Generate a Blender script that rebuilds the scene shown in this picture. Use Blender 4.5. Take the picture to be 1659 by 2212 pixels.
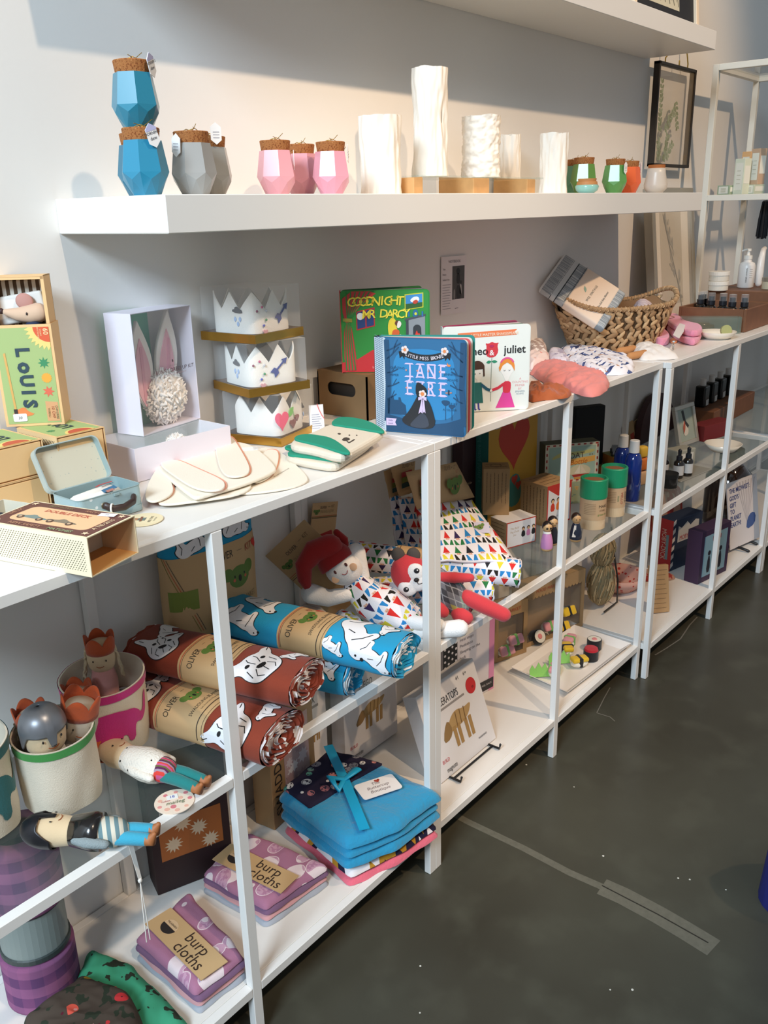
import bpy, bmesh, math, random
from mathutils import Vector, Matrix, noise as mnoise
random.seed(7)
R = math.radians
PI = math.pi
for _o in list(bpy.data.objects):
    bpy.data.objects.remove(_o)
SC = bpy.context.scene
COL = SC.collection

# ---------------------------------------------------------------- camera
CAM_POS = Vector((-1.2261, -1.2575, 1.324))
F_PX = 1903.5
CAM_ROT = Matrix.Rotation(R(-50.3294), 3, 'Z') @ Matrix.Rotation(R(71.0314), 3, 'X') @ Matrix.Rotation(R(-1.3483), 3, 'Z')
cam_data = bpy.data.cameras.new('camera')
cam_data.sensor_fit = 'VERTICAL'
cam_data.sensor_height = 36.0
cam_data.lens = F_PX / 2212 * 36.0
cam_data.clip_start = 0.02
cam = bpy.data.objects.new('camera', cam_data)
COL.objects.link(cam)
cam.matrix_world = Matrix.Translation(CAM_POS) @ CAM_ROT.to_4x4()
SC.camera = cam

# ---------------------------------------------------------------- light and exposure
SC.view_settings.view_transform = 'Standard'
SC.view_settings.look = 'None'
SC.view_settings.gamma = 1.0
SC.view_settings.use_curve_mapping = False
SC.view_settings.exposure = 0.08
SC.cycles.max_bounces = 10
SC.cycles.transparent_max_bounces = 16
SC.cycles.sample_clamp_indirect = 6.0
SC.cycles.caustics_reflective = False
SC.cycles.caustics_refractive = False
world = bpy.data.worlds.new('world')
SC.world = world
world.use_nodes = True
world.node_tree.nodes['Background'].inputs[0].default_value = (0.83, 0.91, 1.0, 1)
world.node_tree.nodes['Background'].inputs[1].default_value = 0.28

def spot(name, loc, aim, energy, color, angle, blend, size):
    d = bpy.data.lights.new(name, 'SPOT')
    d.energy = energy; d.color = color; d.spot_size = R(angle); d.spot_blend = blend; d.shadow_soft_size = size
    o = bpy.data.objects.new(name, d); COL.objects.link(o)
    o.location = loc
    o.rotation_euler = (Vector(aim) - Vector(loc)).to_track_quat('-Z', 'Y').to_euler()
    return o

def area(name, loc, aim, energy, color, sx, sy):
    d = bpy.data.lights.new(name, 'AREA')
    d.energy = energy; d.color = color; d.shape = 'RECTANGLE'; d.size = sx; d.size_y = sy
    o = bpy.data.objects.new(name, d); COL.objects.link(o)
    o.location = loc
    o.rotation_euler = (Vector(aim) - Vector(loc)).to_track_quat('-Z', 'Y').to_euler()
    return o

WARM = (1.0, 0.77, 0.55)
spot('ceiling_spot', (-0.65, -2.5, 3.75), (-0.45, 0, 0.95), 175, WARM, 46, 0.6, 0.045)
spot('ceiling_spot', (1.05, -2.6, 3.85), (1.15, 0, 1.05), 270, (1.0, 0.70, 0.44), 52, 0.6, 0.045)
area('shop_window', (-3.6, -1.35, 3.1), (0.2, -0.2, 0.7), 185, (0.70, 0.86, 1.0), 1.1, 1.1)

# ---------------------------------------------------------------- picking points of the place
def ray(u, v):
    return CAM_ROT @ Vector(((u - 829.5) / F_PX, -(v - 1106) / F_PX, -1.0))
def at(u, v, z):
    d = ray(u, v)
    return CAM_POS + d * ((z - CAM_POS.z) / d.z)
def aty(u, v, y=0.0):
    d = ray(u, v)
    return CAM_POS + d * ((y - CAM_POS.y) / d.y)
def rise(p, v):
    """height above p of the point straight over p that is seen in row v"""
    lo, hi = -0.3, 1.0
    for _ in range(40):
        m = (lo + hi) / 2
        q = CAM_ROT.transposed() @ (Vector((p[0], p[1], p[2] + m)) - CAM_POS)
        if 1106 + F_PX * q.y / q.z > v: lo = m
        else: hi = m
    return lo
def edge(a, b, z):
    """bottom edge between two rows and columns on the level z: left point, length, turn"""
    p, q = at(a[0], a[1], z), at(b[0], b[1], z)
    d = q - p
    return p, d.length, math.atan2(d.y, d.x)

ZT, ZM, ZB, ZS = 0.93, 0.5223, 0.1111, 1.3487      # table top, glass shelf, bottom board, wall shelf

# ---------------------------------------------------------------- materials
def lin(h):
    if not isinstance(h, str): return tuple(h[:3])
    h = h.lstrip('#')
    return tuple(((c / 12.92) if c <= 0.04045 else ((c + 0.055) / 1.055) ** 2.4) for c in (int(h[i:i + 2], 16) / 255 for i in (0, 2, 4)))
_M = {}
def M(name, col='#ffffff', rough=0.6, metal=0.0, bump=0.0, bscale=300.0, alpha=1.0, trans=0.0, sheen=0.0, vary=0.0, vscale=20.0, spec=0.5, emit=0, coat=0.0):
    if name in _M: return _M[name]
    m = bpy.data.materials.new(name); m.use_nodes = True
    nt = m.node_tree; b = nt.nodes['Principled BSDF']
    c = lin(col)
    b.inputs['Base Color'].default_value = (*c, 1)
    b.inputs['Roughness'].default_value = rough
    b.inputs['Metallic'].default_value = metal
    b.inputs['Specular IOR Level'].default_value = spec
    if trans: b.inputs['Transmission Weight'].default_value = trans
    if sheen: b.inputs['Sheen Weight'].default_value = sheen
    if coat: b.inputs['Coat Weight'].default_value = coat
    if alpha < 1: b.inputs['Alpha'].default_value = alpha
    if bump or vary:
        tc = nt.nodes.new('ShaderNodeTexCoord')
    if bump:
        n = nt.nodes.new('ShaderNodeTexNoise'); n.inputs['Scale'].default_value = bscale; n.inputs['Detail'].default_value = 3
        nt.links.new(tc.outputs['Object'], n.inputs['Vector'])
        bp = nt.nodes.new('ShaderNodeBump'); bp.inputs['Strength'].default_value = bump; bp.inputs['Distance'].default_value = 0.002
        nt.links.new(n.outputs['Fac'], bp.inputs['Height']); nt.links.new(bp.outputs['Normal'], b.inputs['Normal'])
    if vary:
        n = nt.nodes.new('ShaderNodeTexNoise'); n.inputs['Scale'].default_value = vscale; n.inputs['Detail'].default_value = 4
        nt.links.new(tc.outputs['Object'], n.inputs['Vector'])
        mx = nt.nodes.new('ShaderNodeMix'); mx.data_type = 'RGBA'
        mx.inputs['A'].default_value = (*[x * (1 - vary) for x in c], 1); mx.inputs['B'].default_value = (*[min(1, x * (1 + vary)) for x in c], 1)
        nt.links.new(n.outputs['Fac'], mx.inputs['Factor']); nt.links.new(mx.outputs['Result'], b.inputs['Base Color'])
    _M[name] = m
    return m
def K(col, rough=0.6):
    """plain ink, card or cloth of one colour"""
    return M('ink_%s_%d' % (col.lstrip('#'), int(rough * 100)), col, rough)
def clear(name, col='#f4f8f8', alpha=0.1, rough=0.04):
    """thin clear film: mostly see-through with a glossy skin"""
    if name in _M: return _M[name]
    m = bpy.data.materials.new(name); m.use_nodes = True
    nt = m.node_tree; nt.nodes.clear()
    out = nt.nodes.new('ShaderNodeOutputMaterial'); mix = nt.nodes.new('ShaderNodeMixShader'); tr = nt.nodes.new('ShaderNodeBsdfTransparent')
    b = nt.nodes.new('ShaderNodeBsdfPrincipled'); fr = nt.nodes.new('ShaderNodeFresnel'); ad = nt.nodes.new('ShaderNodeMath')
    b.inputs['Base Color'].default_value = (*lin(col), 1); b.inputs['Roughness'].default_value = rough
    fr.inputs['IOR'].default_value = 1.45
    ad.operation = 'ADD'; ad.use_clamp = True; ad.inputs[1].default_value = alpha
    ge = nt.nodes.new('ShaderNodeNewGeometry'); iv = nt.nodes.new('ShaderNodeMath'); iv.operation = 'SUBTRACT'; iv.inputs[0].default_value = 1.0
    mu = nt.nodes.new('ShaderNodeMath'); mu.operation = 'MULTIPLY'
    nt.links.new(ge.outputs['Backfacing'], iv.inputs[1]); nt.links.new(iv.outputs[0], mu.inputs[0]); nt.links.new(fr.outputs[0], mu.inputs[1])
    nt.links.new(mu.outputs[0], ad.inputs[0]); nt.links.new(ad.outputs[0], mix.inputs[0])
    nt.links.new(tr.outputs[0], mix.inputs[1]); nt.links.new(b.outputs[0], mix.inputs[2]); nt.links.new(mix.outputs[0], out.inputs[0])
    _M[name] = m
    return m

class X:
    """arithmetic on shader sockets"""
    def __init__(s, nt, k): s.nt = nt; s.k = k
    def op(s, name, *o):
        n = s.nt.nodes.new('ShaderNodeMath'); n.operation = name
        for i, a in enumerate((s,) + o):
            if isinstance(a, X): s.nt.links.new(a.k, n.inputs[i])
            else: n.inputs[i].default_value = a
        return X(s.nt, n.outputs[0])
    def __add__(s, o): return s.op('ADD', o)
    def __sub__(s, o): return s.op('SUBTRACT', o)
    def __mul__(s, o): return s.op('MULTIPLY', o)
    def __truediv__(s, o): return s.op('DIVIDE', o)
    def __lt__(s, o): return s.op('LESS_THAN', o)
    def __gt__(s, o): return s.op('GREATER_THAN', o)
    def floor(s): return s.op('FLOOR')
    def fract(s): return s.op('FRACT')
    def abs(s): return s.op('ABSOLUTE')
    def mn(s, o): return s.op('MINIMUM', o)
    def mx(s, o): return s.op('MAXIMUM', o)
    def mod2(s): return (s * 0.5).fract() * 2.0
    def inv(s): return s * -1.0 + 1.0
class Pattern:
    """a printed material: .u .v in metres; layer colours over one another by masks"""
    def __init__(p, name, base, rough=0.8, coord='UV', bump=0.0, bscale=400.0):
        m = bpy.data.materials.new(name); m.use_nodes = True
        p.m = m; p.nt = m.node_tree; p.b = p.nt.nodes['Principled BSDF']
        p.b.inputs['Roughness'].default_value = rough; p.b.inputs['Specular IOR Level'].default_value = 0.25
        p.tc = p.nt.nodes.new('ShaderNodeTexCoord'); sp = p.nt.nodes.new('ShaderNodeSeparateXYZ')
        p.vec = p.tc.outputs[coord]
        p.nt.links.new(p.vec, sp.inputs[0])
        p.u, p.v, p.w = (X(p.nt, sp.outputs[i]) for i in range(3))
        rgb = p.nt.nodes.new('ShaderNodeRGB'); rgb.outputs[0].default_value = (*lin(base), 1); p.c = rgb.outputs[0]
        if bump:
            n = p.nt.nodes.new('ShaderNodeTexNoise'); n.inputs['Scale'].default_value = bscale
            p.nt.links.new(p.tc.outputs['Object'], n.inputs['Vector'])
            bp = p.nt.nodes.new('ShaderNodeBump'); bp.inputs['Strength'].default_value = bump; bp.inputs['Distance'].default_value = 0.003
            p.nt.links.new(n.outputs['Fac'], bp.inputs['Height']); p.nt.links.new(bp.outputs['Normal'], p.b.inputs['Normal'])
    def comb(p, a, b, c=0.0):
        n = p.nt.nodes.new('ShaderNodeCombineXYZ')
        for i, s in enumerate((a, b, c)):
            if isinstance(s, X): p.nt.links.new(s.k, n.inputs[i])
            else: n.inputs[i].default_value = s
        return n.outputs[0]
    def rand(p, a, b, seed=0.0):
        n = p.nt.nodes.new('ShaderNodeTexWhiteNoise'); n.noise_dimensions = '3D'
        p.nt.links.new(p.comb(a, b, seed), n.inputs['Vector'])
        return X(p.nt, n.outputs['Value'])
    def noise(p, scale, detail=2.0, vec=None, seed=0.0):
        n = p.nt.nodes.new('ShaderNodeTexNoise'); n.noise_dimensions = '4D'; n.inputs['Scale'].default_value = scale; n.inputs['Detail'].default_value = detail; n.inputs['W'].default_value = seed
        p.nt.links.new(vec or p.vec, n.inputs['Vector'])
        return X(p.nt, n.outputs['Fac'])
    def voro(p, scale, vec=None, feat='F1', rnd=1.0):
        n = p.nt.nodes.new('ShaderNodeTexVoronoi'); n.feature = feat; n.inputs['Scale'].default_value = scale; n.inputs['Randomness'].default_value = rnd
        p.nt.links.new(vec or p.vec, n.inputs['Vector'])
        col = None
        if feat == 'F1':
            sp = p.nt.nodes.new('ShaderNodeSeparateColor'); p.nt.links.new(n.outputs['Color'], sp.inputs[0]); col = X(p.nt, sp.outputs[0])
        return X(p.nt, n.outputs['Distance']), col
    def lay(p, mask, col):
        mx = p.nt.nodes.new('ShaderNodeMix'); mx.data_type = 'RGBA'
        if isinstance(mask, X): p.nt.links.new(mask.k, mx.inputs['Factor'])
        else: mx.inputs['Factor'].default_value = mask
        p.nt.links.new(p.c, mx.inputs['A'])
        if isinstance(col, str): mx.inputs['B'].default_value = (*lin(col), 1)
        else: p.nt.links.new(col, mx.inputs['B'])
        p.c = mx.outputs['Result']
        return p
    def ramp(p, x, cols):
        r = p.nt.nodes.new('ShaderNodeValToRGB'); r.color_ramp.interpolation = 'CONSTANT'
        el = r.color_ramp.elements
        while len(el) < len(cols): el.new(0.5)
        for i, c in enumerate(cols):
            el[i].position = i / len(cols); el[i].color = (*lin(c), 1)
        p.nt.links.new(x.k, r.inputs[0])
        return r.outputs[0]
    def done(p):
        p.nt.links.new(p.c, p.b.inputs['Base Color'])
        return p.m

# ---------------------------------------------------------------- shapes: (verts, faces[, uvs])
def Tm(x=0, y=0, z=0, rz=0, rx=0, ry=0, s=1):
    return Matrix.Translation((x, y, z)) @ Matrix.Rotation(rz, 4, 'Z') @ Matrix.Rotation(ry, 4, 'Y') @ Matrix.Rotation(rx, 4, 'X') @ Matrix.Scale(s, 4)
def frame(o, xa, ya):
    """matrix with origin o, x axis xa, y axis towards ya, z their normal"""
    xa = Vector(xa).normalized(); ya = Vector(ya); z = xa.cross(ya).normalized(); ya = z.cross(xa)
    m = Matrix((xa, ya, z)).transposed().to_4x4(); m.translation = Vector(o)
    return m
def g_box(w, d, h, bev=0.0, seg=1, cz=False):
    bm = bmesh.new()
    bmesh.ops.create_cube(bm, size=1.0)
    bmesh.ops.scale(bm, vec=(w, d, h), verts=bm.verts)
    if not cz: bmesh.ops.translate(bm, vec=(0, 0, h / 2), verts=bm.verts)
    if bev: bmesh.ops.bevel(bm, geom=list(bm.edges), offset=bev, segments=seg, affect='EDGES', profile=0.5)
    return bm_out(bm)
def bm_out(bm):
    bm.verts.ensure_lookup_table(); bm.verts.index_update()
    v = [x.co.copy() for x in bm.verts]; f = [[x.index for x in y.verts] for y in bm.faces]
    bm.free()
    return v, f
def g_lathe(prof, n=24, a0=0.0, squash=1.0):
    v, f, uv = [], [], []
    rings = []
    for r, z in prof:
        if r < 1e-6:
            rings.append([len(v)]); v.append(Vector((0, 0, z)))
        else:
            rings.append(list(range(len(v), len(v) + n)))
            for i in range(n):
                a = a0 + 2 * PI * i / n
                v.append(Vector((r * math.cos(a), r * math.sin(a) * squash, z)))
    for A, B in zip(rings, rings[1:]):
        if len(A) == 1 and len(B) == 1: continue
        for i in range(n):
            j = (i + 1) % n
            if len(A) == 1: f.append([A[0], B[j], B[i]])
            elif len(B) == 1: f.append([A[i], A[j], B[0]])
            else: f.append([A[i], A[j], B[j], B[i]])
    return v, f
def g_limb(pts, rad, n=12, caps=True, flat=1.0):
    """a swept tube through pts with radii rad and rounded ends"""
    pts = [Vector(p) for p in pts]
    if not hasattr(rad, '__len__'): rad = [rad] * len(pts)
    P, Rr = [], []
    if caps:
        d = (pts[0] - pts[1]).normalized()
        for k in (1.0, 0.87, 0.5):
            P.append(pts[0] + d * rad[0] * k); Rr.append(rad[0] * math.sqrt(max(0, 1 - k * k)))
    P += pts; Rr += list(rad)
    if caps:
        d = (pts[-1] - pts[-2]).normalized()
        for k in (0.5, 0.87, 1.0):
            P.append(pts[-1] + d * rad[-1] * k); Rr.append(rad[-1] * math.sqrt(max(0, 1 - k * k)))
    v, f = [], []
    t = (P[1] - P[0]).normalized()
    up = Vector((0, 0, 1)) if abs(t.z) < 0.9 else Vector((0, 1, 0))
    nrm = (up - t * up.dot(t)).normalized()
    for i, p in enumerate(P):
        a = P[max(0, i - 1)]; b = P[min(len(P) - 1, i + 1)]
        t = (b - a).normalized() if (b - a).length > 1e-9 else t
        nrm = (nrm - t * nrm.dot(t)); nrm = nrm.normalized() if nrm.length > 1e-6 else Vector((1, 0, 0))
        bi = t.cross(nrm)
        for k in range(n):
            an = 2 * PI * k / n
            v.append(p + (nrm * math.cos(an) * flat + bi * math.sin(an)) * max(Rr[i], 1e-5))
    for i in range(len(P) - 1):
        for k in range(n):
            q = (k + 1) % n
            f.append([i * n + k, i * n + q, (i + 1) * n + q, (i + 1) * n + k])
    f.append(list(range(n))[::-1]); f.append([(len(P) - 1) * n + k for k in range(n)])
    return v, f
def g_ell(rx, ry, rz, n=16, m=10):
    v, f = g_lathe([(math.sin(PI * i / m), -math.cos(PI * i / m)) if 0 < i < m else (0, -1 if i == 0 else 1) for i in range(m + 1)], n)
    return [Vector((a.x * rx, a.y * ry, a.z * rz)) for a in v], f
def g_prism(poly, h, z0=0.0):
    n = len(poly)
    a = sum(poly[i][0] * poly[(i + 1) % n][1] - poly[(i + 1) % n][0] * poly[i][1] for i in range(n))
    if a < 0: poly = poly[::-1]
    v = [Vector((p[0], p[1], z0)) for p in poly] + [Vector((p[0], p[1], z0 + h)) for p in poly]
    f = [list(range(n))[::-1], [n + i for i in range(n)]] + [[i, (i + 1) % n, n + (i + 1) % n, n + i] for i in range(n)]
    return v, f
def g_grid(fn, nu, nv, closed=False, us=1.0, vs=1.0):
    """surface fn(u,v) with u,v in 0..1; uvs scaled to metres by us, vs"""
    v, f, uv = [], [], []
    for j in range(nv + 1):
        for i in range(nu + (0 if closed else 1)):
            u = i / nu; w = j / nv
            v.append(Vector(fn(u, w))); uv.append((u * us, w * vs))
    W = nu if closed else nu + 1
    for j in range(nv):
        for i in range(nu):
            k = (i + 1) % W if closed else i + 1
            f.append([j * W + i, j * W + k, (j + 1) * W + k, (j + 1) * W + i])
    return v, f, uv
def disc(r, n=20, cx=0, cy=0, ry=None):
    return [(cx + r * math.cos(2 * PI * i / n), cy + (ry or r) * math.sin(2 * PI * i / n)) for i in range(n)]
def rrect(w, h, r, n=5, x=0, y=0):
    """rounded rectangle with lower left corner at x,y"""
    p = []
    for cx, cy, a in ((w - r, r, -90), (w - r, h - r, 0), (r, h - r, 90), (r, r, 180)):
        for i in range(n + 1):
            t = R(a + 90 * i / n); p.append((x + cx + r * math.cos(t), y + cy + r * math.sin(t)))
    return p
def star(r, k, q=0.5, cx=0, cy=0, a0=0):
    return [(cx + (r if i % 2 == 0 else r * q) * math.cos(a0 + PI * i / k), cy + (r if i % 2 == 0 else r * q) * math.sin(a0 + PI * i / k)) for i in range(2 * k)]
def heart(s, cx=0, cy=0, n=28):
    p = []
    for i in range(n):
        t = 2 * PI * i / n
        p.append((cx + s * math.sin(t) ** 3, cy + s * (13 * math.cos(t) - 5 * math.cos(2 * t) - 2 * math.cos(3 * t) - math.cos(4 * t)) / 16))
    return p
def leaf(x0, y0, x1, y1, w, n=6):
    dx, dy = x1 - x0, y1 - y0; L = math.hypot(dx, dy); nx, ny = -dy / L, dx / L
    a = [(x0 + dx * i / n + nx * w * math.sin(PI * i / n), y0 + dy * i / n + ny * w * math.sin(PI * i / n)) for i in range(n)]
    b = [(x1 - dx * i / n - nx * w * math.sin(PI * i / n), y1 - dy * i / n - ny * w * math.sin(PI * i / n)) for i in range(n)]
    return a + b
def smooth(poly, it=2):
    for _ in range(it):
        q = []
        for i in range(len(poly)):
            a, b = poly[i], poly[(i + 1) % len(poly)]
            q += [(a[0] * .75 + b[0] * .25, a[1] * .75 + b[1] * .25), (a[0] * .25 + b[0] * .75, a[1] * .25 + b[1] * .75)]
        poly = q
    return poly
def stroke(pts, w):
    L, Rr = [], []
    for i, p in enumerate(pts):
        a = pts[max(0, i - 1)]; b = pts[min(len(pts) - 1, i + 1)]
        dx, dy = b[0] - a[0], b[1] - a[1]; l = math.hypot(dx, dy) or 1
        L.append((p[0] - dy / l * w / 2, p[1] + dx / l * w / 2)); Rr.append((p[0] + dy / l * w / 2, p[1] - dx / l * w / 2))
    return L + Rr[::-1]
def arc(cx, cy, r, a, b, n=8, ry=None):
    return [(cx + r * math.cos(R(a + (b - a) * i / n)), cy + (ry or r) * math.sin(R(a + (b - a) * i / n))) for i in range(n + 1)]
_txt = {}
def g_text(s, size, h=0.0004, bold=0.0, wid=1.0, align='CENTER', shear=0.0, track=1.0):
    key = (s, bold, shear, track)
    if key not in _txt:
        c = bpy.data.curves.new('lettering', 'FONT'); c.body = s; c.size = 1.0; c.offset = bold; c.shear = shear; c.space_character = track
        c.resolution_u = 2; c.align_x = 'LEFT'; c.align_y = 'BOTTOM_BASELINE'
        o = bpy.data.objects.new('lettering', c); COL.objects.link(o)
        bpy.context.view_layer.update()
        me = bpy.data.meshes.new_from_object(o.evaluated_get(bpy.context.evaluated_depsgraph_get()))
        _txt[key] = ([x.co.copy() for x in me.vertices], [list(p.vertices) for p in me.polygons])
        bpy.data.objects.remove(o); bpy.data.curves.remove(c); bpy.data.meshes.remove(me)
    v, f = _txt[key]
    if not v: return [], []
    x0 = min(a.x for a in v); x1 = max(a.x for a in v)
    ox = {'CENTER': (x0 + x1) / 2, 'LEFT': x0, 'RIGHT': x1}[align]
    return [Vector(((a.x - ox) * size * wid, a.y * size, h)) for a in v], f
def wob(p, s, a, k=0.0):
    """a little soft unevenness"""
    q = Vector((p[0] * s + k, p[1] * s + k * 2, p[2] * s - k))
    return Vector(p) + mnoise.noise_vector(q) * a

class MB:
    """gathers shapes that together are ONE part"""
    def __init__(s): s.v = []; s.f = []; s.uv = []; s.mi = []; s.ma = []; s.sm = []
    def add(s, g, mat, M=None, smooth=False):
        if not isinstance(mat, bpy.types.Material): mat = K(mat)
        if mat not in s.ma: s.ma.append(mat)
        k = s.ma.index(mat); b = len(s.v)
        vs = g[0]; uv = g[2] if len(g) > 2 else None
        flip = M is not None and M.determinant() < 0
        s.v += [(M @ Vector(p)) if M is not None else Vector(p) for p in vs]
        s.uv += uv if uv else [(p[0], p[1]) for p in vs]
        for fc in g[1]:
            s.f.append([b + i for i in (fc[::-1] if flip else fc)]); s.mi.append(k); s.sm.append(smooth)
        return s
    def build(s, name, parent=None, loc=None, mods=None):
        me = bpy.data.meshes.new(name)
        me.from_pydata([tuple(p) for p in s.v], [], s.f)
        for m in s.ma: me.materials.append(m)
        me.polygons.foreach_set('material_index', s.mi)
        me.polygons.foreach_set('use_smooth', s.sm)
        ul = me.uv_layers.new(name='UVMap')
        for lp in me.loops: ul.data[lp.index].uv = s.uv[lp.vertex_index]
        me.update()
        o = bpy.data.objects.new(name, me); COL.objects.link(o)
        if parent is not None: o.parent = parent
        if loc is not None: o.location = loc
        if mods:
            for kind, kw in mods:
                md = o.modifiers.new(kind.lower(), kind)
                for a, b in kw.items(): setattr(md, a, b)
        return o
def part(name, parent, g, mat, M=None, smooth=False, mods=None):
    return MB().add(g, mat, M, smooth).build(name, parent, mods=mods)
def tag(o, label, cat, group=None):
    o['label'] = label; o['category'] = cat
    if group: o['group'] = group
    return o
def thing(name, label, cat, loc=(0, 0, 0), rz=0.0, group=None, rx=0.0, ry=0.0):
    o = bpy.data.objects.new(name, None); COL.objects.link(o)
    o.empty_display_size = 0.02
    o.location = loc; o.rotation_euler = (rx, ry, rz)
    return tag(o, label, cat, group)
def copy_tree(o, parent=None):
    c = o.copy(); COL.objects.link(c)
    if parent is not None: c.parent = parent
    for ch in [x for x in bpy.data.objects if x.parent == o]: copy_tree(ch, c)
    return c
def another(o, label, loc=None, rz=None):
    c = copy_tree(o); c['label'] = label
    if loc is not None: c.location = loc
    if rz is not None: c.rotation_euler.z = rz
    return c
def front(w, d, h=0): return frame((-w / 2, -d / 2 - 0.0002, h), (1, 0, 0), (0, 0, 1))        # front face of a box centred on x,y
def top(w, d, h): return frame((-w / 2, -d / 2, h + 0.0002), (1, 0, 0), (0, 1, 0))
def leftf(w, d, h=0): return frame((-w / 2 - 0.0002, d / 2, h), (0, -1, 0), (0, 0, 1))
def rightf(w, d, h=0): return frame((w / 2 + 0.0002, -d / 2, h), (0, 1, 0), (0, 0, 1))
def word(mb, Mx, s, size, x, y, col, rot=0.0, **kw):
    return mb.add(g_text(s, size, **kw), col, Mx @ Tm(x, y, 0, rot))
def shape(mb, Mx, poly, col, z=0.0, h=0.0003):
    return mb.add(g_prism(poly, h, z), col, Mx)

# ================================================================ the room
def structure(name, mb):
    o = mb.build(name); o['kind'] = 'structure'; return o
wallm = M('wall_paint', '#e9e7e3', 0.85, bump=0.05, bscale=120)
p = Pattern('polished_concrete', '#4b4a40', 0.30, 'Object')
n1 = p.noise(1.7, 6.0); n2 = p.noise(9.0, 8.0, seed=3.0)
p.lay((n1 - 0.38).op('MULTIPLY', 3.0).mx(0.0).mn(1.0), '#37332a')
p.lay((n2 - 0.5).op('MULTIPLY', 2.2).mx(0.0).mn(0.6), '#5a5a4e')
jx = p.noise(14.0, 3.0, seed=8.0)
joint = (p.v * 1.0 + (p.u * -0.03) + jx * 0.02 + 0.745).abs()     # sawn joint with a pale worn margin
p.lay((joint < 0.022) * (p.noise(30.0, 3.0, seed=2.0) > 0.4) * ((p.u - 1.0).abs() < 1.6) * 0.0, '#77756a')
p.b.inputs['Specular IOR Level'].default_value = 0.4
floor_m = p.done()
fl = MB().add(g_grid(lambda u, v: (-4 + 12 * u, -6 + 6.05 * v, 0), 2, 2), floor_m)
structure('floor', fl)
structure('wall_back', MB().add(g_box(12, 0.1, 4.6), wallm, Tm(2, 0.05, 0)))
structure('ceiling', MB().add(g_box(12, 6.2, 0.1), M('ceiling_paint', '#d8d8d6', 0.9), Tm(2, -3.0, 4.6)))
structure('baseboard_back', MB().add(g_box(12, 0.012, 0.085, 0.002), M('baseboard_paint', '#d9d8d2', 0.5), Tm(2, -0.006, 0)))
# joint line, hairline cracks and paint flecks lie on the floor as worn marks
mk = MB()
def floor_line(pts, w, mat, z):
    q = [at(u, v, 0) for u, v in pts]
    poly = stroke([(a.x, a.y) for a in q], w)
    mk.add(g_prism(poly, 0.0002, z), mat)
worn = M('worn_concrete', '#68665a', 0.5, vary=0.25, vscale=90)
floor_line([(955, 1745), (1010, 1775), (1130, 1832), (1230, 1885), (1310, 1920), (1420, 1965), (1540, 2043)], 0.018, worn, 0.0001)
floor_line([(1300, 1915), (1345, 1935), (1420, 1975), (1480, 2010), (1542, 2048)], 0.05, worn, 0.0002)
floor_line([(1300, 1913), (1420, 1975), (1530, 2037)], 0.003, K('#2a2822'), 0.0004)
hair = K('#77736a')
floor_line([(1318, 1485), (1305, 1508), (1289, 1540)], 0.0025, hair, 0.0001)
floor_line([(1289, 1540), (1318, 1549), (1328, 1558)], 0.0025, hair, 0.0001)
floor_line([(1415, 1415), (1440, 1400), (1470, 1380), (1490, 1350), (1506, 1333)], 0.004, hair, 0.0001)
for u, v in ((908, 2087), (1568, 1922), (1303, 1849), (1318, 2138), (1366, 2138), (1490, 1900), (1018, 1240), (1137, 1652), (1240, 1700), (1465, 1897), (907, 2188)):
    q = at(u, v, 0); mk.add(g_prism(disc(random.uniform(.0015, .003), 7), 0.0004), K('#d8d6cc'), Tm(q.x, q.y, 0))
structure('floor_marks', mk)

# ---------------------------------------------------------------- white shelving units
white = M('white_lacquer', '#eceae6', 0.34, spec=0.45)
board = M('white_board', '#e8e4de', 0.40)
glass = clear('shelf_glass', '#9fb0aa', 0.04, 0.02)
PW, PD = 0.0197, 0.0155
def shelving(label, x0, W, yf, rz=0.0, mid=0.5021):
    D, H = 0.358, 0.93
    t = thing('shelving_unit', label, 'shelf', (x0, yf, 0), rz, 'white shelving units along the wall')
    fr = 0.0165
    for x in (PW / 2, W * mid, W - PW / 2):
        for y in (PD / 2, D - PD / 2):
            part('post', t, g_box(PW, PD, H - 0.0165, 0.0012), white, Tm(x, y, 0))
    tp = MB()
    for y in (fr / 2, D - fr / 2): tp.add(g_box(W, fr, 0.0165, 0.0014), white, Tm(W / 2, y, H - 0.0165))
    for x in (PW / 2, W - PW / 2): tp.add(g_box(PW, D - 2 * fr, 0.0165, 0.0014), white, Tm(x, D / 2, H - 0.0165))
    tp.build('top_frame', t)
    part('top_board', t, g_box(W - 2 * PW - 0.001, D - 2 * fr - 0.001, 0.012, 0.0006), board, Tm(W / 2, D / 2, H - 0.0127))
    for nm, z, th in (('middle_rail', ZM, 0.0172), ('bottom_rail', ZB, 0.0185)):
        m = MB()
        segs = ((PW, W * mid - PW / 2), (W * mid + PW / 2, W - PW))
        for y in (fr / 2, D - fr / 2):
            for a, b in segs: m.add(g_box(b - a, fr, th, 0.0012), white, Tm((a + b) / 2, y, z - th))
        for x in (PW / 2, W - PW / 2): m.add(g_box(PW * 0.9, D - 2 * PD, th, 0.0012), white, Tm(x, D / 2, z - th))
        if nm == 'middle_rail':
            m.build(nm, t)
            part('glass_shelf', t, g_box(W - 2 * PW - 0.001, D - 2 * fr - 0.001, 0.005, 0.0004), glass, Tm(W / 2, D / 2, z - 0.0053))
        else:
            m.build(nm, t)
            part('bottom_board', t, g_box(W - 2 * PW - 0.001, D - 2 * fr - 0.001, 0.012, 0.0006), board, Tm(W / 2, D / 2, z - 0.0127))
    return t
shelving('white shelving unit nearest the camera, loaded with folded blankets and dolls', -1.0197, 1.0197, -0.3601, mid=0.5068)
shelving('white shelving unit in the middle of the row, under the board books and basket', 0.0, 1.0120, -0.3601, mid=0.506)
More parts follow.
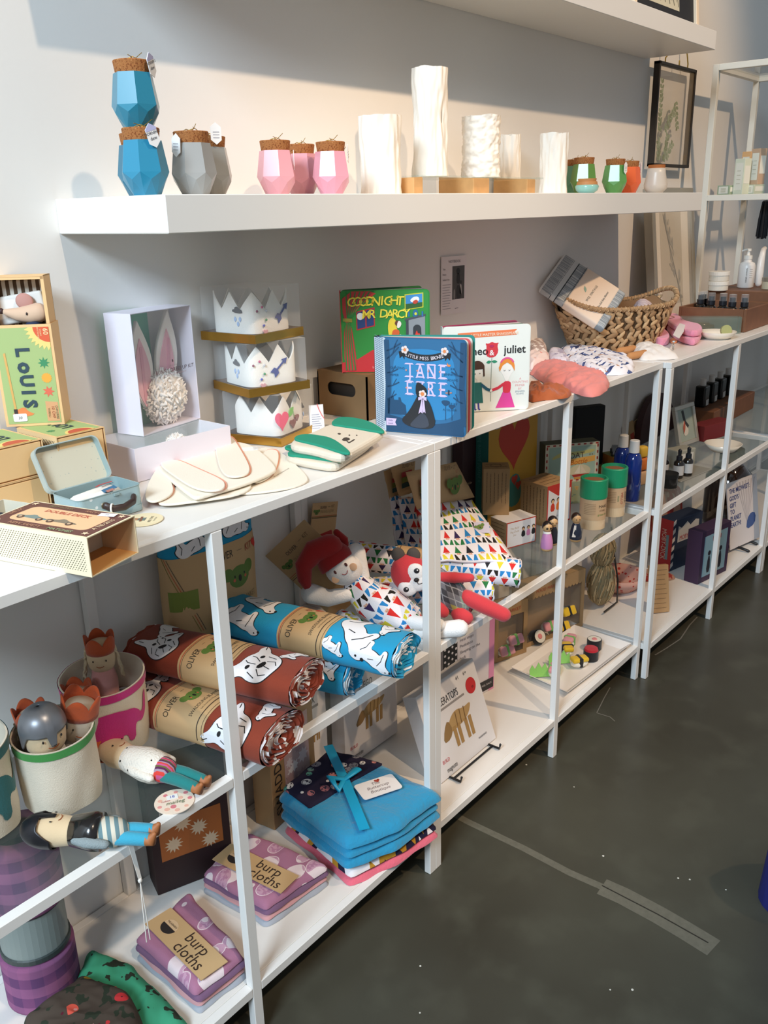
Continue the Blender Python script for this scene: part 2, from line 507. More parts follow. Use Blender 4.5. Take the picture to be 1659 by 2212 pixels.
shelving('white shelving unit past the basket, with bottles and puzzle boxes inside', 1.0140, 1.0137, -0.3821, R(-0.8251), mid=0.503)
shelving('white shelving unit at the far end, mostly cut off by the right edge', 2.0300, 1.0, -0.3970, R(-0.8251))

# wall shelves
def wall_shelf(label, x0, x1, yf, zt, th):
    o = MB().add(g_box(x1 - x0, -yf, th, 0.0012), M('shelf_white', '#edebe6', 0.38), Tm((x0 + x1) / 2, yf / 2, zt - th)).build('wall_shelf')
    return tag(o, label, 'shelf', 'floating wall shelves')
wall_shelf('thick white floating shelf holding the coloured candle jars', -0.4587, 1.448, -0.2609, ZS, 0.0495)
wall_shelf('thick white floating shelf at the top of the wall', -0.47, 1.58, -0.2109, 1.7845, 0.0480)

# ================================================================ on the wall shelf
def hull(points):
    bm = bmesh.new()
    for p in points: bm.verts.new(p)
    r = bmesh.ops.convex_hull(bm, input=bm.verts)
    bmesh.ops.delete(bm, geom=[e for e in r['geom_interior'] if isinstance(e, bmesh.types.BMVert)], context='VERTS')
    bmesh.ops.dissolve_limit(bm, angle_limit=R(1), verts=bm.verts, edges=bm.edges)
    return bm_out(bm)
def ring(r, z, n, a0=0.0): return [(r * math.cos(a0 + 2 * PI * i / n), r * math.sin(a0 + 2 * PI * i / n), z) for i in range(n)]
pc = Pattern('cork', '#a2693c', 0.9, 'Object', 0.3, 300)
pc.lay(pc.noise(420, 2) > 0.58, '#7c4524').lay(pc.noise(500, 2, seed=4.0) > 0.66, '#c4935f')
cork = pc.done()
gold_wire = M('gold_wire', '#b79a4c', 0.35, 0.8)
tagcard = K('#f4f1ee', 0.7)
def jar_glass(col): return M('candle_glass_' + col, '#' + col, 0.3, coat=0.25, spec=0.5)
def candle_jar(label, x, y, z, col, turn=0.0, tagpos=None, words=None, tagtop=None, s=1.0, group='cork topped candle jars'):
    t = thing('candle_jar', label, 'candle', (x, y, z), turn, group); t.scale = (s, s, s)
    n = 7
    body = hull(ring(.0190, 0, n, .2) + ring(.0297, .0205, n, .2 + PI / n) + ring(.0328, .0300, n, .2) + ring(.0264, .0700, n, .2))
    part('glass_body', t, body, jar_glass(col))
    part('cork_lid', t, g_lathe([(0, .070), (.0232, .070), (.0252, .0845), (.0242, .0855), (0, .0855)], 24), cork, smooth=False)
    w = []
    for i in range(9):
        a = 2 * PI * i / 8
        w.append((.010 * math.cos(a), .010 * math.sin(a), .0868 + .0025 * math.sin(a * 2)))
    mb = MB().add(g_limb(w, .0006, 5), gold_wire, smooth=True)
    mb.add(g_limb([(.002, 0, .086), (.008, -.004, .091), (.017, -.006, .097)], .0005, 5), gold_wire)
    mb.add(g_limb([(.002, 0, .086), (-.008, -.006, .089), (-.016, -.006, .0905)], .0005, 5), gold_wire)
    if tagpos:
        a, zz, til = tagpos          # around the jar, height of its centre, tilt
        rr = .0262
        c = Vector((rr * math.cos(a - turn), rr * math.sin(a - turn), zz))
        mb.add(g_limb([(.004, 0, .087), c * .8 + Vector((0, 0, .016)), c + Vector((0, 0, .011))], .0005, 5), gold_wire)
        tm = MB()
        nrm = Vector((math.cos(a - turn), math.sin(a - turn), 0.15)).normalized()
        xa = Vector((0, 0, 1)).cross(nrm).normalized()
        Fm = frame(c + nrm * .003, xa, Vector((0, 0, 1))) @ Matrix.Rotation(til, 4, 'Z')
        hexa = [(-.0085, .009), (0, .0155), (.0085, .009), (.0085, -.009), (0, -.0155), (-.0085, -.009)]
        tm.add(g_prism(hexa, .0008), tagcard, Fm)
        if tagtop: tm.add(g_prism([(-.0085, .006), (-.0085, .009), (0, .0155), (.0085, .009), (.0085, .006)], .0003, .0008), tagtop, Fm)
        if words:
            for i, (wd, sz) in enumerate(words): word(tm, Fm, wd, sz, 0, .0015 - i * .0068, '#3a3a44', h=.0013)
        else:
            for i in range(3): shape(tm, Fm, stroke([(-.005, .002 - i * .004), (.005, .0022 - i * .004)], .0007), '#9a98a0', .0009)
        tm.build('hang_tag', t)
    mb.build('wire_tie', t)
    return t
MD = [('MORNING', .0052), ('dew', .0062)]
TC = R(-125)     # the side that looks into the shop
candle_jar('blue candle jar, lower front one of the blue three, tag over its lid', -.4335, -.19, ZS, '2a86a6', .1, (TC + .5, .074, .3), MD, '#b9b8dc')
candle_jar('blue candle jar half hidden behind the grey jar at the shelf end', -.385, -.115, ZS, '216f88', .5, None)
candle_jar('blue candle jar stacked on top of the two others', -.418, -.165, ZS + .0857, '287f98', .35, (TC + 1.0, .078, .35), MD, '#b9b8dc')
candle_jar('grey candle jar with the bright frosted front and white tag', -.344, -.185, ZS, 'a3a19d', .75, (TC - .9, .066, -.1))
candle_jar('grey candle jar behind the other grey one', -.265, -.13, ZS, '94928c', .3, (TC + .3, .0875, 0))
candle_jar('pink candle jar standing apart, leftmost of the pink three', -.125, -.13, ZS, 'e2a0a8', .3, (TC + 1.4, .055, .1))
candle_jar('pink candle jar peeping out behind another pink jar', -.025, -.09, ZS, 'd79aa3', .55)
candle_jar('pink candle jar beside the first white vase', -.023, -.16, ZS, 'e39eae', .3, (TC + 1.2, .066, .3))
candle_jar('olive green candle jar next to the rightmost white vase', .925, -.15, ZS, '5f8a3c', .2)
candle_jar('teal green candle jar with a yellow patterned tag', .995, -.09, ZS, '5c9c7e', .5, (TC + .9, .066, .2), None, '#dfe07a')
candle_jar('leaf green candle jar with a plain white tag', 1.081, -.16, ZS, '5c944c', .2, (TC + .6, .062, 0))
candle_jar('orange candle jar behind the green one', 1.235, -.13, ZS, 'e2622c', .4, (TC + 1.2, .066, .2), None, '#ee5b52')
t = thing('candle_jar', 'round smoked white candle jar with a thin brown lid, last on the shelf', 'candle', (1.348, -.16, ZS))
part('glass_body', t, g_lathe([(0, 0), (.019, 0), (.0315, .013), (.033, .024), (.026, .055), (.0245, .068), (0, .068)], 28), M('smoke_glass', '#c9beb0', 0.35), smooth=True)
part('cork_lid', t, g_lathe([(0, .068), (.0235, .068), (.0235, .077), (0, .077)], 24), K('#a5602c', .8))
t = thing('trinket_pot', 'small aqua glazed pot with a wooden lid in front of the green jars', 'pot', (.858, -.195, ZS))
part('pot_body', t, g_lathe([(0, 0), (.016, 0), (.026, .007), (.0285, .016), (.026, .020), (0, .020)], 28), M('aqua_glaze', '#8fc4b8', 0.2, coat=.5), smooth=True)
part('wooden_lid', t, g_lathe([(0, .020), (.0255, .020), (.024, .027), (.0215, .028), (.0215, .029), (.0225, .034), (0, .034)], 28), M('lid_wood', '#b87f4a', 0.6))

porcelain = M('bisque_porcelain', '#f3ece0', 0.62, spec=.35)
def bark_vase(label, x, y, z, r, h, kind, seed):
    t = thing('vase', label, 'vase', (x, y, z), 0, 'white bark textured vases')
    def fn(u, v):
        a = 2 * PI * u
        if kind == 'bark': q = Vector((math.cos(a) * 3.2 + seed, math.sin(a) * 3.2, v * h * 14)); am = .0045
        else: q = Vector((math.cos(a) * 4 + seed, math.sin(a) * 4, v * h * 85)); am = .0042
        d = mnoise.noise(q) * am + mnoise.noise(q * 2.7) * am * .5
        rr = r * (1 - .05 * math.sin(PI * v)) + d
        return (rr * math.cos(a), rr * math.sin(a), v * h + (mnoise.noise(Vector((a * 1.3, seed, 0))) * .003 if v > .99 else 0))
    o = MB().add(g_grid(fn, 84, 46 if kind == 'bark' else 60, closed=True), porcelain, smooth=True)
    o.add(g_lathe([(r * .97, h - .001), (r * .86, h - .004), (r * .84, .006), (0, .006)], 40), porcelain, smooth=True)
    o.add(g_lathe([(0, 0), (r, 0)], 30), porcelain)
    o.build('vase_body', t)
RZ = ZS + .0345
bark_vase('wide white bark vase standing left of the glass riser', .148, -.13, ZS, .0385, .138, 'bark', 1.0)
bark_vase('tallest white bark vase, on the glass riser', .304, -.13, RZ, .0345, .197, 'bark', 5.0)
bark_vase('stout white crinkled vase on the glass riser', .488, -.13, RZ, .0410, .122, 'crinkle', 9.0)
bark_vase('slim white bark vase in shadow behind the glass riser', .745, -.042, ZS, .027, .137, 'bark', 13.0)
bark_vase('white bark vase right of the riser beside the green jars', .806, -.13, ZS, .0345, .137, 'bark', 17.0)
rp = tag(part('riser_plate', None, g_box(.46, .125, .0035, .0005), clear('riser_glass', '#7fa79a', .10, .02), Tm(.42, -.13, RZ - .0035)), 'glass plate lying across wooden blocks, under the tall vase', 'shelf')
bw = M('block_wood', '#d2a26a', 0.55, vary=.18, vscale=40)
for x, w, lb in ((.205, .03, 'pale wooden block at the left end, under the glass plate'), (.424, .06, 'pale wooden block in the middle, under the glass plate'), (.627, .036, 'pale wooden block at the right end, under the glass plate')):
    tag(part('wooden_block', None, g_box(w, .09, RZ - .0037 - ZS, .0015), bw, Tm(x, -.13, ZS + .0002)), lb, 'block', 'blocks of the glass riser')

# ---------------------------------------------------------------- things on the wall
def wall_paper():
    a, b, c, d = aty(935, 563), aty(1004, 556), aty(994, 677), aty(950, 681)
    t = thing('wall_notice', 'small white printed notice with a dark photograph taped to the wall', 'paper', (0, -.0015, 0))
    w, h = .105, .135
    o = aty(950, 682); Fm = frame((o.x, -.0012, o.z), (1, 0, -.012), (-.095, 0, 1))
    part('sheet', t, g_prism([(0, 0), (w, 0), (w, h), (0, h)], .0006), K('#e9e4e4', .8), Fm)
    m = MB()
    word(m, Fm, 'NOTEBOOK', .009, .055, .120, '#77727a', h=.0011)
    for i, (s, y) in enumerate((('Title', .104), ('Name', .092), ('Subject line', .080))): word(m, Fm, s, .006, .006, y, '#59555c', align='LEFT', h=.0011)
    for i in range(10): shape(m, Fm, stroke([(.006, .070 - i * .0062), (.040 - (i % 3) * .003, .070 - i * .0062)], .0014), '#a9a3a8', .0006)
    shape(m, Fm, stroke([(.058, .012), (.072, .013)], .0014), '#8a858c', .0006)
    m.build('print', t)
    m = MB()
    shape(m, Fm, [(.046, .034), (.097, .034), (.097, .112), (.046, .112)], '#4d4c4a', .0006)
    for poly, c in ((disc(.0075, 10, .070, .100), '#1f1f1f'), (smooth([(.063, .070), (.078, .070), (.076, .095), (.065, .095)]), '#191919'), (smooth([(.062, .034), (.084, .034), (.080, .066), (.064, .068)]), '#262626'), (smooth([(.076, .045), (.086, .045), (.085, .068), (.077, .070)]), '#a8a6a2'), (disc(.0045, 8, .082, .073), '#2a2a2a'), (smooth([(.051, .034), (.057, .034), (.057, .058), (.051, .058)]), '#8b8985')):
        shape(m, Fm, poly, c, .0009)
    m.build('photograph', t)
wall_paper()
def hanging_frame():
    t = thing('hanging_frame', 'dark rimmed glass frame with pressed green leaves hanging on the wall', 'frame', (1.613, -.026, 1.437))
    w, h = .288, .290
    iron = M('blackened_iron', '#3c3630', 0.55, 0.6)
    m = MB()
    for a, b in (((0, 0), (w, 0)), ((0, h), (w, h)), ((0, 0), (0, h)), ((w, 0), (w, h))):
        dx, dz = b[0] - a[0], b[1] - a[1]
        m.add(g_box(dx + .009 if dx else .009, .020, dz + .009 if dz else .009, .001, cz=True), iron, Tm((a[0] + b[0]) / 2, 0, (a[1] + b[1]) / 2))
    m.build('metal_rim', t)
    part('glass_pane', t, g_box(w, .003, h), clear('frame_glass', '#b9a88c', .10, .03), Tm(w / 2, -.004, 0))
    m = MB(); Fm = frame((0, .0008, 0), (1, 0, 0), (0, 0, 1))
    greens = ('#7f9a78', '#8ea98a', '#6f8a62', '#9ab394')
    def spray(x, y, k, L, ang):
        for i in range(k):
            f = i / k; px_, py_ = x + L * f * math.cos(ang), y + L * f * math.sin(ang)
            for sgn in (1, -1):
                a2 = ang + sgn * random.uniform(.6, 1.1); l = random.uniform(.014, .024)
                if .01 < px_ + l * math.cos(a2) < w - .01 and .008 < py_ + l * math.sin(a2) < h - .01: shape(m, Fm, leaf(px_, py_, px_ + l * math.cos(a2), py_ + l * math.sin(a2), .0055), random.choice(greens), i * .0001)
        shape(m, Fm, stroke([(x, y), (x + L * math.cos(ang), y + L * math.sin(ang))], .0018), '#6d7d54')
    spray(.05, .10, 11, .15, 1.62); spray(.09, .105, 9, .10, .75); spray(.10, .012, 8, .085, 1.35); spray(.06, .015, 6, .06, 1.8); spray(.12, .02, 6, .07, .9); spray(.16, .19, 6, .09, -1.2)
    m.build('pressed_leaves', t)
    for pts in ([(.055, 0, h + .004), (.055, 0, h + .018), (.058, -.004, h + .024), (.066, -.004, h + .03), (.067, .0, h + .045)], [(.235, 0, h + .004), (.236, 0, h + .018), (.222, 0, h + .046), (.218, .006, h + .068)], [(.165, 0, h + .004), (.165, 0, h + .02)]):
        part('hanging_wire', t, g_limb(pts, .0022, 7), gold_wire, smooth=True)
hanging_frame()
def upper_print():
    t = thing('framed_print', 'white framed print of small dark figures on black, on the top shelf', 'picture', (1.36, -.150, 1.7847), 0, rx=R(-6))
    w, h = .44, .30
    fm = K('#f0dcc0', .5); m = MB()
    for cx, cz, a, b in ((0, .009, w, .018), (0, h - .009, w, .018), (-w / 2 + .009, h / 2, .018, h - .036), (w / 2 - .009, h / 2, .018, h - .036)):
        m.add(g_box(a, .02, b, .001, cz=True), fm, Tm(cx, 0, cz))
    m.build('frame', t)
    part('mat_board', t, g_box(w - .036, .006, h - .036), K('#1d1f24', .7), Tm(0, .002, .018))
    Fm = frame((-w / 2 + .03, -.0013, .042), (1, 0, 0), (0, 0, 1))
    m = MB(); shape(m, Fm, [(0, 0), (.285, 0), (.285, .21), (0, .21)], '#cfcbb4')
    for i in range(9):
        x = .02 + i * .031; y = .03
        shape(m, Fm, smooth([(x - .006, y - .014), (x, y + .005), (x + .006, y + .02), (x - .002, y + .036), (x - .01, y + .02), (x - .004, y)]), '#4c4a3a', .0004)
        shape(m, Fm, stroke([(x, y + .01), (x + .012, y - .02)], .003), '#4c4a3a', .0004); shape(m, Fm, stroke([(x, y + .024), (x + .013, y + .034)], .003), '#4c4a3a', .0004)
    m.build('print', t)
upper_print()
def leaning_picture():
    t = thing('framed_print', 'silver framed botanical print leaning on the wall behind the basket', 'picture', (1.735, -.095, ZT + .0005), 0, rx=R(-7))
    w, h = .345, .44
    fm = M('brushed_frame', '#a09a8c', 0.4, 0.3); m = MB()
    for cx, cz, a, b in ((0, .012, w, .024), (0, h - .012, w, .024), (-w / 2 + .012, h / 2, .024, h - .048), (w / 2 - .012, h / 2, .024, h - .048)):
        m.add(g_box(a, .03, b, .002, cz=True), fm, Tm(cx, 0, cz))
    m.build('frame', t)
    part('mat_board', t, g_box(w - .048, .006, h - .048), K('#e2d8c6', .8), Tm(0, .002, .024))
    Fm = frame((-w / 2, -.0013, 0), (1, 0, 0), (0, 0, 1)); m = MB()
    shape(m, Fm, [(.085, .07), (.26, .07), (.26, .37), (.085, .37)], '#c2b59c')
    for i in range(26):
        f = i / 26; x, y = .24 - f * .12 + random.uniform(-.02, .02), .085 + f * .26
        a = random.uniform(1.2, 3.0); l = random.uniform(.02, .045)
        shape(m, Fm, leaf(x, y, x + l * math.cos(a), y + l * math.sin(a), .006), random.choice(('#9c9480', '#8d8878', '#a89f8a')), .0003 + i * .00005)
    shape(m, Fm, stroke([(.25, .03), (.225, .12), (.16, .25), (.11, .36)], .004), '#847d68', .0018)
    m.build('print', t)
    part('glass_pane', t, g_box(w - .048, .002, h - .048), clear('print_glass', '#ffffff', .02, .03), Tm(0, -.009, .024))
leaning_picture()

# ================================================================ top of the first unit
def trace(pts, z, x0=0, y0=0, f=1.0):
    """outline on the level z from its corners"""
    q = [at(x0 + x * f, y0 + y * f, z) for x, y in pts]
    return [(a.x, a.y) for a in q]
def centre(poly): return (sum(p[0] for p in poly) / len(poly), sum(p[1] for p in poly) / len(poly))
def pad(name, parent, poly, z, h, mat, bev=None, it=2):
    """a flat stuffed piece with soft edges"""
    pl = smooth(poly, it) if it else poly
    return part(name, parent, g_prism(pl, h, z), mat, smooth=False, mods=[('BEVEL', dict(width=bev or h * .45, segments=3, limit_method='ANGLE', angle_limit=R(50)))])
def resample(poly, n):
    L = [0]
    for i in range(len(poly)):
        a, b = poly[i], poly[(i + 1) % len(poly)]; L.append(L[-1] + math.hypot(b[0] - a[0], b[1] - a[1]))
    out, k = [], 0
    for i in range(n):
        t = L[-1] * i / n
        while L[k + 1] < t: k += 1
        a, b = poly[k], poly[(k + 1) % len(poly)]; f = (t - L[k]) / max(1e-9, L[k + 1] - L[k])
        out.append((a[0] + (b[0] - a[0]) * f, a[1] + (b[1] - a[1]) * f))
    return out
def crumple(poly, z0, h, seed=0, amp=.01, freq=28, nr=22, na=110, ridge=True, p=3.0, flat=0.0, str_=1.0):
    """a loose heap of cloth over the outline poly"""
    B = resample(smooth(poly, 2), na); c = centre(B)
    v, f, uv = [Vector((c[0], c[1], 0))], [], []
    for j in range(1, nr + 1):
        r = j / nr
        for b in B: v.append(Vector((c[0] + (b[0] - c[0]) * r, c[1] + (b[1] - c[1]) * r, r)))
    out = []
    for q in v:
        r = q.z
        w = (1 - r ** p)
        ca, sa = math.cos(seed * 1.3), math.sin(seed * 1.3)
        X_, Y_ = (q.x * ca + q.y * sa) * freq / str_, (-q.x * sa + q.y * ca) * freq
        n = mnoise.noise(Vector((X_ + seed, Y_ - seed, seed)))
        n2 = mnoise.noise(Vector((X_ * 2.3 + seed, Y_ * 2.3, seed * 2)))
        k = (1 - abs(n) * 2) * .7 + (1 - abs(n2) * 2) * .3 if ridge else n + n2 * .4
        z = z0 + .0012 + h * w + amp * k * min(1, w * 2.5 + .15) * (1 - flat)
        dx = mnoise.noise(Vector((q.x * freq, q.y * freq, 9 + seed))) * .004 * (1 if r > .5 else .4)
        dy = mnoise.noise(Vector((q.x * freq, q.y * freq, 19 + seed))) * .004 * (1 if r > .5 else .4)
        out.append(Vector((q.x + dx, q.y + dy, max(z, z0 + .0004)))); uv.append((q.x, q.y))
    for i in range(na): f.append([0, 1 + i, 1 + (i + 1) % na])
    for j in range(nr - 1):
        for i in range(na):
            k = (i + 1) % na
            f.append([1 + j * na + i, 1 + (j + 1) * na + i, 1 + (j + 1) * na + k, 1 + j * na + k])
    b = 1 + (nr - 1) * na; m = len(out)
    for i in range(na): out.append(Vector((out[b + i].x, out[b + i].y, z0))); uv.append(uv[b + i])
    for i in range(na): f.append([b + i, m + i, m + (i + 1) % na, b + (i + 1) % na])
    return out, f, uv

kraftor = M('orange_card', '#e8bd86', 0.65)
mgreen = K('#a5b878', .7)
pst = Pattern('striker_strip', '#e6c290', .7, 'Object')
pst.lay((((pst.v * 1.0 + pst.w * .9) * 260.0).fract() < .45) * (pst.w > .006) * (pst.w < .044) * (pst.v.abs() < .047), '#4c4434')
striker = pst.done()
def match_art(m, Fm, w, l, wordcol='#2f4450', name='LOUIS'):
    """printed lid, x across w, y along l"""
    shape(m, Fm, [(.004, .004), (w - .004, .004), (w - .004, l - .004), (.004, l - .004)], mgreen)
    c = (w - .004, l - .004)
    ray_ = [(c[0] + (.034 if i % 2 else .028) * math.cos(R(180 + 90 * i / 16)), c[1] + (.034 if i % 2 else .028) * math.sin(R(180 + 90 * i / 16))) for i in range(17)]
    shape(m, Fm, [c] + ray_, '#edcf7c', .0003)
    shape(m, Fm, [c] + arc(c[0], c[1], .0215, 180, 270, 10), '#d95b36', .0006)
    word(m, Fm, '60', .0095, w - .0115, l - .0105, '#efcf9a', -PI / 2, h=.0012, bold=.02)
    word(m, Fm, 'STRIKE', .0032, w - .0165, l - .0115, '#efcf9a', -PI / 2, h=.0012); word(m, Fm, 'ANYWHERE', .0032, w - .0200, l - .0125, '#efcf9a', -PI / 2, h=.0012)
def matchbox(label, x, y, z, rz=0):
    w, l, h = .078, .106, .0505
    t = thing('toy_matchbox', label, 'box', (x, y, z), rz, 'green lidded toy matchboxes')
    m = MB()
    m.add(g_box(w, l, .0012), kraftor, Tm(0, 0, h - .0012)).add(g_box(w, l, .0012), kraftor)
    for s in (-1, 1): m.add(g_box(.0012, l, h - .0024), striker, Tm(s * (w / 2 - .0006), 0, .0012))
    m.build('sleeve', t)
    part('tray', t, g_box(w - .005, l - .0015, h - .005, .0012), M('tray_card', '#efc68e', .6), Tm(0, 0, .0025))
    m = MB(); Fm = frame((w / 2, -l / 2, h + .0001), (0, 1, 0), (-1, 0, 0))
    shape(m, Fm, [(.004, .004), (l - .004, .004), (l - .004, w - .004), (.004, w - .004)], mgreen)
    shape(m, Fm, [(0.001 + .004 * 0, .018)] + arc(.003, .036, .0225, -90, 90, 12), '#edcf7c', .0003)
    shape(m, Fm, arc(.003, .036, .0185, -90, 90, 12), '#c8583a', .0006)
    word(m, Fm, 'LOUIS', .026, .066, .026, '#2f4450', PI * 0, h=.0012, bold=.03, wid=.8)
    shape(m, Fm, star(.0065, 7, .5, .040, .062), '#4f8a58', .0006)
    m.build('lid_print', t)
    return t
matchbox('green toy matchbox at the bottom of the right stack, behind the tin suitcase', -.552, -.085, .9303)
matchbox('green toy matchbox on top of the right stack, beside the lilac box', -.552, -.085, .9812)
matchbox('green toy matchbox at the bottom of the front left stack, cut by the frame', -.645, -.074, .9303)
matchbox('green toy matchbox on top of the front left stack, cut by the frame', -.645, -.074, .9812)

def louis_box():
    w, h, d = .083, .1471, .047
    t = thing('toy_matchbox', 'tall green toy matchbox standing open with a mouse tucked in its tray', 'box', (-.599, -.019, 1.0325), R(-43.5))
    # x along the front, y into the box
    m = MB()
    for y in (0, d - .0012): m.add(g_box(w, .0012, h), kraftor, Tm(w / 2, y + .0006, 0))
    for x in (0, w - .0012): m.add(g_box(.0012, d - .0026, h), kraftor, Tm(x + .0006, d / 2, 0))
    m.build('sleeve', t)
    m = MB(); Fm = frame((0, -.0002, 0), (1, 0, 0), (0, 0, 1))
    match_art(m, Fm, w, h)
    for i, ch in enumerate('LOUIS'):
        wd = {'L': .0, 'I': .0}.get(ch, 0)
    for ch, yy, sc in (('L', .108, 1), ('o', .086, 1.3), ('U', .067, 1), ('I', .050, 1), ('S', .033, 1)):
        word(m, Fm, ch, .026 * (1.15 if ch == 'o' else 1), .030, yy, '#2f4450', -PI / 2, h=.0012, bold=.045, wid=.95)
    shape(m, Fm, star(.0085, 8, .5, .066, .092), '#3f8a5c', .0003)
    shape(m, Fm, star(.0078, 14, .8, .067, .070), '#eda53e', .0003)
    shape(m, Fm, star(.0085, 7, .5, .067, .050), '#dc6a50', .0003)
    shape(m, Fm, smooth([(.010, .016), (.022, .013), (.045, .017), (.034, .022), (.030, .029), (.018, .025)], 1), '#e5854a', .0003)
    shape(m, Fm, [(.0155, .024), (.0185, .024), (.0145, .108), (.0115, .107)], '#d9a75e', .0006)
    shape(m, Fm, [(.0145, .019), (.0195, .019), (.0192, .026), (.0142, .026)], '#3b2c2a', .0009)
    shape(m, Fm, [(.060, .006), (.0775, .006), (.0775, .034), (.060, .036)], '#d8a072', .0003)
    word(m, Fm, 'CHIVORRE', .0042, .0735, .019, '#4a6a4a', -PI / 2, h=.0012); word(m, Fm, '10 CHF', .0058, .0680, .019, '#a85a3c', -PI / 2, h=.0012); word(m, Fm, 'WIRKLI', .0042, .0625, .019, '#7a6a3c', -PI / 2, h=.0012)
    m.build('lid_print', t)
    m = MB(); shape(m, Fm, rrect(.0195, .0115, .002, x=.012, y=.0075), '#f4f2f2', .0009)
    word(m, Fm, '30', .006, .022, .011, '#55534f', .1, h=.0016, shear=.2); m.build('price_sticker', t)
    # inner tray pulled up
    tr = MB(); w2, d2, z0, z1 = w - .004, d - .004, .01, .214
    cardb = M('tray_inside', '#6b513c', .8)
    tr.add(g_box(w2, .0012, z1 - z0), cardb, Tm(w / 2, d - .0035, z0))
    for x in (.0022, w - .0034): tr.add(g_box(.0014, d2 - .002, z1 - z0), kraftor, Tm(x + .0007, d / 2, z0))
    tr.add(g_box(w2, d2, .0014), kraftor, Tm(w / 2, d / 2, z1 - .0014))
    for x in (.0016, w - .0062): tr.add(g_box(.0046, .0014, z1 - h), kraftor, Tm(x + .0023, .0032, h))
    tr.add(g_box(w2, .0014, .005), kraftor, Tm(w / 2, .0032, z1 - .005))
    tr.build('tray', t)
    # striped mattress, pillow and mouse: each a thing of its own in the tray
    ps = Pattern('mattress_stripe', '#d9d4c8', .9, 'Object'); ps.lay(((ps.u * 95.0).fract() < .5), '#5b4a3a')
    rot = Matrix.Translation((-.599, -.019, 1.0325)) @ Matrix.Rotation(R(-43.5), 4, 'Z')
    o = part('mattress', None, g_box(w2 - .006, .010, .19, .004, 3), ps.done(), Tm(0, 0, 0)); o.matrix_world = rot @ Matrix.Translation((w / 2, d - .0100, z0 + .008)); tag(o, 'brown striped little mattress lining the open matchbox tray', 'mattress')
    pp = Pattern('pillow_dots', '#e6e3dc', .95, 'Object'); dd, cc = pp.voro(36, rnd=.7); pp.lay(dd < .22, '#7aa7a6')
    g = g_box(w2 - .010, .008, .040, .0038, 4)
    o = part('pillow', None, g, pp.done(), smooth=True); o.matrix_world = rot @ Matrix.Translation((w / 2, d - .0195, .148)) @ Matrix.Rotation(R(-8), 4, 'Y'); tag(o, 'white pillow with blue dots under the toy mouse', 'pillow')
    mo = thing('toy_mouse', 'beige cloth toy mouse lying in the open matchbox', 'toy', (0, 0, 0))
    mo.matrix_world = rot @ Matrix.Translation((w / 2, d - .034, .158))
    felt = M('mouse_cloth', '#cfb096', .95, sheen=.3)
    part('body', mo, g_limb([(.012, .003, -.07), (.012, .003, -.03), (.016, .002, -.006)], [.013, .014, .010], 14), M('mouse_shirt', '#2c3550', .95), smooth=True)
    hd = part('head', mo, g_limb([(.024, .001, .004), (.012, 0, .002), (-.006, -.002, .003), (-.020, -.003, .0065)], [.0138, .0130, .0090, .0045], 16), felt, smooth=True)
    part('nose', hd, g_ell(.0042, .0042, .0042), K('#3c2420'), Tm(-.026, -.003, .008), smooth=True)
    part('eye', hd, g_ell(.0014, .0014, .0022, 8, 6), K('#2a1a16'), Tm(.011, -.0132, .004), smooth=True)
    part('ear', hd, g_ell(.0125, .004, .0115, 18, 10), M('mouse_ear', '#b98a80', .95), Tm(.006, .004, .020, ry=R(20)), smooth=True)
louis_box()

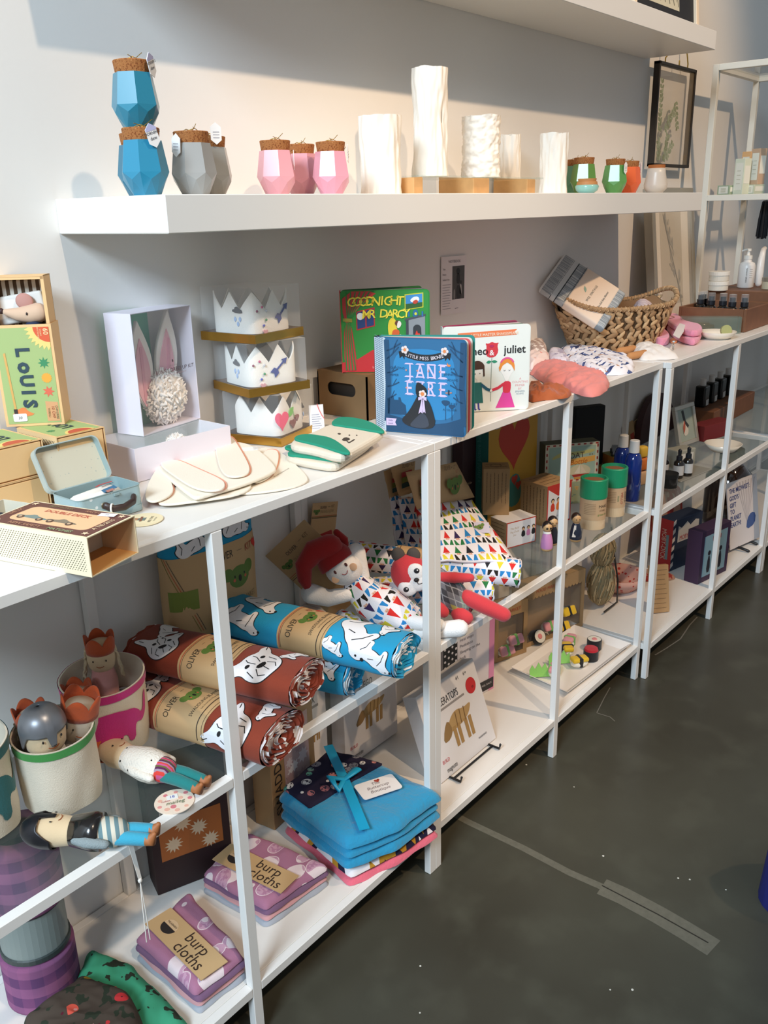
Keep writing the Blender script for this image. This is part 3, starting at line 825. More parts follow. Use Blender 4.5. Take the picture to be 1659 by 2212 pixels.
# ---------------------------------------------------------------- sleeve of a matchbox, open end to the front
def race_sleeve():
    cx, cy = -.72, -.399
    ang = R(14.6)
    w, l, h = .0825, .16, .0487
    t = thing('toy_matchbox', 'cream matchbox sleeve with a dark red racing print, its open end forward', 'box', (cx, cy, ZT + .0002), ang)
    cream = M('cream_card', '#efdfba', .65)
    pd = Pattern('dotted_striker', '#efe0bc', .7, 'Object')
    a = ((pd.v * 1.0 + pd.w * .75) * 250.0).fract(); b = ((pd.w) * 360.0).fract()
    pd.lay((a < .42) * (b < .55) * (pd.w > .006) * (pd.w < .043) * (pd.v > .006) * (pd.v < .152), '#6c6450')
    dot = pd.done()
    inside = M('sleeve_inside', '#d9a05e', .7)
    m = MB()
    m.add(g_box(w, l, .0012), cream, Tm(w / 2, l / 2, h - .0012)); m.add(g_box(w, l, .0012), cream, Tm(w / 2, l / 2, 0))
    m.add(g_box(.0012, l, h - .0024), dot, Tm(.0006, l / 2, .0012)); m.add(g_box(.0012, l, h - .0024), cream, Tm(w - .0006, l / 2, .0012))
    m.add(g_box(w - .0026, l - .002, .0003), inside, Tm(w / 2, l / 2, .0013)); m.add(g_box(w - .0026, l - .002, .0003), inside, Tm(w / 2, l / 2, h - .0016))
    m.add(g_box(.0003, l - .002, h - .003), M('sleeve_inside_pale', '#e2c49a', .7), Tm(w - .0014, l / 2, .0015)); m.add(g_box(.0003, l - .002, h - .003), inside, Tm(.0014, l / 2, .0015))
    m.build('sleeve', t)
    m = MB(); Fm = frame((0, l, h + .0001), (0, -1, 0), (1, 0, 0))      # reading direction along the box, top away from the striker
    L = l
    shape(m, Fm, [(.003, .003), (L - .003, .003), (L - .003, w - .003), (.003, w - .003)], '#6b4038')
    shape(m, Fm, rrect(L - .036, w - .034, .010, x=.018, y=.017), '#eebf92', .0003)
    word(m, Fm, 'NEW SAFETY', .0085, L * .36, .0055, '#b98466', h=.0008, bold=.02); word(m, Fm, 'MATCHES', .0085, L * .70, .0055, '#9aa67c', h=.0008, bold=.02)
    word(m, Fm, 'DOUBLE DECK', .0105, L * .5, w - .030, '#c0604a', h=.0008, bold=.03)
    word(m, Fm, 'BEST BOXES', .0070, L * .34, w - .0125, '#8a7a58', h=.0008, bold=.02); word(m, Fm, 'RACE CLUB', .0070, L * .70, w - .0125, '#b98466', h=.0008, bold=.02)
    word(m, Fm, 'A TIE-2015', .008, L - .0095, w / 2, '#e6c7a0', PI / 2, h=.0008, bold=.02); word(m, Fm, 'DEUX', .008, .0125, w / 2, '#b98466', PI / 2, h=.0008, bold=.02)
    for x, y in ((.011, .010), (L - .011, .010), (.011, w - .010), (L - .011, w - .010)): shape(m, Fm, star(.0048, 5, .45, x, y, PI / 2), '#f0d3ae', .0006)
    # low racing cars seen from the side
    for x, c in ((.045, '#7d8c86'), (.092, '#8a7b66')):
        shape(m, Fm, smooth([(x - .022, .028), (x + .024, .027), (x + .026, .031), (x + .010, .034), (x, .040), (x - .008, .034), (x - .022, .033)], 1), c, .0006)
        for k in (-.014, .016): shape(m, Fm, disc(.0048, 12, x + k, .0275), '#5b4438', .0009); shape(m, Fm, disc(.0024, 8, x + k, .0275), '#c9a98a', .0012)
    m.build('lid_print', t)
    m = MB(); shape(m, Fm, [(L - .040, w - .020), (L - .018, w - .016), (L - .020, w - .006), (L - .042, w - .010)], '#f2eeee', .0012); word(m, Fm, '24', .005, L - .03, w - .0155, '#8a86a0', .15, h=.0018); m.build('price_sticker', t)
    m = MB(); y0 = .055
    for z, hh in ((.0016, .0012),): m.add(g_box(w - .004, l, hh), M('tray_grey', '#d8cfba', .7), Tm(w / 2, l / 2 + y0, z))
    for x in (.002, w - .0034): m.add(g_box(.0014, l, h - .006), M('tray_grey', '#d8cfba', .7), Tm(x + .0007, l / 2 + y0, .0028))
    for y in (y0, y0 + l - .0014): m.add(g_box(w - .007, .0014, h - .006), M('tray_grey', '#d8cfba', .7), Tm(w / 2, y + .0007, .0028))
    m.build('tray', t)
    o = part('folded_cloth', None, g_box(.060, .052, .030, .008, 4), M('navy_wool', '#1d2233', .95, bump=.4, bscale=500), smooth=True)
    o.matrix_world = Matrix.Translation((cx, cy, ZT)) @ Matrix.Rotation(ang, 4, 'Z') @ Matrix.Translation((w / 2, l + .029, .0035)); tag(o, 'black woollen cloth in the tray of the cream matchbox', 'cloth')
race_sleeve()
t = thing('swing_tag', 'round cream card tag lying flat beside the tin suitcase', 'tag', (0, 0, 0))
ct = at(310, 1124, ZT)
m = MB(); Fm = Tm(ct.x, ct.y, ZT + .0003, R(38)); m.add(g_prism(disc(.0265, 36), .0012), K('#eddcb4', .6), Fm)
m.build('card', t)
m = MB(); F2 = Fm @ Tm(0, 0, .0013)
for w_, y in (('BED TIME', -.012), ('BOUTIQUE', -.017)): word(m, F2, w_, .0055 if y > -.015 else .003, 0, y, '#5c5646')
shape(m, F2, [(-.006, -.003), (.006, -.003), (.004, .008), (-.004, .008)], '#6f7a72'); shape(m, F2, disc(.0045, 10, 0, .011), '#b88a66', .0003); shape(m, F2, stroke([(-.009, .002), (.009, .004)], .003), '#8a5a44', .0003)
m.build('print', t)

# ---------------------------------------------------------------- tin suitcase
def tin_case():
    x0, x1, y0, y1, h = -.632, -.531, -.241, -.175, .037
    w, d = x1 - x0, y1 - y0
    t = thing('tin_suitcase', 'small pale blue polka dot tin suitcase standing open', 'suitcase', ((x0 + x1) / 2, (y0 + y1) / 2, ZT + .0003), R(0))
    pt = Pattern('dotted_tin', '#a9c3c8', .3, 'Object'); 
    q, c = pt.voro(62, rnd=.55); pt.lay(q < .17, '#e6eef0'); tin = pt.done(); pt.b.inputs['Metallic'].default_value = .15
    inn = M('tin_inside', '#9fb6b8', .35, .3)
    prof = rrect(w, d, .009, 5, -w / 2, -d / 2); inp = rrect(w - .0014, d - .0014, .0085, 5, -w / 2 + .0007, -d / 2 + .0007)
    m = MB(); n = len(prof)
    v = [Vector((p[0], p[1], z)) for z in (0, h) for p in prof]
    m.add((v, [[i, (i + 1) % n, n + (i + 1) % n, n + i] for i in range(n)] + [list(range(n))[::-1]]), tin)
    v = [Vector((p[0], p[1], z)) for z in (.001, h) for p in inp]
    m.add((v, [[n + i, n + (i + 1) % n, (i + 1) % n, i] for i in range(n)] + [list(range(n))]), inn)
    m.add(g_limb([(p[0], p[1], h) for p in prof + prof[:1]], .0008, 6, False), inn)
    m.build('body', t)
    band = MB(); pb = rrect(w + .0018, d + .0018, .0098, 5, -w / 2 - .0009, -d / 2 - .0009)
    band.add(g_prism(pb, .009), tin); band.build('base_band', t)
    # lid leaning back
    ld = MB(); H = .066
    Fm = Matrix.Translation((0, d / 2 + .001, h)) @ Matrix.Rotation(R(-28), 4, 'X')
    F2 = Fm @ frame((-w / 2, .0, 0), (1, 0, 0), (0, 0, 1))     # x across, y up the lid, z to the front
    pr_ = rrect(w, H, .010, 6); dep = .012; n = len(pr_)
    back = [Vector((p[0], p[1], -dep)) for p in pr_]; fro = [Vector((p[0], p[1], 0)) for p in pr_]
    cen = (w / 2, H / 2)
    ins = [Vector((cen[0] + (p[0] - cen[0]) * .965, cen[1] + (p[1] - cen[1]) * .955, 0)) for p in pr_]; insb = [Vector((p.x, p.y, -dep + .0012)) for p in ins]
    ld.add((back + fro, [[i, (i + 1) % n, n + (i + 1) % n, n + i] for i in range(n)] + [list(range(n))[::-1]]), M('lid_rim', '#bccdcc', .3, .3), F2)
    ld.add((fro + ins, [[i, (i + 1) % n, n + (i + 1) % n, n + i] for i in range(n)]), M('lid_rim', '#bccdcc', .3, .3), F2)
    ld.add((ins + insb, [[i, (i + 1) % n, n + (i + 1) % n, n + i] for i in range(n)]), inn, F2)
    pl = Pattern('lid_lining', '#cfc8b2', .45, 'Object'); q, c = pl.voro(120, rnd=.6); pl.lay(q < .13, '#b3b6a8')
    ld.add((insb, [list(range(n))]), pl.done(), F2)
    ld.build('lid', t)
    hd = MB(); leather = M('dark_leather', '#3c2c28', .4)
    hd.add(g_limb([(-.012, -d / 2 - .003, .022), (-.006, -d / 2 - .010, .0175), (.010, -d / 2 - .013, .0165), (.027, -d / 2 - .010, .0195), (.033, -d / 2 - .003, .023)], .0042, 8, flat=1.3), leather, smooth=True)
    hd.build('handle', t)
    for x in (-.0125, .034): part('handle_loop', t, g_lathe([(0, 0), (.0048, .0004), (.0044, .0016), (0, .0016)], 14), M('old_brass', '#8d7a5c', .35, .8), Tm(x, -d / 2 - .0002, .022, rx=R(90)))
    st = [(-.0075 + .0042 * math.cos(a), -d / 2 - .0105 + .0030 * math.cos(a), .0185 + .0062 * math.sin(a)) for a in [2 * PI * i / 14 for i in range(15)]]
    part('white_cord', t, g_limb(st, .0014, 6, False), K('#f0eee8'), smooth=True)
    part('clasp', t, g_box(.009, .0022, .004, .0006), inn, Tm(.008, -d / 2 - .001, .031))
    dl = thing('toy_doll', 'tiny printed cloth doll lying inside the tin suitcase', 'toy', (0, 0, 0))
    X, Y, Z = (x0 + x1) / 2, (y0 + y1) / 2, ZT
    cl = M('doll_white', '#e9e2d8', .95)
    part('body', dl, g_limb([(X - .034, Y - .004, Z + .024), (X - .012, Y - .002, Z + .026), (X + .020, Y + .004, Z + .025), (X + .034, Y + .008, Z + .022)], [.013, .012, .0125, .008], 14), cl, smooth=True)
    part('arm', dl, g_limb([(X - .014, Y - .016, Z + .028), (X - .006, Y - .018, Z + .030), (X + .012, Y - .015, Z + .026)], [.0085, .0085, .0075], 12), cl, smooth=True)
    m = MB(); Fm = Tm(X - .002, Y - .0185, Z + .0384, R(12), rx=R(14))
    shape(m, Fm, [(-.004, -.006), (.022, -.005), (.023, .003), (-.002, .002)], '#3f6f92'); shape(m, Fm, [(.000, -.0085), (.014, -.008), (.014, -.003), (.001, -.003)], '#b47a6e', .0003)
    Fm = Tm(X + .016, Y + .004, Z + .0382, R(14)); shape(m, Fm, stroke([(-.014, .004), (-.004, .006), (.016, .002)], .0026), '#c23a3a'); shape(m, Fm, stroke([(-.010, -.003), (.012, -.004)], .001), '#3a3a48')
    m.build('print', dl)
tin_case()

# ---------------------------------------------------------------- bunny dress-up boxes
lilac = M('lilac_card', '#e9e4ef', .5); mint = M('mint_card', '#8fd0ba', .6); film = clear('box_film', '#ffffff', .015, .03)
fluff = M('white_fluff', '#f3ede6', .95, sheen=.4)
def window_box(t, w, h, d):
    """x across, z up, window to -y; origin lower front left"""
    m = MB()
    for x in (.0006, w - .0006): m.add(g_box(.0012, d, h), lilac, Tm(x, d / 2, 0))
    for z in (0, h - .0012): m.add(g_box(w - .0024, d, .0012), lilac, Tm(w / 2, d / 2, z))
    m.build('box_sides', t)
    part('backing_card', t, g_box(w - .0026, .0012, h - .0026), mint, Tm(w / 2, d - .001, .0013))
    part('window_film', t, g_box(w - .001, .0004, h - .001), film, Tm(w / 2, .0002, .0005))
def ear_poly(w, h, lean=0): return [(w * math.sin(PI * k / 12) ** .9 * (1 - .25 * k / 12) + lean * k / 12, h * k / 12) for k in range(13)] + [(-w * math.sin(PI * k / 12) ** .9 * (1 - .25 * k / 12) + lean * k / 12, h * k / 12) for k in range(12, -1, -1)]
def pompom(name, parent, r, M_, mat, n=260):
    m = MB(); m.add(g_ell(r * .86, r * .86, r * .86, 18, 12), mat, M_, True)
    rnd = random.Random(3)
    for i in range(n):
        z = 1 - 2 * (i + .5) / n; a = i * 2.39996
        d = Vector((math.sqrt(1 - z * z) * math.cos(a), math.sqrt(1 - z * z) * math.sin(a), z))
        d2 = (d + Vector((rnd.uniform(-.25, .25), rnd.uniform(-.25, .25), rnd.uniform(-.25, .25)))).normalized()
        m.add(g_limb([d * r * .7, d * r * .9, d2 * r * rnd.uniform(.97, 1.06)], [r * .10, r * .085, r * .03], 5), mat, M_, True)
    return m.build(name, parent)
def bunny(t, w, h, d):
    for cx, lean, hh in ((w * .27, .0, .140), (w * .63, .022, .150)):
        e = MB(); Fm = frame((cx, d * .55, h * .20), (1, 0, 0), (0, 0, 1))
        e.add(g_prism(ear_poly(.030, hh, lean), .007), fluff, Fm)
        ea = e.build('bunny_ear', t, mods=[('BEVEL', dict(width=.003, segments=3, limit_method='ANGLE', angle_limit=R(50)))])
        e = MB(); e.add(g_prism([(p[0] * .66, p[1] * .80) for p in ear_poly(.030, hh, lean)], .0012, .0071), M('ear_pink', '#eeb7c2', .8), Fm)
        e.add(g_prism(stroke([(lean * .2, .01), (lean * .7, hh * .7)], .006), .0012, .0078), M('ear_fold', '#e3a5b4', .8), Fm)
        e.build('ear_lining', ea)
    pompom('pompom_tail', t, .047, Tm(w * .60, d * .44, .048) @ Matrix.Diagonal((1, .52, 1, 1)), fluff, 420)
    m = MB(); Fm = frame((0, -.0003, 0), (1, 0, 0), (0, 0, 1))
    word(m, Fm, 'BUNNY DRESS UP KIT', .0088, w * .63, h * .475, '#6b5358', h=.0002, bold=.012, track=1.1)
    word(m, Fm, 'ears and fluffy tail for little bunnies', .004, w * .62, h * .448, '#b59aa0', h=.0002)
    word(m, Fm, 'party time', .0045, w * .60, h * .522, '#b59aa0', h=.0002, shear=.3); shape(m, Fm, stroke([(w * .6, h * .555), (w * .595, h * .575)], .003), '#6b5358'); 
    m.build('window_print', t)
t = thing('dress_up_box', 'lilac dress up box standing with bunny ears and pompom behind its window', 'box', (-.401, -.072, ZT + .0545), R(10.6))
window_box(t, .141, .1945, .057); bunny(t, .141, .1945, .057)
t = thing('dress_up_box', 'lilac dress up box lying flat under the standing bunny ears box', 'box', (-.4555, -.006, ZT + .0002), R(-.9), rx=0)
m = MB(); w, l, h = .191, .118, .053
for x in (.0006, w - .0006): m.add(g_box(.0012, l, h), lilac, Tm(x, -l / 2, 0))
for y in (-.0006, -l + .0006): m.add(g_box(w - .0024, .0012, h), lilac, Tm(w / 2, y, 0))
m.build('box_sides', t)
part('backing_card', t, g_box(w - .0026, l - .0026, .0012), mint, Tm(w / 2, -l / 2, .0002))
part('window_film', t, g_box(w - .001, l - .001, .0005), film, Tm(w / 2, -l / 2, h - .0002))
pompom('pompom_tail', t, .021, Tm(.125, -.055, .0235), fluff, 160)
e = MB(); e.add(g_prism(ear_poly(.018, .085), .007), fluff, Tm(.088, -.045, .004, R(80))); e.build('bunny_ear', t)

# ---------------------------------------------------------------- felt crowns in clear boxes
feltw = M('white_felt', '#f2efe8', .95, bump=.25, bscale=700, sheen=.2)
goldc = M('gold_card', '#c99a45', .22, .85)
acet = clear('acetate', '#ffffff', .035, .02)
def crown_box(label, near, rz, s, z, arts, turn=0.0):
    t = thing('crown_box', label, 'box', (near[0], near[1], z), rz, 'felt crowns in clear boxes')
    hb, H = .0150, .0908
    m = MB()
    for a, b, cx, cy in ((s, .001, s / 2, .0005), (s, .001, s / 2, s - .0005), (.001, s - .002, .0005, s / 2), (.001, s - .002, s - .0005, s / 2)): m.add(g_box(a, b, hb), goldc, Tm(cx, cy, 0))
    m.add(g_box(s - .002, s - .002, .001), goldc, Tm(s / 2, s / 2, 0)); m.build('gold_base', t)
    m = MB(); e = .0035
    for a, b, cx, cy in ((s - 2 * e, .0003, s / 2, e), (s - 2 * e, .0003, s / 2, s - e), (.0003, s - 2 * e, e, s / 2), (.0003, s - 2 * e, s - e, s / 2)): m.add(g_box(a, b, H - .002), acet, Tm(cx, cy, .0014))
    m.add(g_box(s - 2 * e, s - 2 * e, .0003), acet, Tm(s / 2, s / 2, H - .0006)); m.build('clear_cover', t)
    # felt band wrapped as a rounded square with points
    r0 = s / 2 - .012; npt = 8; z0 = .0135; per = 2 * PI
    def base(a):
        c, q = math.cos(a), math.sin(a); k = (abs(c) ** 5 + abs(q) ** 5) ** (-1 / 5.0)
        return Vector((s / 2 + r0 * k * c, s / 2 + r0 * k * q, 0))
    N = 160; v, f = [], []
    cr = MB()
    def topz(a):
        ph = ((a - turn) / per * npt) % 1.0
        return z0 + .040 + .030 * abs(ph * 2 - 1)
    for i in range(N):
        a = per * i / N; p = base(a); q = (p - Vector((s / 2, s / 2, 0))); pin = Vector((s / 2, s / 2, 0)) + q * .965
        v += [Vector((p.x, p.y, z0)), Vector((p.x, p.y, topz(a))), Vector((pin.x, pin.y, topz(a))), Vector((pin.x, pin.y, z0))]
    for i in range(N):
        j = (i + 1) % N
        f += [[4 * i, 4 * j, 4 * j + 1, 4 * i + 1], [4 * i + 1, 4 * j + 1, 4 * j + 2, 4 * i + 2], [4 * i + 2, 4 * j + 2, 4 * j + 3, 4 * i + 3]]
    cr.add((v, f), feltw); co = cr.build('felt_crown', t)
    def put(a, zz): 
        p = base(a); p2 = base(a + .01); tx = (p2 - p).normalized(); nn = tx.cross(Vector((0, 0, 1)))
        return frame(Vector((p.x, p.y, zz)) + nn * .0008, tx, (0, 0, 1))
    for kind, a, zz in arts:
        Fm = put(R(a), z0 + zz); fl = MB()
        if kind == 'cloud':
            shape(fl, Fm, smooth([(-.011, .0), (.011, -.002), (.010, .004), (.004, .006), (.0, .010), (-.005, .009), (-.006, .005), (-.011, .005)], 1), '#4b4c50', 0, .001)
            for x, y in ((-.006, -.012), (.005, -.012), (0, -.020)): shape(fl, Fm, leaf(x, y - .004, x, y + .005, .0025), '#a9c3ea', 0, .001)
        elif kind == 'arrow':
            A = Fm @ Matrix.Rotation(R(42), 4, 'Z')
            shape(fl, A, stroke([(-.016, 0), (.014, 0)], .0032), '#27408e', 0, .001); shape(fl, A, [(.010, -.006), (.020, 0), (.010, .006)], '#27408e', .0002, .001); shape(fl, A, [(-.021, -.007), (-.010, -.007), (-.007, 0), (-.010, .007), (-.021, .007), (-.017, 0)], '#27408e', .0002, .001)
        elif kind == 'gems':
            for x, y, c in ((-.012, .016, '#8a3a5c'), (0, .022, '#c04a78'), (.009, .015, '#c8ccd4'), (.008, .0, '#2f8f5c'), (.002, -.009, '#3a4bb8')):
                fl.add(g_ell(.0024, .0024, .0018, 8, 6), M('gem' + c, c, .1, coat=1), Fm @ Tm(x, y, .001))
            fl.add(g_prism(heart(.0052, .004, -.020), .0024), M('gem_pink', '#e3a9ae', .1, coat=1), Fm)
        elif kind == 'heart': fl.add(g_prism([(p[0], p[1] * 1.15) for p in heart(.0165)], .001), K('#ee4d79', .9), Fm)
        elif kind == 'cherry':
            shape(fl, Fm, leaf(-.012, .002, .006, .017, .0065), '#7ccb62', 0, .001); shape(fl, Fm, stroke([(.004, .012), (.008, -.003)], .0008), '#8fcf7a', 0, .0008)
            for x, y, k in ((.0, -.012, .009), (.014, -.004, .0068)): fl.add(g_prism(heart(k, x, y), .003), M('gem_red', '#7c1620', .12, coat=1), Fm)
        elif kind == 'bolt': shape(fl, Fm, [(-.005, .012), (.003, .012), (.0, .002), (.006, .002), (-.004, -.014), (-.001, -.002), (-.006, -.002)], '#f2d33c', 0, .001)
        fl.build({'cloud': 'cloud_patch', 'arrow': 'arrow_patch', 'gems': 'gem_stones', 'heart': 'heart_patch', 'cherry': 'cherry_patch', 'bolt': 'bolt_patch'}[kind], co)
    return t
crown_box('white felt crown with a pink heart in the bottom clear box of the stack', (-.176, -.155), R(14), .124, ZT + .0003, [('heart', 234, .028), ('cherry', 266, .028), ('cloud', 318, .034), ('arrow', 20, .03)], R(16))
crown_box('white felt crown with a yellow bolt in the middle clear box of the stack', (-.218, -.127), R(-12), .126, ZT + .0918, [('cloud', 188, .036), ('gems', 238, .022), ('arrow', 280, .032), ('bolt', 345, .034)], R(9))
crown_box('white felt crown with blue arrow in the topmost clear box of the stack', (-.207, -.140), R(5), .128, ZT + .1833, [('cloud', 198, .036), ('gems', 240, .022), ('arrow', 292, .032)], R(0))

# ---------------------------------------------------------------- cream bunny bags and bear pouches
calico = M('calico', '#efe5d3', .95, bump=.2, bscale=500, sheen=.15)
pinkb = M('coral_lining', '#eaa48c', .95)
f_ = 560 / 1659
def tr2(pts, z): return trace(pts, z, 300, 860, f_)
def ear_pad(t, pts, z):
    e = pad('ear', t, tr2(pts, z + .003), z, .0032, calico)
    pl = tr2(pts, z); c = centre(pl)
    pad('ear_lining', e, [(c[0] + (p[0] - c[0]) * 1.035 + .0006, c[1] + (p[1] - c[1]) * 1.035 - .0014) for p in pl], z - .0012, .0014, pinkb, .0005)
t = thing('bunny_bag', 'flat cream cotton bag at the right of the pile, one pink edged ear up', 'bag', (0, 0, 0), group='cream cotton bunny bags')
pad('bag_panel', t, tr2([(560, 420), (760, 310), (895, 330), (1000, 420), (1085, 505), (1078, 540), (960, 580), (720, 612), (600, 610)], ZT + .003), ZT + .0004, .0035, calico)
ear_pad(t, [(800, 335), (850, 325), (897, 338), (892, 410), (866, 470), (820, 515), (735, 546), (720, 500), (760, 420)], ZT + .0055)
m = MB(); Fm = Tm(*at(300 + 915 * f_, 860 + 478 * f_, ZT + .0041), R(17)); word(m, Fm, 'soft cotton bag made by hand', .0042, 0, 0, '#6a6258'); m.build('print', t)
t = thing('bunny_bag', 'flat cream cotton bag at the bottom of the pile, ear towards the tin suitcase', 'bag', (0, 0, 0), group='cream cotton bunny bags')
pad('bag_panel', t, tr2([(108, 668), (200, 590), (420, 480), (700, 520), (722, 548), (715, 590), (600, 632), (350, 667), (160, 690)], ZT + .006), ZT + .0042, .0035, calico)
ear_pad(t, [(130, 425), (70, 515), (36, 610), (46, 655), (110, 662), (190, 630), (225, 590), (212, 540), (170, 470)], ZT + .0092)
t = thing('bunny_bag', 'flat cream cotton bag on top of the pile with two ears folded over', 'bag', (0, 0, 0), group='cream cotton bunny bags')
pad('bag_panel', t, tr2([(105, 448), (150, 395), (350, 340), (560, 282), (700, 292), (800, 360), (882, 445), (872, 475), (700, 548), (480, 612), (370, 645), (335, 635), (215, 540)], ZT + .014), ZT + .0105, .0058, calico)
ear_pad(t, [(485, 285), (500, 250), (550, 238), (602, 246), (645, 315), (700, 410), (713, 460), (690, 490), (610, 505), (545, 492), (505, 420)], ZT + .0180)
ear_pad(t, [(130, 425), (160, 397), (250, 390), (380, 450), (540, 520), (556, 560), (530, 584), (440, 594), (340, 570), (230, 500)], ZT + .0180)
m = MB(); Fm = Tm(*at(300 + 708 * f_, 860 + 325 * f_, ZT + .0164), R(-38)); m.add(g_prism([(-.014, -.010), (.014, -.010), (.014, .010), (-.014, .010)], .0008), K('#f6f4f0'), Fm)
for i in range(4): word(m, Fm, ('cotton', 'machine wash', 'cold only', 'dry flat')[i], .0036, .006, .004 - i * .005, '#4a4844', h=.0012, align='LEFT')
m.build('care_label', t)
green_f = M('emerald_cotton', '#1f8f73', .9, bump=.2, bscale=500)
def pouch(label, body, zb, hb, flaps, face=None):
    t = thing('bear_pouch', label, 'pouch', (0, 0, 0), group='cream pouches with green flaps')
    pad('pouch_body', t, tr2(body, zb + hb * .7), zb, hb, M('oat_cotton', '#ded3c0', .95, bump=.2, bscale=500), hb * .48)
    for fp in flaps:
        fo = pad('flap', t, tr2(fp, zb + hb + .003), zb + hb - .001, .0045, green_f, .0018)
        pl = tr2(fp, zb + hb); c = centre(pl)
        pad('flap_edge', fo, [(c[0] + (p[0] - c[0]) * 1.03, c[1] + (p[1] - c[1]) * 1.03 - .003) for p in pl], zb + hb - .005, .0042, calico, .0018)
    if face:
        m = MB(); z = zb + hb + .0001
        for kind, pts in face: m.add(g_prism(smooth(tr2(pts, z), 1), .0005, z), K('#4a4038', .8))
        m.build('face_print', t)
pouch('cream pouch with green flaps at the bottom of the pouch pair', [(930, 388), (960, 335), (1230, 235), (1505, 258), (1480, 305), (1320, 408), (1258, 447), (1100, 425)], ZT + .0003, .0130, [[(940, 362), (972, 328), (1060, 330), (1190, 353), (1317, 405), (1232, 398), (1060, 372)], [(925, 320), (945, 298), (1000, 300), (1010, 330)]])
pouch('cream pouch with a drawn bear face lying on the other pouch', [(962, 318), (985, 268), (1110, 230), (1225, 170), (1400, 178), (1575, 218), (1545, 248), (1368, 352), (1290, 390), (1120, 340)], ZT + .0150, .0150, [[(985, 262), (1010, 236), (1080, 228), (1150, 236), (1235, 252), (1312, 304), (1366, 354), (1300, 350), (1180, 308), (1090, 285)], [(1225, 165), (1250, 132), (1300, 118), (1400, 126), (1500, 155), (1592, 218), (1510, 212), (1400, 190), (1300, 176)]],
      [('e', [(1268, 228), (1282, 223), (1296, 229), (1284, 236)]), ('e', [(1340, 238), (1347, 234), (1354, 238), (1347, 242)]), ('e', [(1388, 238), (1394, 235), (1400, 239), (1394, 243)]), ('n', [(1295, 268), (1320, 250), (1350, 258), (1350, 268), (1320, 276)]), ('m', [(1330, 272), (1345, 284), (1362, 272), (1380, 262), (1382, 268), (1362, 280), (1345, 290), (1328, 278)])])
t = thing('price_card', 'small white folded paper card with pink string behind the pouches', 'card', (-.058, -.130, ZT + .0002), R(-35))
m = MB(); pc_ = K('#efeeee', .7)
m.add(g_box(.027, .0008, .052), pc_, Tm(0, -.006, 0, rx=R(-8))); m.add(g_box(.027, .0008, .052), pc_, Tm(0, .008, 0, rx=R(8))); m.build('folded_card', t)
m = MB(); Fm = Tm(-.0135, -.0066, 0) @ Matrix.Rotation(R(-8), 4, 'X') @ frame((0, 0, 0), (1, 0, 0), (0, 0, 1))
for i in range(7): shape(m, Fm, stroke([(.004, .034 - i * .0042), (.018 + (i % 3) * .002, .034 - i * .0042)], .0012), '#a5a9b8')
m.build('print', t)
part('string', t, g_limb([(.002, -.001, .053), (.004, -.0035, .044), (.009, -.0065, .032), (.013, -.0085, .026)], .0007, 6), K('#ea6a6e'), smooth=True)

# ================================================================ top of the second unit: box, board books, basket, clothes
def kraft_box():
    t = thing('cardboard_box', 'brown cardboard box with a handle slot, holding up the green and red book', 'box', (.066, -.15, ZT + .0003), 0)
    w, d, h = .26, .132, .0893
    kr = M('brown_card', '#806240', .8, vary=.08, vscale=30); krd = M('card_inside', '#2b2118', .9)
    # x right, y back; the side with the slot is the left end
    m = MB()
    m.add(g_box(w, .003, h - .003), kr, Tm(w / 2, .0015, 0)).add(g_box(w, .003, h - .003), kr, Tm(w / 2, d - .0015, 0))
    m.add(g_box(w, d, .003), kr, Tm(w / 2, d / 2, h - .003)).add(g_box(.003, d - .006, h - .003), kr, Tm(w - .0015, d / 2, 0))
    # left end built around the slot
    sy0, sy1, sz0, sz1 = .030, .106, .042, .068
    Fm = frame((0, d, 0), (0, -1, 0), (0, 0, 1))
    slot = rrect(sy1 - sy0, sz1 - sz0, .0125, 6, d - sy1, sz0)
    for pl in ([(0, 0), (d, 0), (d, sz0), (0, sz0)], [(0, sz1), (d, sz1), (d, h - .003), (0, h - .003)], [(0, sz0), (d - sy1, sz0), (d - sy1, sz1), (0, sz1)], [(d - sy0, sz0), (d, sz0), (d, sz1), (d - sy0, sz1)]): m.add(g_prism(pl, .003, -.003), kr, Fm)
    for cx, sg in ((d - sy1, 1), (d - sy0, -1)):
        for cz, sv in ((sz0, 1), (sz1, -1)):
            r = .0125; cc = (cx + sg * r, cz + sv * r)
            a0 = {(1, 1): 180, (1, -1): 90, (-1, -1): 0, (-1, 1): 270}[(sg, sv)]
            m.add(g_prism([(cx, cz)] + arc(cc[0], cc[1], r, a0, a0 + 90, 6), .003, -.003), kr, Fm)
    m.add(g_box(.0005, d - .008, h - .008), krd, Tm(.012, d / 2, .003))  # dark sheet behind the slot, its colour standing in for the shade inside
    m.build('box_body', t)
kraft_box()

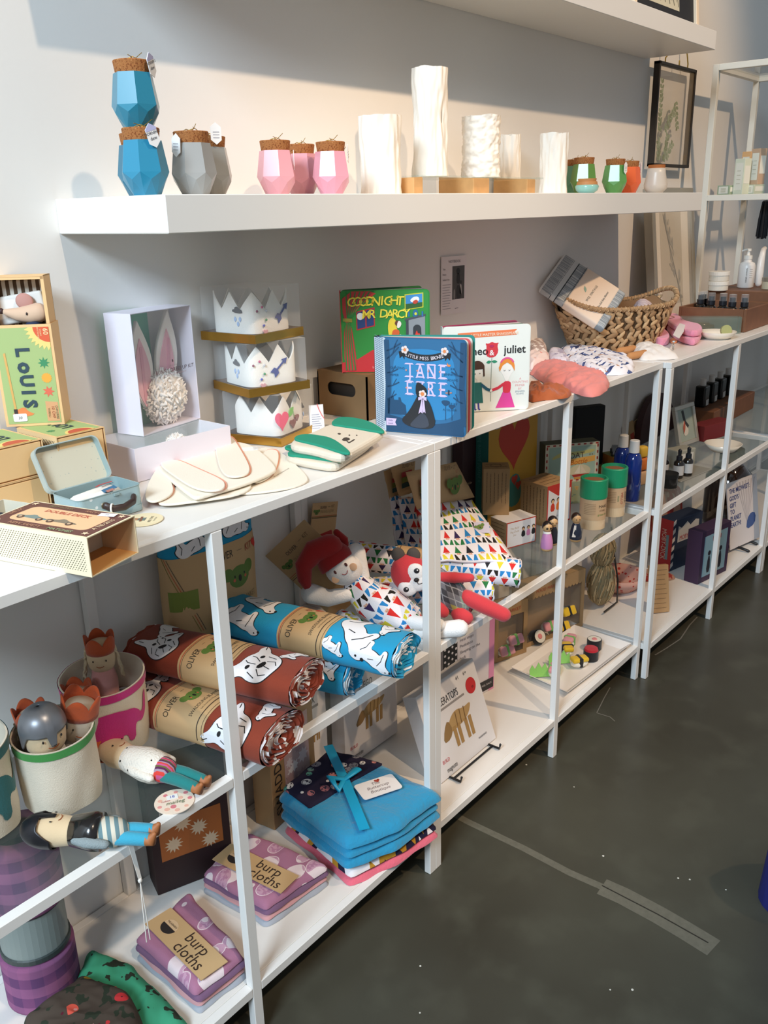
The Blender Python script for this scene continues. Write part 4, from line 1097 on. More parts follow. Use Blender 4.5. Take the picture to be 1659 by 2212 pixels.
def board_book(label, x, y, z, dx, dy, w, h, opened, cover, back, spine, pages, draw, thick=.012, inner=None):
    """spine at x,y; front cover runs along dx,dy and looks to the shop"""
    t = thing('board_book', label, 'book', (x, y, z), 0, 'board books standing open')
    d = Vector((dx, dy, 0)).normalized(); back_n = Vector((-d.y, d.x, 0)) * -1
    nrm = Vector(d).cross(Vector((0, 0, 1)))            # towards the shop
    rc = rrect(w, h, .008, 4)
    F0 = frame((0, 0, 0), d, (0, 0, 1))
    part('front_cover', t, g_prism(rc, .0022, -.0022), cover, F0)
    m = MB(); draw(m, F0 @ Tm(0, 0, .0001)); m.build('cover_print', t)
    n = len(pages)
    for i, c in enumerate(pages + [back]):
        a = opened * (i + 1) / (n + 1)
        o = -nrm * (thick * (i + 1) / (n + 1))
        di = Matrix.Rotation(a, 3, 'Z') @ d
        Fp = frame(o, di, (0, 0, 1))
        last = i == n
        ww = w if last else w - .002
        part('back_cover' if last else 'board_page', t, g_prism(rrect(ww, h - (0 if last else .002), .008, 4), .0022 if last else .0016, -.0022), M('page_' + c, '#' + c, .5), Fp)
    Fs = frame(-nrm * (thick + .0022), nrm, (0, 0, 1))
    part('spine', t, g_prism([(0, 0), (thick + .0022, 0), (thick + .0022, h), (0, h)], .0012), spine, Fs)
    return t, F0, Fs
def wave_text(m, Fm, s, size, x, y, adv, col, dy=(), rot=(), **k):
    for i, ch in enumerate(s):
        if ch != ' ': word(m, Fm, ch, size, x + adv * i, y + (dy[i % len(dy)] if dy else 0), col, rot[i % len(rot)] if rot else 0, **k)

def draw_blue(m, F):
    w, h = .1765, .175; z = 0
    dk, md, br = '#1d4a6e', '#2c6b98', '#2f86bd'
    shape(m, F, rrect(w - .022, h - .004, .012, 4, x=.020, y=.002), md, .0001)
    shape(m, F, smooth([(.032, .055), (.050, .030), (.095, .028), (.150, .030), (.158, .060), (.157, .110), (.150, .150), (.095, .158), (.040, .150), (.034, .100)], 2), br, .0003)
    shape(m, F, [(.020, .002), (w - .004, .002), (w - .004, .036), (.14, .024), (.10, .018), (.06, .026), (.020, .034)], dk, .0005)
    for sx, x0 in ((1, .022), (-1, w - .004)):      # bare trees down both sides
        shape(m, F, stroke([(x0, .02), (x0 + sx * .004, .09), (x0 + sx * .002, .170)], .010), dk, .0007)
        for a, b, l in ((.150, .165, .030), (.135, .158, .026), (.11, .118, .024), (.085, .094, .026), (.062, .072, .020)):
            shape(m, F, stroke([(x0 + sx * .002, a), (x0 + sx * l * .5, (a + b) / 2 - .002), (x0 + sx * l, b)], .0024), dk, .0007)
            shape(m, F, stroke([(x0 + sx * l * .55, (a + b) / 2), (x0 + sx * l * .8, b + .006)], .0016), dk, .0007)
    shape(m, F, [(.024, .034), (.024, .062), (.030, .062), (.031, .068), (.036, .068), (.037, .061), (.046, .061), (.046, .066), (.050, .066), (.052, .058), (.060, .052), (.062, .034)], dk, .0007)
    for x, y, s in ((.138, .060, 1), (.150, .054, .8)):
        shape(m, F, smooth([(x - .009 * s, y + .002), (x, y - .006 * s), (x + .009 * s, y + .002), (x + .006 * s, y + .006 * s), (x - .006 * s, y + .006 * s)], 1), dk, .0007); shape(m, F, stroke([(x, y - .004), (x, .03)], .0013), dk, .0007)
    # banner
    up = arc(.098, .240, .094, -112, -68, 10); lo = arc(.098, .240, .106, -68, -112, 10)
    shape(m, F, up + lo, '#23262c', .0008)
    for x, sg in ((.060, -1), (.136, 1)):
        shape(m, F, [(x, .152), (x + sg * .012, .150), (x + sg * .010, .138), (x + sg * .005, .142), (x + sg * .001, .136)], '#1b1d22', .0008)
        for k in range(5): shape(m, F, disc(.0034, 8, x + .0042 * math.cos(k * 1.257), .1535 + .0042 * math.sin(k * 1.257)), '#ecdcd8', .0010)
        shape(m, F, disc(.0030, 8, x, .1535), '#e58a4e', .0014)
    for i, ch in enumerate('LITTLE MISS BRONTE'):
        if ch != ' ':
            a = R(-111 + 42 * (i + .5) / 18); word(m, F, ch, .0088, .098 + .1035 * math.cos(a), .240 + .1035 * math.sin(a), '#e9dde4', a + PI / 2, h=.0013)
    for s, y in (('JANE', .104), ('EYRE', .072)):
        for i, ch in enumerate(s):
            x = .068 + i * .0215
            word(m, F, ch, .037, x, y, '#d9c7ea', h=.0012, bold=.012, wid=.66)
            for yy in (.0015, .0245): shape(m, F, [(x - .0095, y + yy - .001), (x + .0095, y + yy - .001), (x + .0065, y + yy + .0016), (x - .0065, y + yy + .0016)], '#d9c7ea', .0012)
            shape(m, F, [(x - .0075, y + .013), (x - .0055, y + .011), (x - .0035, y + .013), (x - .0055, y + .015)], '#e0927e', .0018)
    # cloaked figure
    shape(m, F, smooth([(.048, .022), (.066, .040), (.080, .064), (.084, .072), (.101, .070), (.112, .052), (.122, .012), (.075, .010)], 2), '#23262b', .0018)
    shape(m, F, smooth([(.064, .012), (.080, .030), (.094, .042), (.104, .032), (.108, .012)], 2), '#3c4350', .0021)
    shape(m, F, smooth([(.082, .099), (.096, .091), (.103, .084), (.102, .068), (.088, .066), (.080, .074)], 2), '#1b1d22', .0022)
    for k in range(5): shape(m, F, disc(.0034, 8, .094 + .0042 * math.cos(k * 1.257), .0755 + .0042 * math.sin(k * 1.257)), '#ecdcd8', .0024)
    shape(m, F, disc(.0036, 10, .094, .0755), '#e5884c', .0028)
    for pl in ([(.094, .070), (.086, .069), (.086, .063), (.094, .066)], [(.094, .070), (.102, .070), (.102, .063), (.094, .066)], [(.094, .067), (.097, .067), (.100, .040), (.097, .043), (.094, .039)], [(.093, .067), (.096, .067), (.093, .040), (.090, .042), (.086, .038)]): shape(m, F, pl, '#d9c4e6', .0028)
    for s, x, y in (('A COUNTING', .040, .118), ('PRIMER', .038, .105), ('BY', .151, .121), ('JENNIFER', .147, .111), ('ADAMS', .151, .101), ('ART BY', .150, .058), ('A. OLIVER', .146, .047)): word(m, F, s, .006, x, y, '#1f4c70', h=.0012)
    shape(m, F, smooth([(.140, .128), (.146, .126), (.148, .131), (.143, .130), (.141, .135)], 1), '#e58a4e', .0012); shape(m, F, stroke([(.138, .0795), (.150, .0805)], .0022), '#c9866a', .0012); shape(m, F, stroke([(.144, .076), (.144, .085)], .003), '#1c3650', .0013)
    # cloth strip at the spine with a stitched edge
    shape(m, F, [(0, .001), (.020, .001), (.020, .174), (0, .174)], '#c6d2dc', .0002)
    for i in range(46):
        y = .004 + i * .0037
        shape(m, F, stroke([(.001, y), (.017, y + .009)], .0007), '#4e6a84', .0006); shape(m, F, stroke([(.001, y + .008), (.017, y)], .0005), '#6f8aa0', .0006)
        shape(m, F, [(.0195, y - .0008), (.0222, y + .0010), (.0195, y + .0028)], '#c6d2dc', .0004)
    shape(m, F, [(.021, .012), (.042, .013), (.039, .019), (.042, .026), (.021, .026)], '#d9c4e6', .0016); word(m, F, 'little', .005, .030, .0205, '#7a6a90', h=.0022, shear=.2); word(m, F, 'book', .0045, .030, .015, '#7a6a90', h=.0022, shear=.2)
bookblue = M('cover_blue', '#2b658f', .35); 
board_book('blue board book with a cloaked figure on its cover, standing ajar at the table edge', .014, -.216, ZT + .0004, .047, -.170, .1765, .175, R(14), bookblue, '2f8f86', M('spine_dark', '#2b3440', .5), ['e8dfd0', 'd8595c', 'e4ddd2'], draw_blue, .020)

def draw_green(m, F):
    w, h = .172, .158
    shape(m, F, rrect(w - .004, h - .004, .008, 4, x=.002, y=.002), '#2f8f3c', .0001)
    shape(m, F, [(.0, .001), (w - .002, .001), (w - .002, .060), (.128, .052), (.110, .046), (.06, .044), (.03, .026), (.0, .02)], '#cf2f35', .0003)
    shape(m, F, [(.030, .082), (.066, .090), (.066, .126), (.030, .118)], '#c23038', .0005); shape(m, F, [(.032, .085), (.0475, .0885), (.0475, .120), (.032, .116)], '#24427e', .0008); shape(m, F, [(.050, .089), (.064, .092), (.064, .123), (.050, .120)], '#24427e', .0008)
    shape(m, F, disc(.0068, 16, .038, .109), '#e6ecf0', .0011)
    shape(m, F, smooth([(.004, .156), (.075, .156), (.050, .138), (.030, .120), (.018, .104), (.004, .104)], 1), '#c23a3a', .0011)
    shape(m, F, smooth([(.004, .004), (.030, .004), (.026, .050), (.019, .098), (.006, .100)], 1), '#c23a3a', .0011)
    for i in range(6):
        shape(m, F, stroke([(.012 + .009 * i, .155), (.012 + .006 * i, .132), (.013 + .0012 * i, .104)], .0022), '#2f7f3c', .0014)
    for i in range(4): shape(m, F, stroke([(.008 + .006 * i, .005), (.008 + .0045 * i, .05), (.0095 + .0025 * i, .098)], .0022), '#2f7f3c', .0014)
    shape(m, F, [(.004, .100), (.022, .098), (.022, .105), (.004, .106)], '#8f8a3a', .0015)
    k = dict(h=.0022, bold=.014, shear=.12)
    wave_text(m, F, 'GOODNIGHT', .0245, .022, .128, .0118, '#f3e14a', (0, .001, .0005, .0015, .001, .002, .001, .002, .001), **k)
    wave_text(m, F, 'MR DARCY', .0225, .050, .105, .0112, '#f3e14a', (0, .001, 0, .0015), **k)
    # armchair reader, fireplace and a picture
    shape(m, F, smooth([(.094, .062), (.090, .090), (.096, .106), (.106, .104), (.108, .088), (.112, .064)], 2), '#efd23c', .0008)
    shape(m, F, disc(.0055, 12, .110, .095), '#6a3a24', .0012); shape(m, F, smooth([(.108, .086), (.114, .086), (.118, .094), (.114, .100), (.110, .098)], 1), '#f4e8e0', .0016)
    shape(m, F, smooth([(.098, .070), (.112, .070), (.114, .080), (.108, .084), (.100, .082)], 1), '#d9622e', .0012); shape(m, F, smooth([(.110, .062), (.126, .064), (.120, .072), (.112, .074)], 1), '#efe8e4', .0014)
    shape(m, F, [(.126, .064), (.163, .070), (.163, .108), (.126, .100)], '#8f9399', .0008); shape(m, F, [(.124, .099), (.164, .108), (.164, .112), (.124, .103)], '#4c5058', .0012); shape(m, F, [(.126, .064), (.131, .065), (.131, .101), (.126, .100)], '#3f434a', .0012)
    shape(m, F, [(.140, .066)] + arc(.1475, .084, .0078, 180, 0, 10) + [(.156, .070)], '#33363c', .0012); shape(m, F, smooth([(.142, .067), (.154, .069), (.152, .076), (.149, .074), (.147, .082), (.144, .074)], 1), '#e23a2c', .0016)
    for x in (.132, .158): shape(m, F, [(x - .0015, .107), (x + .0015, .107), (x + .0015, .117), (x - .0015, .117)], '#2f6fae', .0013)
    shape(m, F, smooth([(.139, .106), (.150, .108), (.149, .118), (.145, .121), (.140, .118)], 1), '#2a6a9a', .0013); shape(m, F, disc(.0026, 10, .1450, .1125), '#d8d83c', .0017)
    shape(m, F, [(.124, .119), (.160, .124), (.160, .152), (.124, .149)], '#c9c93a', .0006); shape(m, F, [(.126, .121), (.158, .126), (.158, .150), (.126, .147)], '#3f8fd0', .0009); shape(m, F, [(.126, .121), (.158, .126), (.158, .134), (.126, .131)], '#2f5f2c', .0012); shape(m, F, smooth([(.133, .136), (.140, .144), (.150, .145), (.153, .138), (.145, .132)], 1), '#f0f0f0', .0014); shape(m, F, smooth([(.138, .134), (.146, .140), (.151, .135), (.144, .130)], 1), '#c9442f', .0017)
    word(m, F, 'by Kate', .007, .070, .008, '#f0a0a0', h=.0010)
t, F0, Fs = board_book('green and red board book standing on the cardboard box', .062, -.092, 1.0200, .042, -.057, .172, .158, R(24), M('cover_green', '#2f8a3c', .35), '2f6f38', M('spine_red', '#d2333a', .4), ['8a98a6', 'd9d2c0', '33383c', '9aa0a4', '2a3a2c', '2f6f38'], draw_green, .014)
m = MB(); word(m, Fs @ Tm(0, 0, .0013), 'GOODNIGHT MR DARCY', .0098, .0045, .086, '#f0d23c', -PI / 2, h=.0003, bold=.01, wid=1.0); shape(m, Fs @ Tm(0, 0, .0013), [(.004, .012), (.012, .012), (.008, .018)], '#f0f0ee'); m.build('spine_title', t)

def draw_white(m, F):
    w, h = .178, .1725
    shape(m, F, rrect(w - .003, h - .003, .008, 4, x=.0015, y=.0015), '#e9ece6', .0001)
    x0 = .068
    shape(m, F, [(.03, .148), (.150, .152), (.144, .1575), (.150, .163), (.03, .159)], '#ec7f4f', .0003); word(m, F, 'LITTLE MASTER SHAKESPEARE', .0072, .105, .1525, '#f4d9c0', .02, h=.0010, bold=.02)
    word(m, F, 'romeo', .0225, .062, .115, '#2a2a2c', h=.0007, bold=.018); word(m, F, 'juliet', .0225, .146, .116, '#2a2a2c', h=.0007, bold=.018)
    shape(m, F, smooth([(.091, .109), (.106, .109), (.113, .120), (.110, .133), (.114, .138), (.106, .137), (.099, .140), (.092, .136), (.086, .138), (.089, .130), (.086, .119)], 1), '#d23a44', .0004); shape(m, F, smooth([(.094, .134), (.104, .134), (.102, .129), (.096, .129)], 1), '#b82a5c', .0008)
    word(m, F, '&', .015, .0995, .1135, '#f0e6e6', h=.0012, bold=.02)
    shape(m, F, stroke([(.0995, .109), (.0985, .060), (.0985, .020)], .0014), '#9aa39a', .0004)
    shape(m, F, leaf(.099, .101, .088, .099, .003), '#2f8f6c', .0006); shape(m, F, leaf(.099, .101, .111, .100, .003), '#2f8f6c', .0006)
    # boy in teal, girl in pink, hand in hand
    shape(m, F, smooth([(.058, .076), (.066, .068), (.073, .064), (.081, .070), (.083, .086), (.058, .088)], 2), '#f2f0ec', .0005); shape(m, F, [(.052, .084), (.052, .094)] + arc(.070, .088, .0155, 150, 20, 8) + [(.0855, .072), (.0825, .072), (.0815, .087)], '#4a2f24', .0009)
    for x, y in ((.066, .0775), (.0755, .0780)): shape(m, F, disc(.0010, 6, x, y), '#2a2a2a', .0012)
    shape(m, F, [(.070, .058), (.075, .058), (.075, .067), (.070, .067)], '#f2f0ec', .0006)
    shape(m, F, [(.062, .060), (.079, .060), (.083, .018), (.054, .018)], '#1f6b6a', .0008); shape(m, F, stroke([(.078, .056), (.090, .046), (.097, .043)], .0058), '#1c5a78', .0010)
    for x in (.065, .073): shape(m, F, stroke([(x, .018), (x + .001, .006), (x + .004, .004)], .0035), '#3a3a9a', .0006)
    shape(m, F, smooth([(.116, .082), (.124, .072), (.128, .060), (.134, .060), (.138, .072), (.146, .082), (.142, .096), (.122, .096)], 2), '#f4f2ee', .0005)
    shape(m, F, [(.116, .080), (.114, .088)] + arc(.131, .090, .0155, 175, 5, 10) + [(.147, .080), (.140, .092), (.131, .098), (.122, .092)], '#ea8f3c', .0009); shape(m, F, arc(.131, .093, .0155, 160, 20, 8) + arc(.131, .093, .012, 20, 160, 8), '#e25c94', .0012)
    for x in (.126, .136): shape(m, F, arc(x, .083, .002, 180, 360, 5) + arc(x, .083, .0014, 360, 180, 5), '#3a2a2a', .0012)
    shape(m, F, smooth([(.124, .060), (.139, .060), (.140, .048), (.138, .036), (.124, .036), (.123, .048)], 1), '#d8344a', .0008); shape(m, F, stroke([(.125, .055), (.113, .047), (.101, .043)], .0055), '#d8344a', .0010)
    shape(m, F, [(.124, .040), (.138, .040), (.149, .006), (.109, .006)], '#e0479f', .0007); shape(m, F, disc(.0026, 8, .099, .0425), '#f4f2ee', .0013)
    for s, y, c in (('A', .0620, '#e8a0a0'), ('COUNTING', .0555, '#e8a0a0'), ('PRIMER', .0485, '#e8a0a0'), ('BY', .0415, '#e8a0a0'), ('JENNIFER', .0365, '#8a9aa6'), ('ADAMS', .0315, '#8a9aa6')): word(m, F, s, .0062 if c != '#8a9aa6' else .0048, .159, y, c, h=.0007)
board_book('white board book with a boy and girl holding hands, behind the blue book', .199, -.236, ZT + .0004, .083, -.078, .178, .1725, R(17), M('cover_white', '#e6e9e3', .35), 'a03a5c', M('spine_white', '#d8dcd6', .5), ['b85a68', 'b9b49a', '5c7a6a', 'd8cfbd', 'd6a6b4', '3a3438'], draw_white, .014)

# ---------------------------------------------------------------- basket with folded cloth
hyac = [M('water_hyacinth_%d' % i, c, .75, vary=.12, vscale=60) for i, c in enumerate(('#c09c74', '#ad8a63', '#cca97e', '#9c7a56', '#b8946c'))]
def basket():
    C_ = Vector((1.212, -.128, ZT + .0005)); rz = R(-19)
    t = thing('woven_basket', 'oval woven basket of flat brown fibre with handle holes', 'basket', C_, rz)
    A0, B0, A1, B1, H = .145, .078, .216, .100, .114
    def wall(th, s, off=0.0):
        f = s ** .8
        a = A0 + (A1 - A0) * f + off; b = B0 + (B1 - B0) * f + off
        top_ = H + .026 * abs(math.cos(th)) ** 6
        dip = .030 * max(0, (abs(math.cos(th)) - .93) / .07)
        return Vector((a * math.cos(th), b * math.sin(th), s * (top_ - dip)))
    m = MB()
    m.add(g_grid(lambda u, v: wall(2 * PI * u, v, -.004), 72, 12, True), M('basket_core', '#6f5439', .9), smooth=True)
    m.add(g_grid(lambda u, v: wall(-2 * PI * u, v, -.010), 72, 12, True), M('basket_inside', '#8a6a4a', .9), smooth=True)
    m.add(g_prism([(A0 * math.cos(a), B0 * math.sin(a)) for a in [2 * PI * i / 40 for i in range(40)]], .004), M('basket_core', '#6f5439', .9))
    rnd = random.Random(11); rows = 9
    for r in range(rows):
        s = (r + .5) / rows
        n = int(30 + 12 * s)
        for i in range(n):
            th = 2 * PI * (i + (r % 2) * .5 + rnd.uniform(-.15, .15)) / n
            p = wall(th, s); p2 = wall(th + .02, s); up = wall(th, min(1, s + .05)) - wall(th, max(0, s - .05))
            tx = (p2 - p).normalized(); nn = tx.cross(up).normalized()
            a = (R(38) if r % 2 else R(-38)) + rnd.uniform(-.35, .35)
            lx = (tx * math.cos(a) + up.normalized() * math.sin(a))
            F = frame(p + nn * rnd.uniform(-.001, .003), lx, nn.cross(lx))
            m.add(g_ell(rnd.uniform(.014, .021), rnd.uniform(.0060, .0082), rnd.uniform(.0035, .005), 8, 6), rnd.choice(hyac), F, True)
    m.build('woven_body', t)
    m = MB()
    def rim(th): return Vector(((A1 + .004) * math.cos(th), (B1 + .003) * math.sin(th), H + .002 + .034 * abs(math.cos(th)) ** 5))
    pts = [rim(2 * PI * i / 72) for i in range(73)]
    m.add(g_limb(pts, .0062, 8, False), hyac[1], smooth=True)
    for i in range(96):
        th = 2 * PI * i / 96; p = rim(th); d = (rim(th + .03) - p).normalized()
        a = d.cross(Vector((0, 0, 1))).normalized(); b = a.cross(d)
        st = [p + (a * math.cos(q) + b * math.sin(q)) * .0068 + d * (.006 * q / PI) for q in [2 * PI * k / 7 for k in range(8)]]
        m.add(g_limb(st, .0017, 5, False), hyac[i % 5], smooth=True)
    m.build('rim', t)
basket()
def swaddle_pack():
    t = thing('swaddle_pack', 'grey striped folded cloth in a cream paper sleeve, tilted in the basket', 'cloth', (0, 0, 0))
    p1 = aty(1167, 620, -.020); p2 = aty(1236, 557, -.031); p3 = aty(1364, 640, -.185)
    X_ = (p3 - p2); L = X_.length + .010; W_ = (p2 - p1).length; F = frame(p1, X_, p2 - p1)
    if F.to_3x3().col[2].y > 0: pass
    pg = Pattern('woven_grey', '#8f979c', .9)
    pg.lay(pg.noise(60, 3, pg.comb(pg.u * .15, pg.v * 6.0)) > .52, '#b9bfc2'); pg.lay((pg.u > .034) * (pg.u < .050), '#c9cfd0').lay(((pg.u - .052).abs() < .0012), '#2e3338').lay(((pg.u - .036).abs() < .001) * ((pg.v * 200.0).fract() < .5), '#3a4046')
    pg.lay((pg.u < .006), '#dfe2e2')
    part('folded_cloth', t, (lambda g: (g[0], g[1], [(p.x + L / 2, p.y) for p in g[0]]))(g_box(L, W_, .024, .008, 3)), pg.done(), F @ Tm(L / 2, W_ / 2, -.024), smooth=True)
    s0 = .075
    pp_ = MB(); pp_.add(g_box(L - s0 - .02, W_ + .002, .0262, .008, 3), K('#f0dcc8', .7), F @ Tm(s0 + (L - s0 - .02) / 2, W_ / 2, -.0252), True); pp_.build('paper_sleeve', t)
    m = MB(); F2 = F @ Tm(0, 0, .0014)
    shape(m, F2, stroke([(s0 + .0012, .004), (s0 + .0012, W_ - .004)], .0014), '#3a4046')
    word(m, F2, 'WEE VINTAGE', .0098, s0 + .055, W_ * .52, '#6a6a62', PI / 2 - .02, track=1.25); word(m, F2, 'Aden-Soft Baby Blanket', .0085, s0 + .090, W_ * .52, '#5a5a56', PI / 2, shear=.25)
    shape(m, F2, leaf(s0 + .036, W_ * .46, s0 + .024, W_ * .58, .004), '#8fb0a2')
    m.build('sleeve_print', t)
    if F.to_3x3().col[2].dot(CAM_POS - p1) < 0: print('pack faces away')
swaddle_pack()
pl = Pattern('lavender_stripe', '#cdbfc8', .9); pl.lay(((pl.u * 1.0 + pl.v * .3) * 55.0).fract() < .3, '#e4dadf'); lav = pl.done()
tag(part('folded_cloth', None, crumple(trace([(980, 415), (1060, 412), (1180, 430), (1250, 450), (1230, 500), (1120, 530), (1000, 500)], 1.035, 1120, 540, 400 / 1659), 1.0, .045, 4, .006, 40), lav, smooth=True), 'pale lavender striped cloth in the basket beside the cream sleeve', 'cloth')

def tr3(pts, z=ZT + .008): return trace(pts, z, 1120, 540, 400 / 1659)
def heap(name, label, cat, pts, h, mat, seed, amp=.008, freq=30, z0=ZT + .0003, zt=None, group=None, **k):
    o = part(name, None, crumple(tr3(pts, zt or ZT + .012), z0, h * .62, seed, amp, freq, p=6.0, nr=30, na=140, str_=2.6, **k), mat, smooth=True)
    return tag(o, label, cat, group)
BL = 'baby bloomers laid on the table'
pw = Pattern('cross_print', '#b7a29a', .9); w1 = (((pw.u + pw.v) * 38.0).fract() - .5).abs(); w2 = (((pw.u - pw.v) * 38.0).fract() - .5).abs(); pw.lay((w1.mx(w2) < .33) * (w1.mn(w2) < .13), '#f3ebe6'); 
heap('baby_hat', 'taupe cloth with white crosses beyond the white book', 'clothing', [(80, 760), (150, 752), (215, 800), (290, 890), (200, 905), (85, 900)], .055, pw.done(), 3, .006, 22, zt=ZT + .03)
pb_ = Pattern('blush_print', '#f0dcd8', .9); q, c = pb_.voro(45); pb_.lay(q < .18, '#e79a92'); heap('baby_bloomers', 'pale blush bloomers with coral marks beside the white book', 'clothing', [(80, 915), (180, 900), (265, 925), (290, 985), (215, 1015), (80, 1050)], .030, pb_.done(), 5, .010, 26, group=BL)
pb_ = Pattern('lilac_print', '#ddd5de', .9); q = pb_.noise(34, 2); pb_.lay(q > .56, '#b3a9bb'); heap('baby_bloomers', 'lilac and white bloomers half under the blue patterned pair', 'clothing', [(255, 905), (340, 872), (430, 930), (470, 1005), (400, 1020), (290, 1000)], .026, pb_.done(), 6, .008, 30, group=BL)
pb_ = Pattern('feather_print', '#ece9ee', .85); n = pb_.noise(24, 1, pb_.comb(pb_.u * 1.0, pb_.v * 3.2)); pb_.lay(n > .58, '#5a6a9a').lay((n > .60) * (pb_.noise(60, 1) > .5), '#33406c'); n3 = pb_.noise(30, 1, pb_.comb(pb_.u * 3.0, pb_.v * 1.2), 5.0); pb_.lay(n3 > .66, '#a9744a').lay(n3 < .30, '#b9b4c4')
heap('baby_bloomers', 'white bloomers printed with blue feathers in front of the basket', 'clothing', [(360, 890), (400, 852), (520, 840), (640, 868), (890, 925), (1020, 948), (1042, 1020), (1030, 1062), (860, 1085), (650, 1078), (560, 1030), (440, 985)], .024, pb_.done(), 8, .010, 30, group=BL)
heap('baby_bloomers', 'coral pink ruched bloomers hanging over the table edge', 'clothing', [(85, 1060), (200, 1000), (270, 980), (400, 1008), (520, 1028), (640, 1085), (780, 1098), (822, 1150), (800, 1210), (710, 1275), (600, 1270), (480, 1232), (380, 1185), (270, 1185), (180, 1120)], .026, M('coral_cotton', '#d9837c', .9, sheen=.15), 12, .011, 36, group=BL)
heap('baby_bloomers', 'rust brown bloomers below the coral pair at the table edge', 'clothing', [(85, 1165), (180, 1195), (250, 1192), (340, 1192), (420, 1212), (482, 1250), (440, 1285), (330, 1292), (200, 1305), (85, 1328)], .018, M('rust_cotton', '#a9582e', .9, sheen=.15), 15, .010, 40, group=BL)
t = thing('cloth_doll', 'small white cloth doll with tan legs lying before the basket', 'doll', (0, 0, 0))
o = part('dress', t, crumple(tr3([(1015, 875), (1060, 845), (1180, 842), (1250, 885), (1350, 905), (1445, 942), (1400, 957), (1250, 958), (1100, 970), (1070, 945), (1030, 915)]), ZT + .0003, .022, 21, .006, 34), M('doll_dress', '#eee8e2', .95), smooth=True)
def q3(x, y, z): return at(1120 + x * 400 / 1659, 540 + y * 400 / 1659, z)
for a, b in (((905, 905), (1030, 880)), ((1000, 950), (1130, 920))): part('leg', t, g_limb([q3(a[0], a[1], ZT + .012), q3((a[0] + b[0]) / 2, (a[1] + b[1]) / 2 + 4, ZT + .013), q3(b[0], b[1], ZT + .014)], [.0095, .010, .0085], 12), M('doll_skin', '#c48a56', .9), smooth=True)
r_ = q3(1385, 895, ZT)
t = thing('ring', 'little silver ring with a clear stone lying on the table', 'ring', (r_.x, r_.y, ZT), R(30))
part('band', t, g_limb([(.009 * math.cos(a), 0, .0098 + .009 * math.sin(a)) for a in [2 * PI * i / 20 for i in range(21)]], .0012, 7, False), M('silver', '#d0cdc8', .2, 1.0), smooth=True)
part('stone', t, hull(ring(.0045, 0, 8) + ring(.0028, .003, 8) + [(0, 0, -.003)]), M('stone', '#e8f0f0', .05, coat=1), Tm(0, 0, .0225))
pinkt = M('pink_terry', '#e994ac', .95, bump=.6, bscale=260, sheen=.3)
t = thing('folded_cloth', 'bright pink knitted cloth in a white paper band beside the basket', 'cloth', (0, 0, 0), group='pink knitted cloths')
for i, (pts, zz, hh) in enumerate((([(1290, 650), (1330, 600), (1420, 595), (1470, 650), (1540, 670), (1640, 690), (1650, 760), (1600, 835), (1480, 815), (1380, 770)], ZT + .0003, .020), ([(1300, 620), (1345, 590), (1430, 590), (1480, 650), (1560, 672), (1640, 688), (1650, 745), (1530, 755), (1400, 705)], ZT + .021, .020))):
    pad('fold', t, tr3(pts, zz + hh * .5), zz, hh, pinkt, .008)
m = MB(); pl_ = tr3([(1385, 760), (1420, 690), (1445, 655), (1495, 670), (1480, 730), (1440, 790)], ZT + .042); m.add(g_prism(pl_, .0015, ZT + .0405), K('#f1eaea', .6)); m.build('paper_band', t)
tag(pad('folded_cloth', None, tr3([(1225, 790), (1250, 745), (1300, 725), (1350, 770), (1350, 815), (1290, 825), (1230, 820)], ZT + .012), ZT + .0003, .022, pinkt, .009), 'smaller pink knitted cloth peeping out between basket and banded cloth', 'cloth', 'pink knitted cloths')
tag(pad('paper_tag', None, tr3([(1350, 815), (1370, 785), (1420, 790), (1430, 825), (1370, 832)], ZT + .003), ZT + .0003, .003, K('#e59a6a', .8), .001), 'peach card tag lying under the pink knitted cloth', 'tag')

# ---------------------------------------------------------------- far end of the table
def ux(u, x, z):
    """point on the level z with the given x seen in column u"""
    lo, hi = -1.0, .4
    for _ in range(40):
        y = (lo + hi) / 2; q = CAM_ROT.transposed() @ (Vector((x, y, z)) - CAM_POS)
        if 829.5 - F_PX * q.x / q.z > u: lo = y
        else: hi = y
    return Vector((x, lo, z))
walnut = M('crate_wood', '#7c5236', .55, vary=.3, vscale=25)
def crate(label, x0, x1, y0, y1, h, th=.009):
    t = thing('wooden_crate', label, 'crate', (x0, y0, ZT + .0004), 0, 'dark wooden crates'); w, d = x1 - x0, y1 - y0
    for a, b, cx, cy in ((w, th, w / 2, th / 2), (w, th, w / 2, d - th / 2), (th, d - 2 * th, th / 2, d / 2), (th, d - 2 * th, w - th / 2, d / 2)): part('side_board', t, g_box(a, b, h, .001), walnut, Tm(cx, cy, 0))
    part('bottom_board', t, g_box(w - 2 * th, d - 2 * th, .006), walnut, Tm(w / 2, d / 2, 0))
    return t
crate('low dark wooden crate holding the black spray bottles', 1.668, 1.925, -.352, -.135, .070)
t = crate('taller dark wooden crate at the far end under the white jars', 1.945, 2.30, -.345, -.125, .100)
part('lid_board', t, g_box(.335, .20, .006), walnut, Tm(.1775, .11, .0935))
amber = M('dark_amber', '#1d1712', .12, coat=.6); blackp = M('black_plastic', '#1d2128', .35)
BT = 'black spray bottles in the crate'
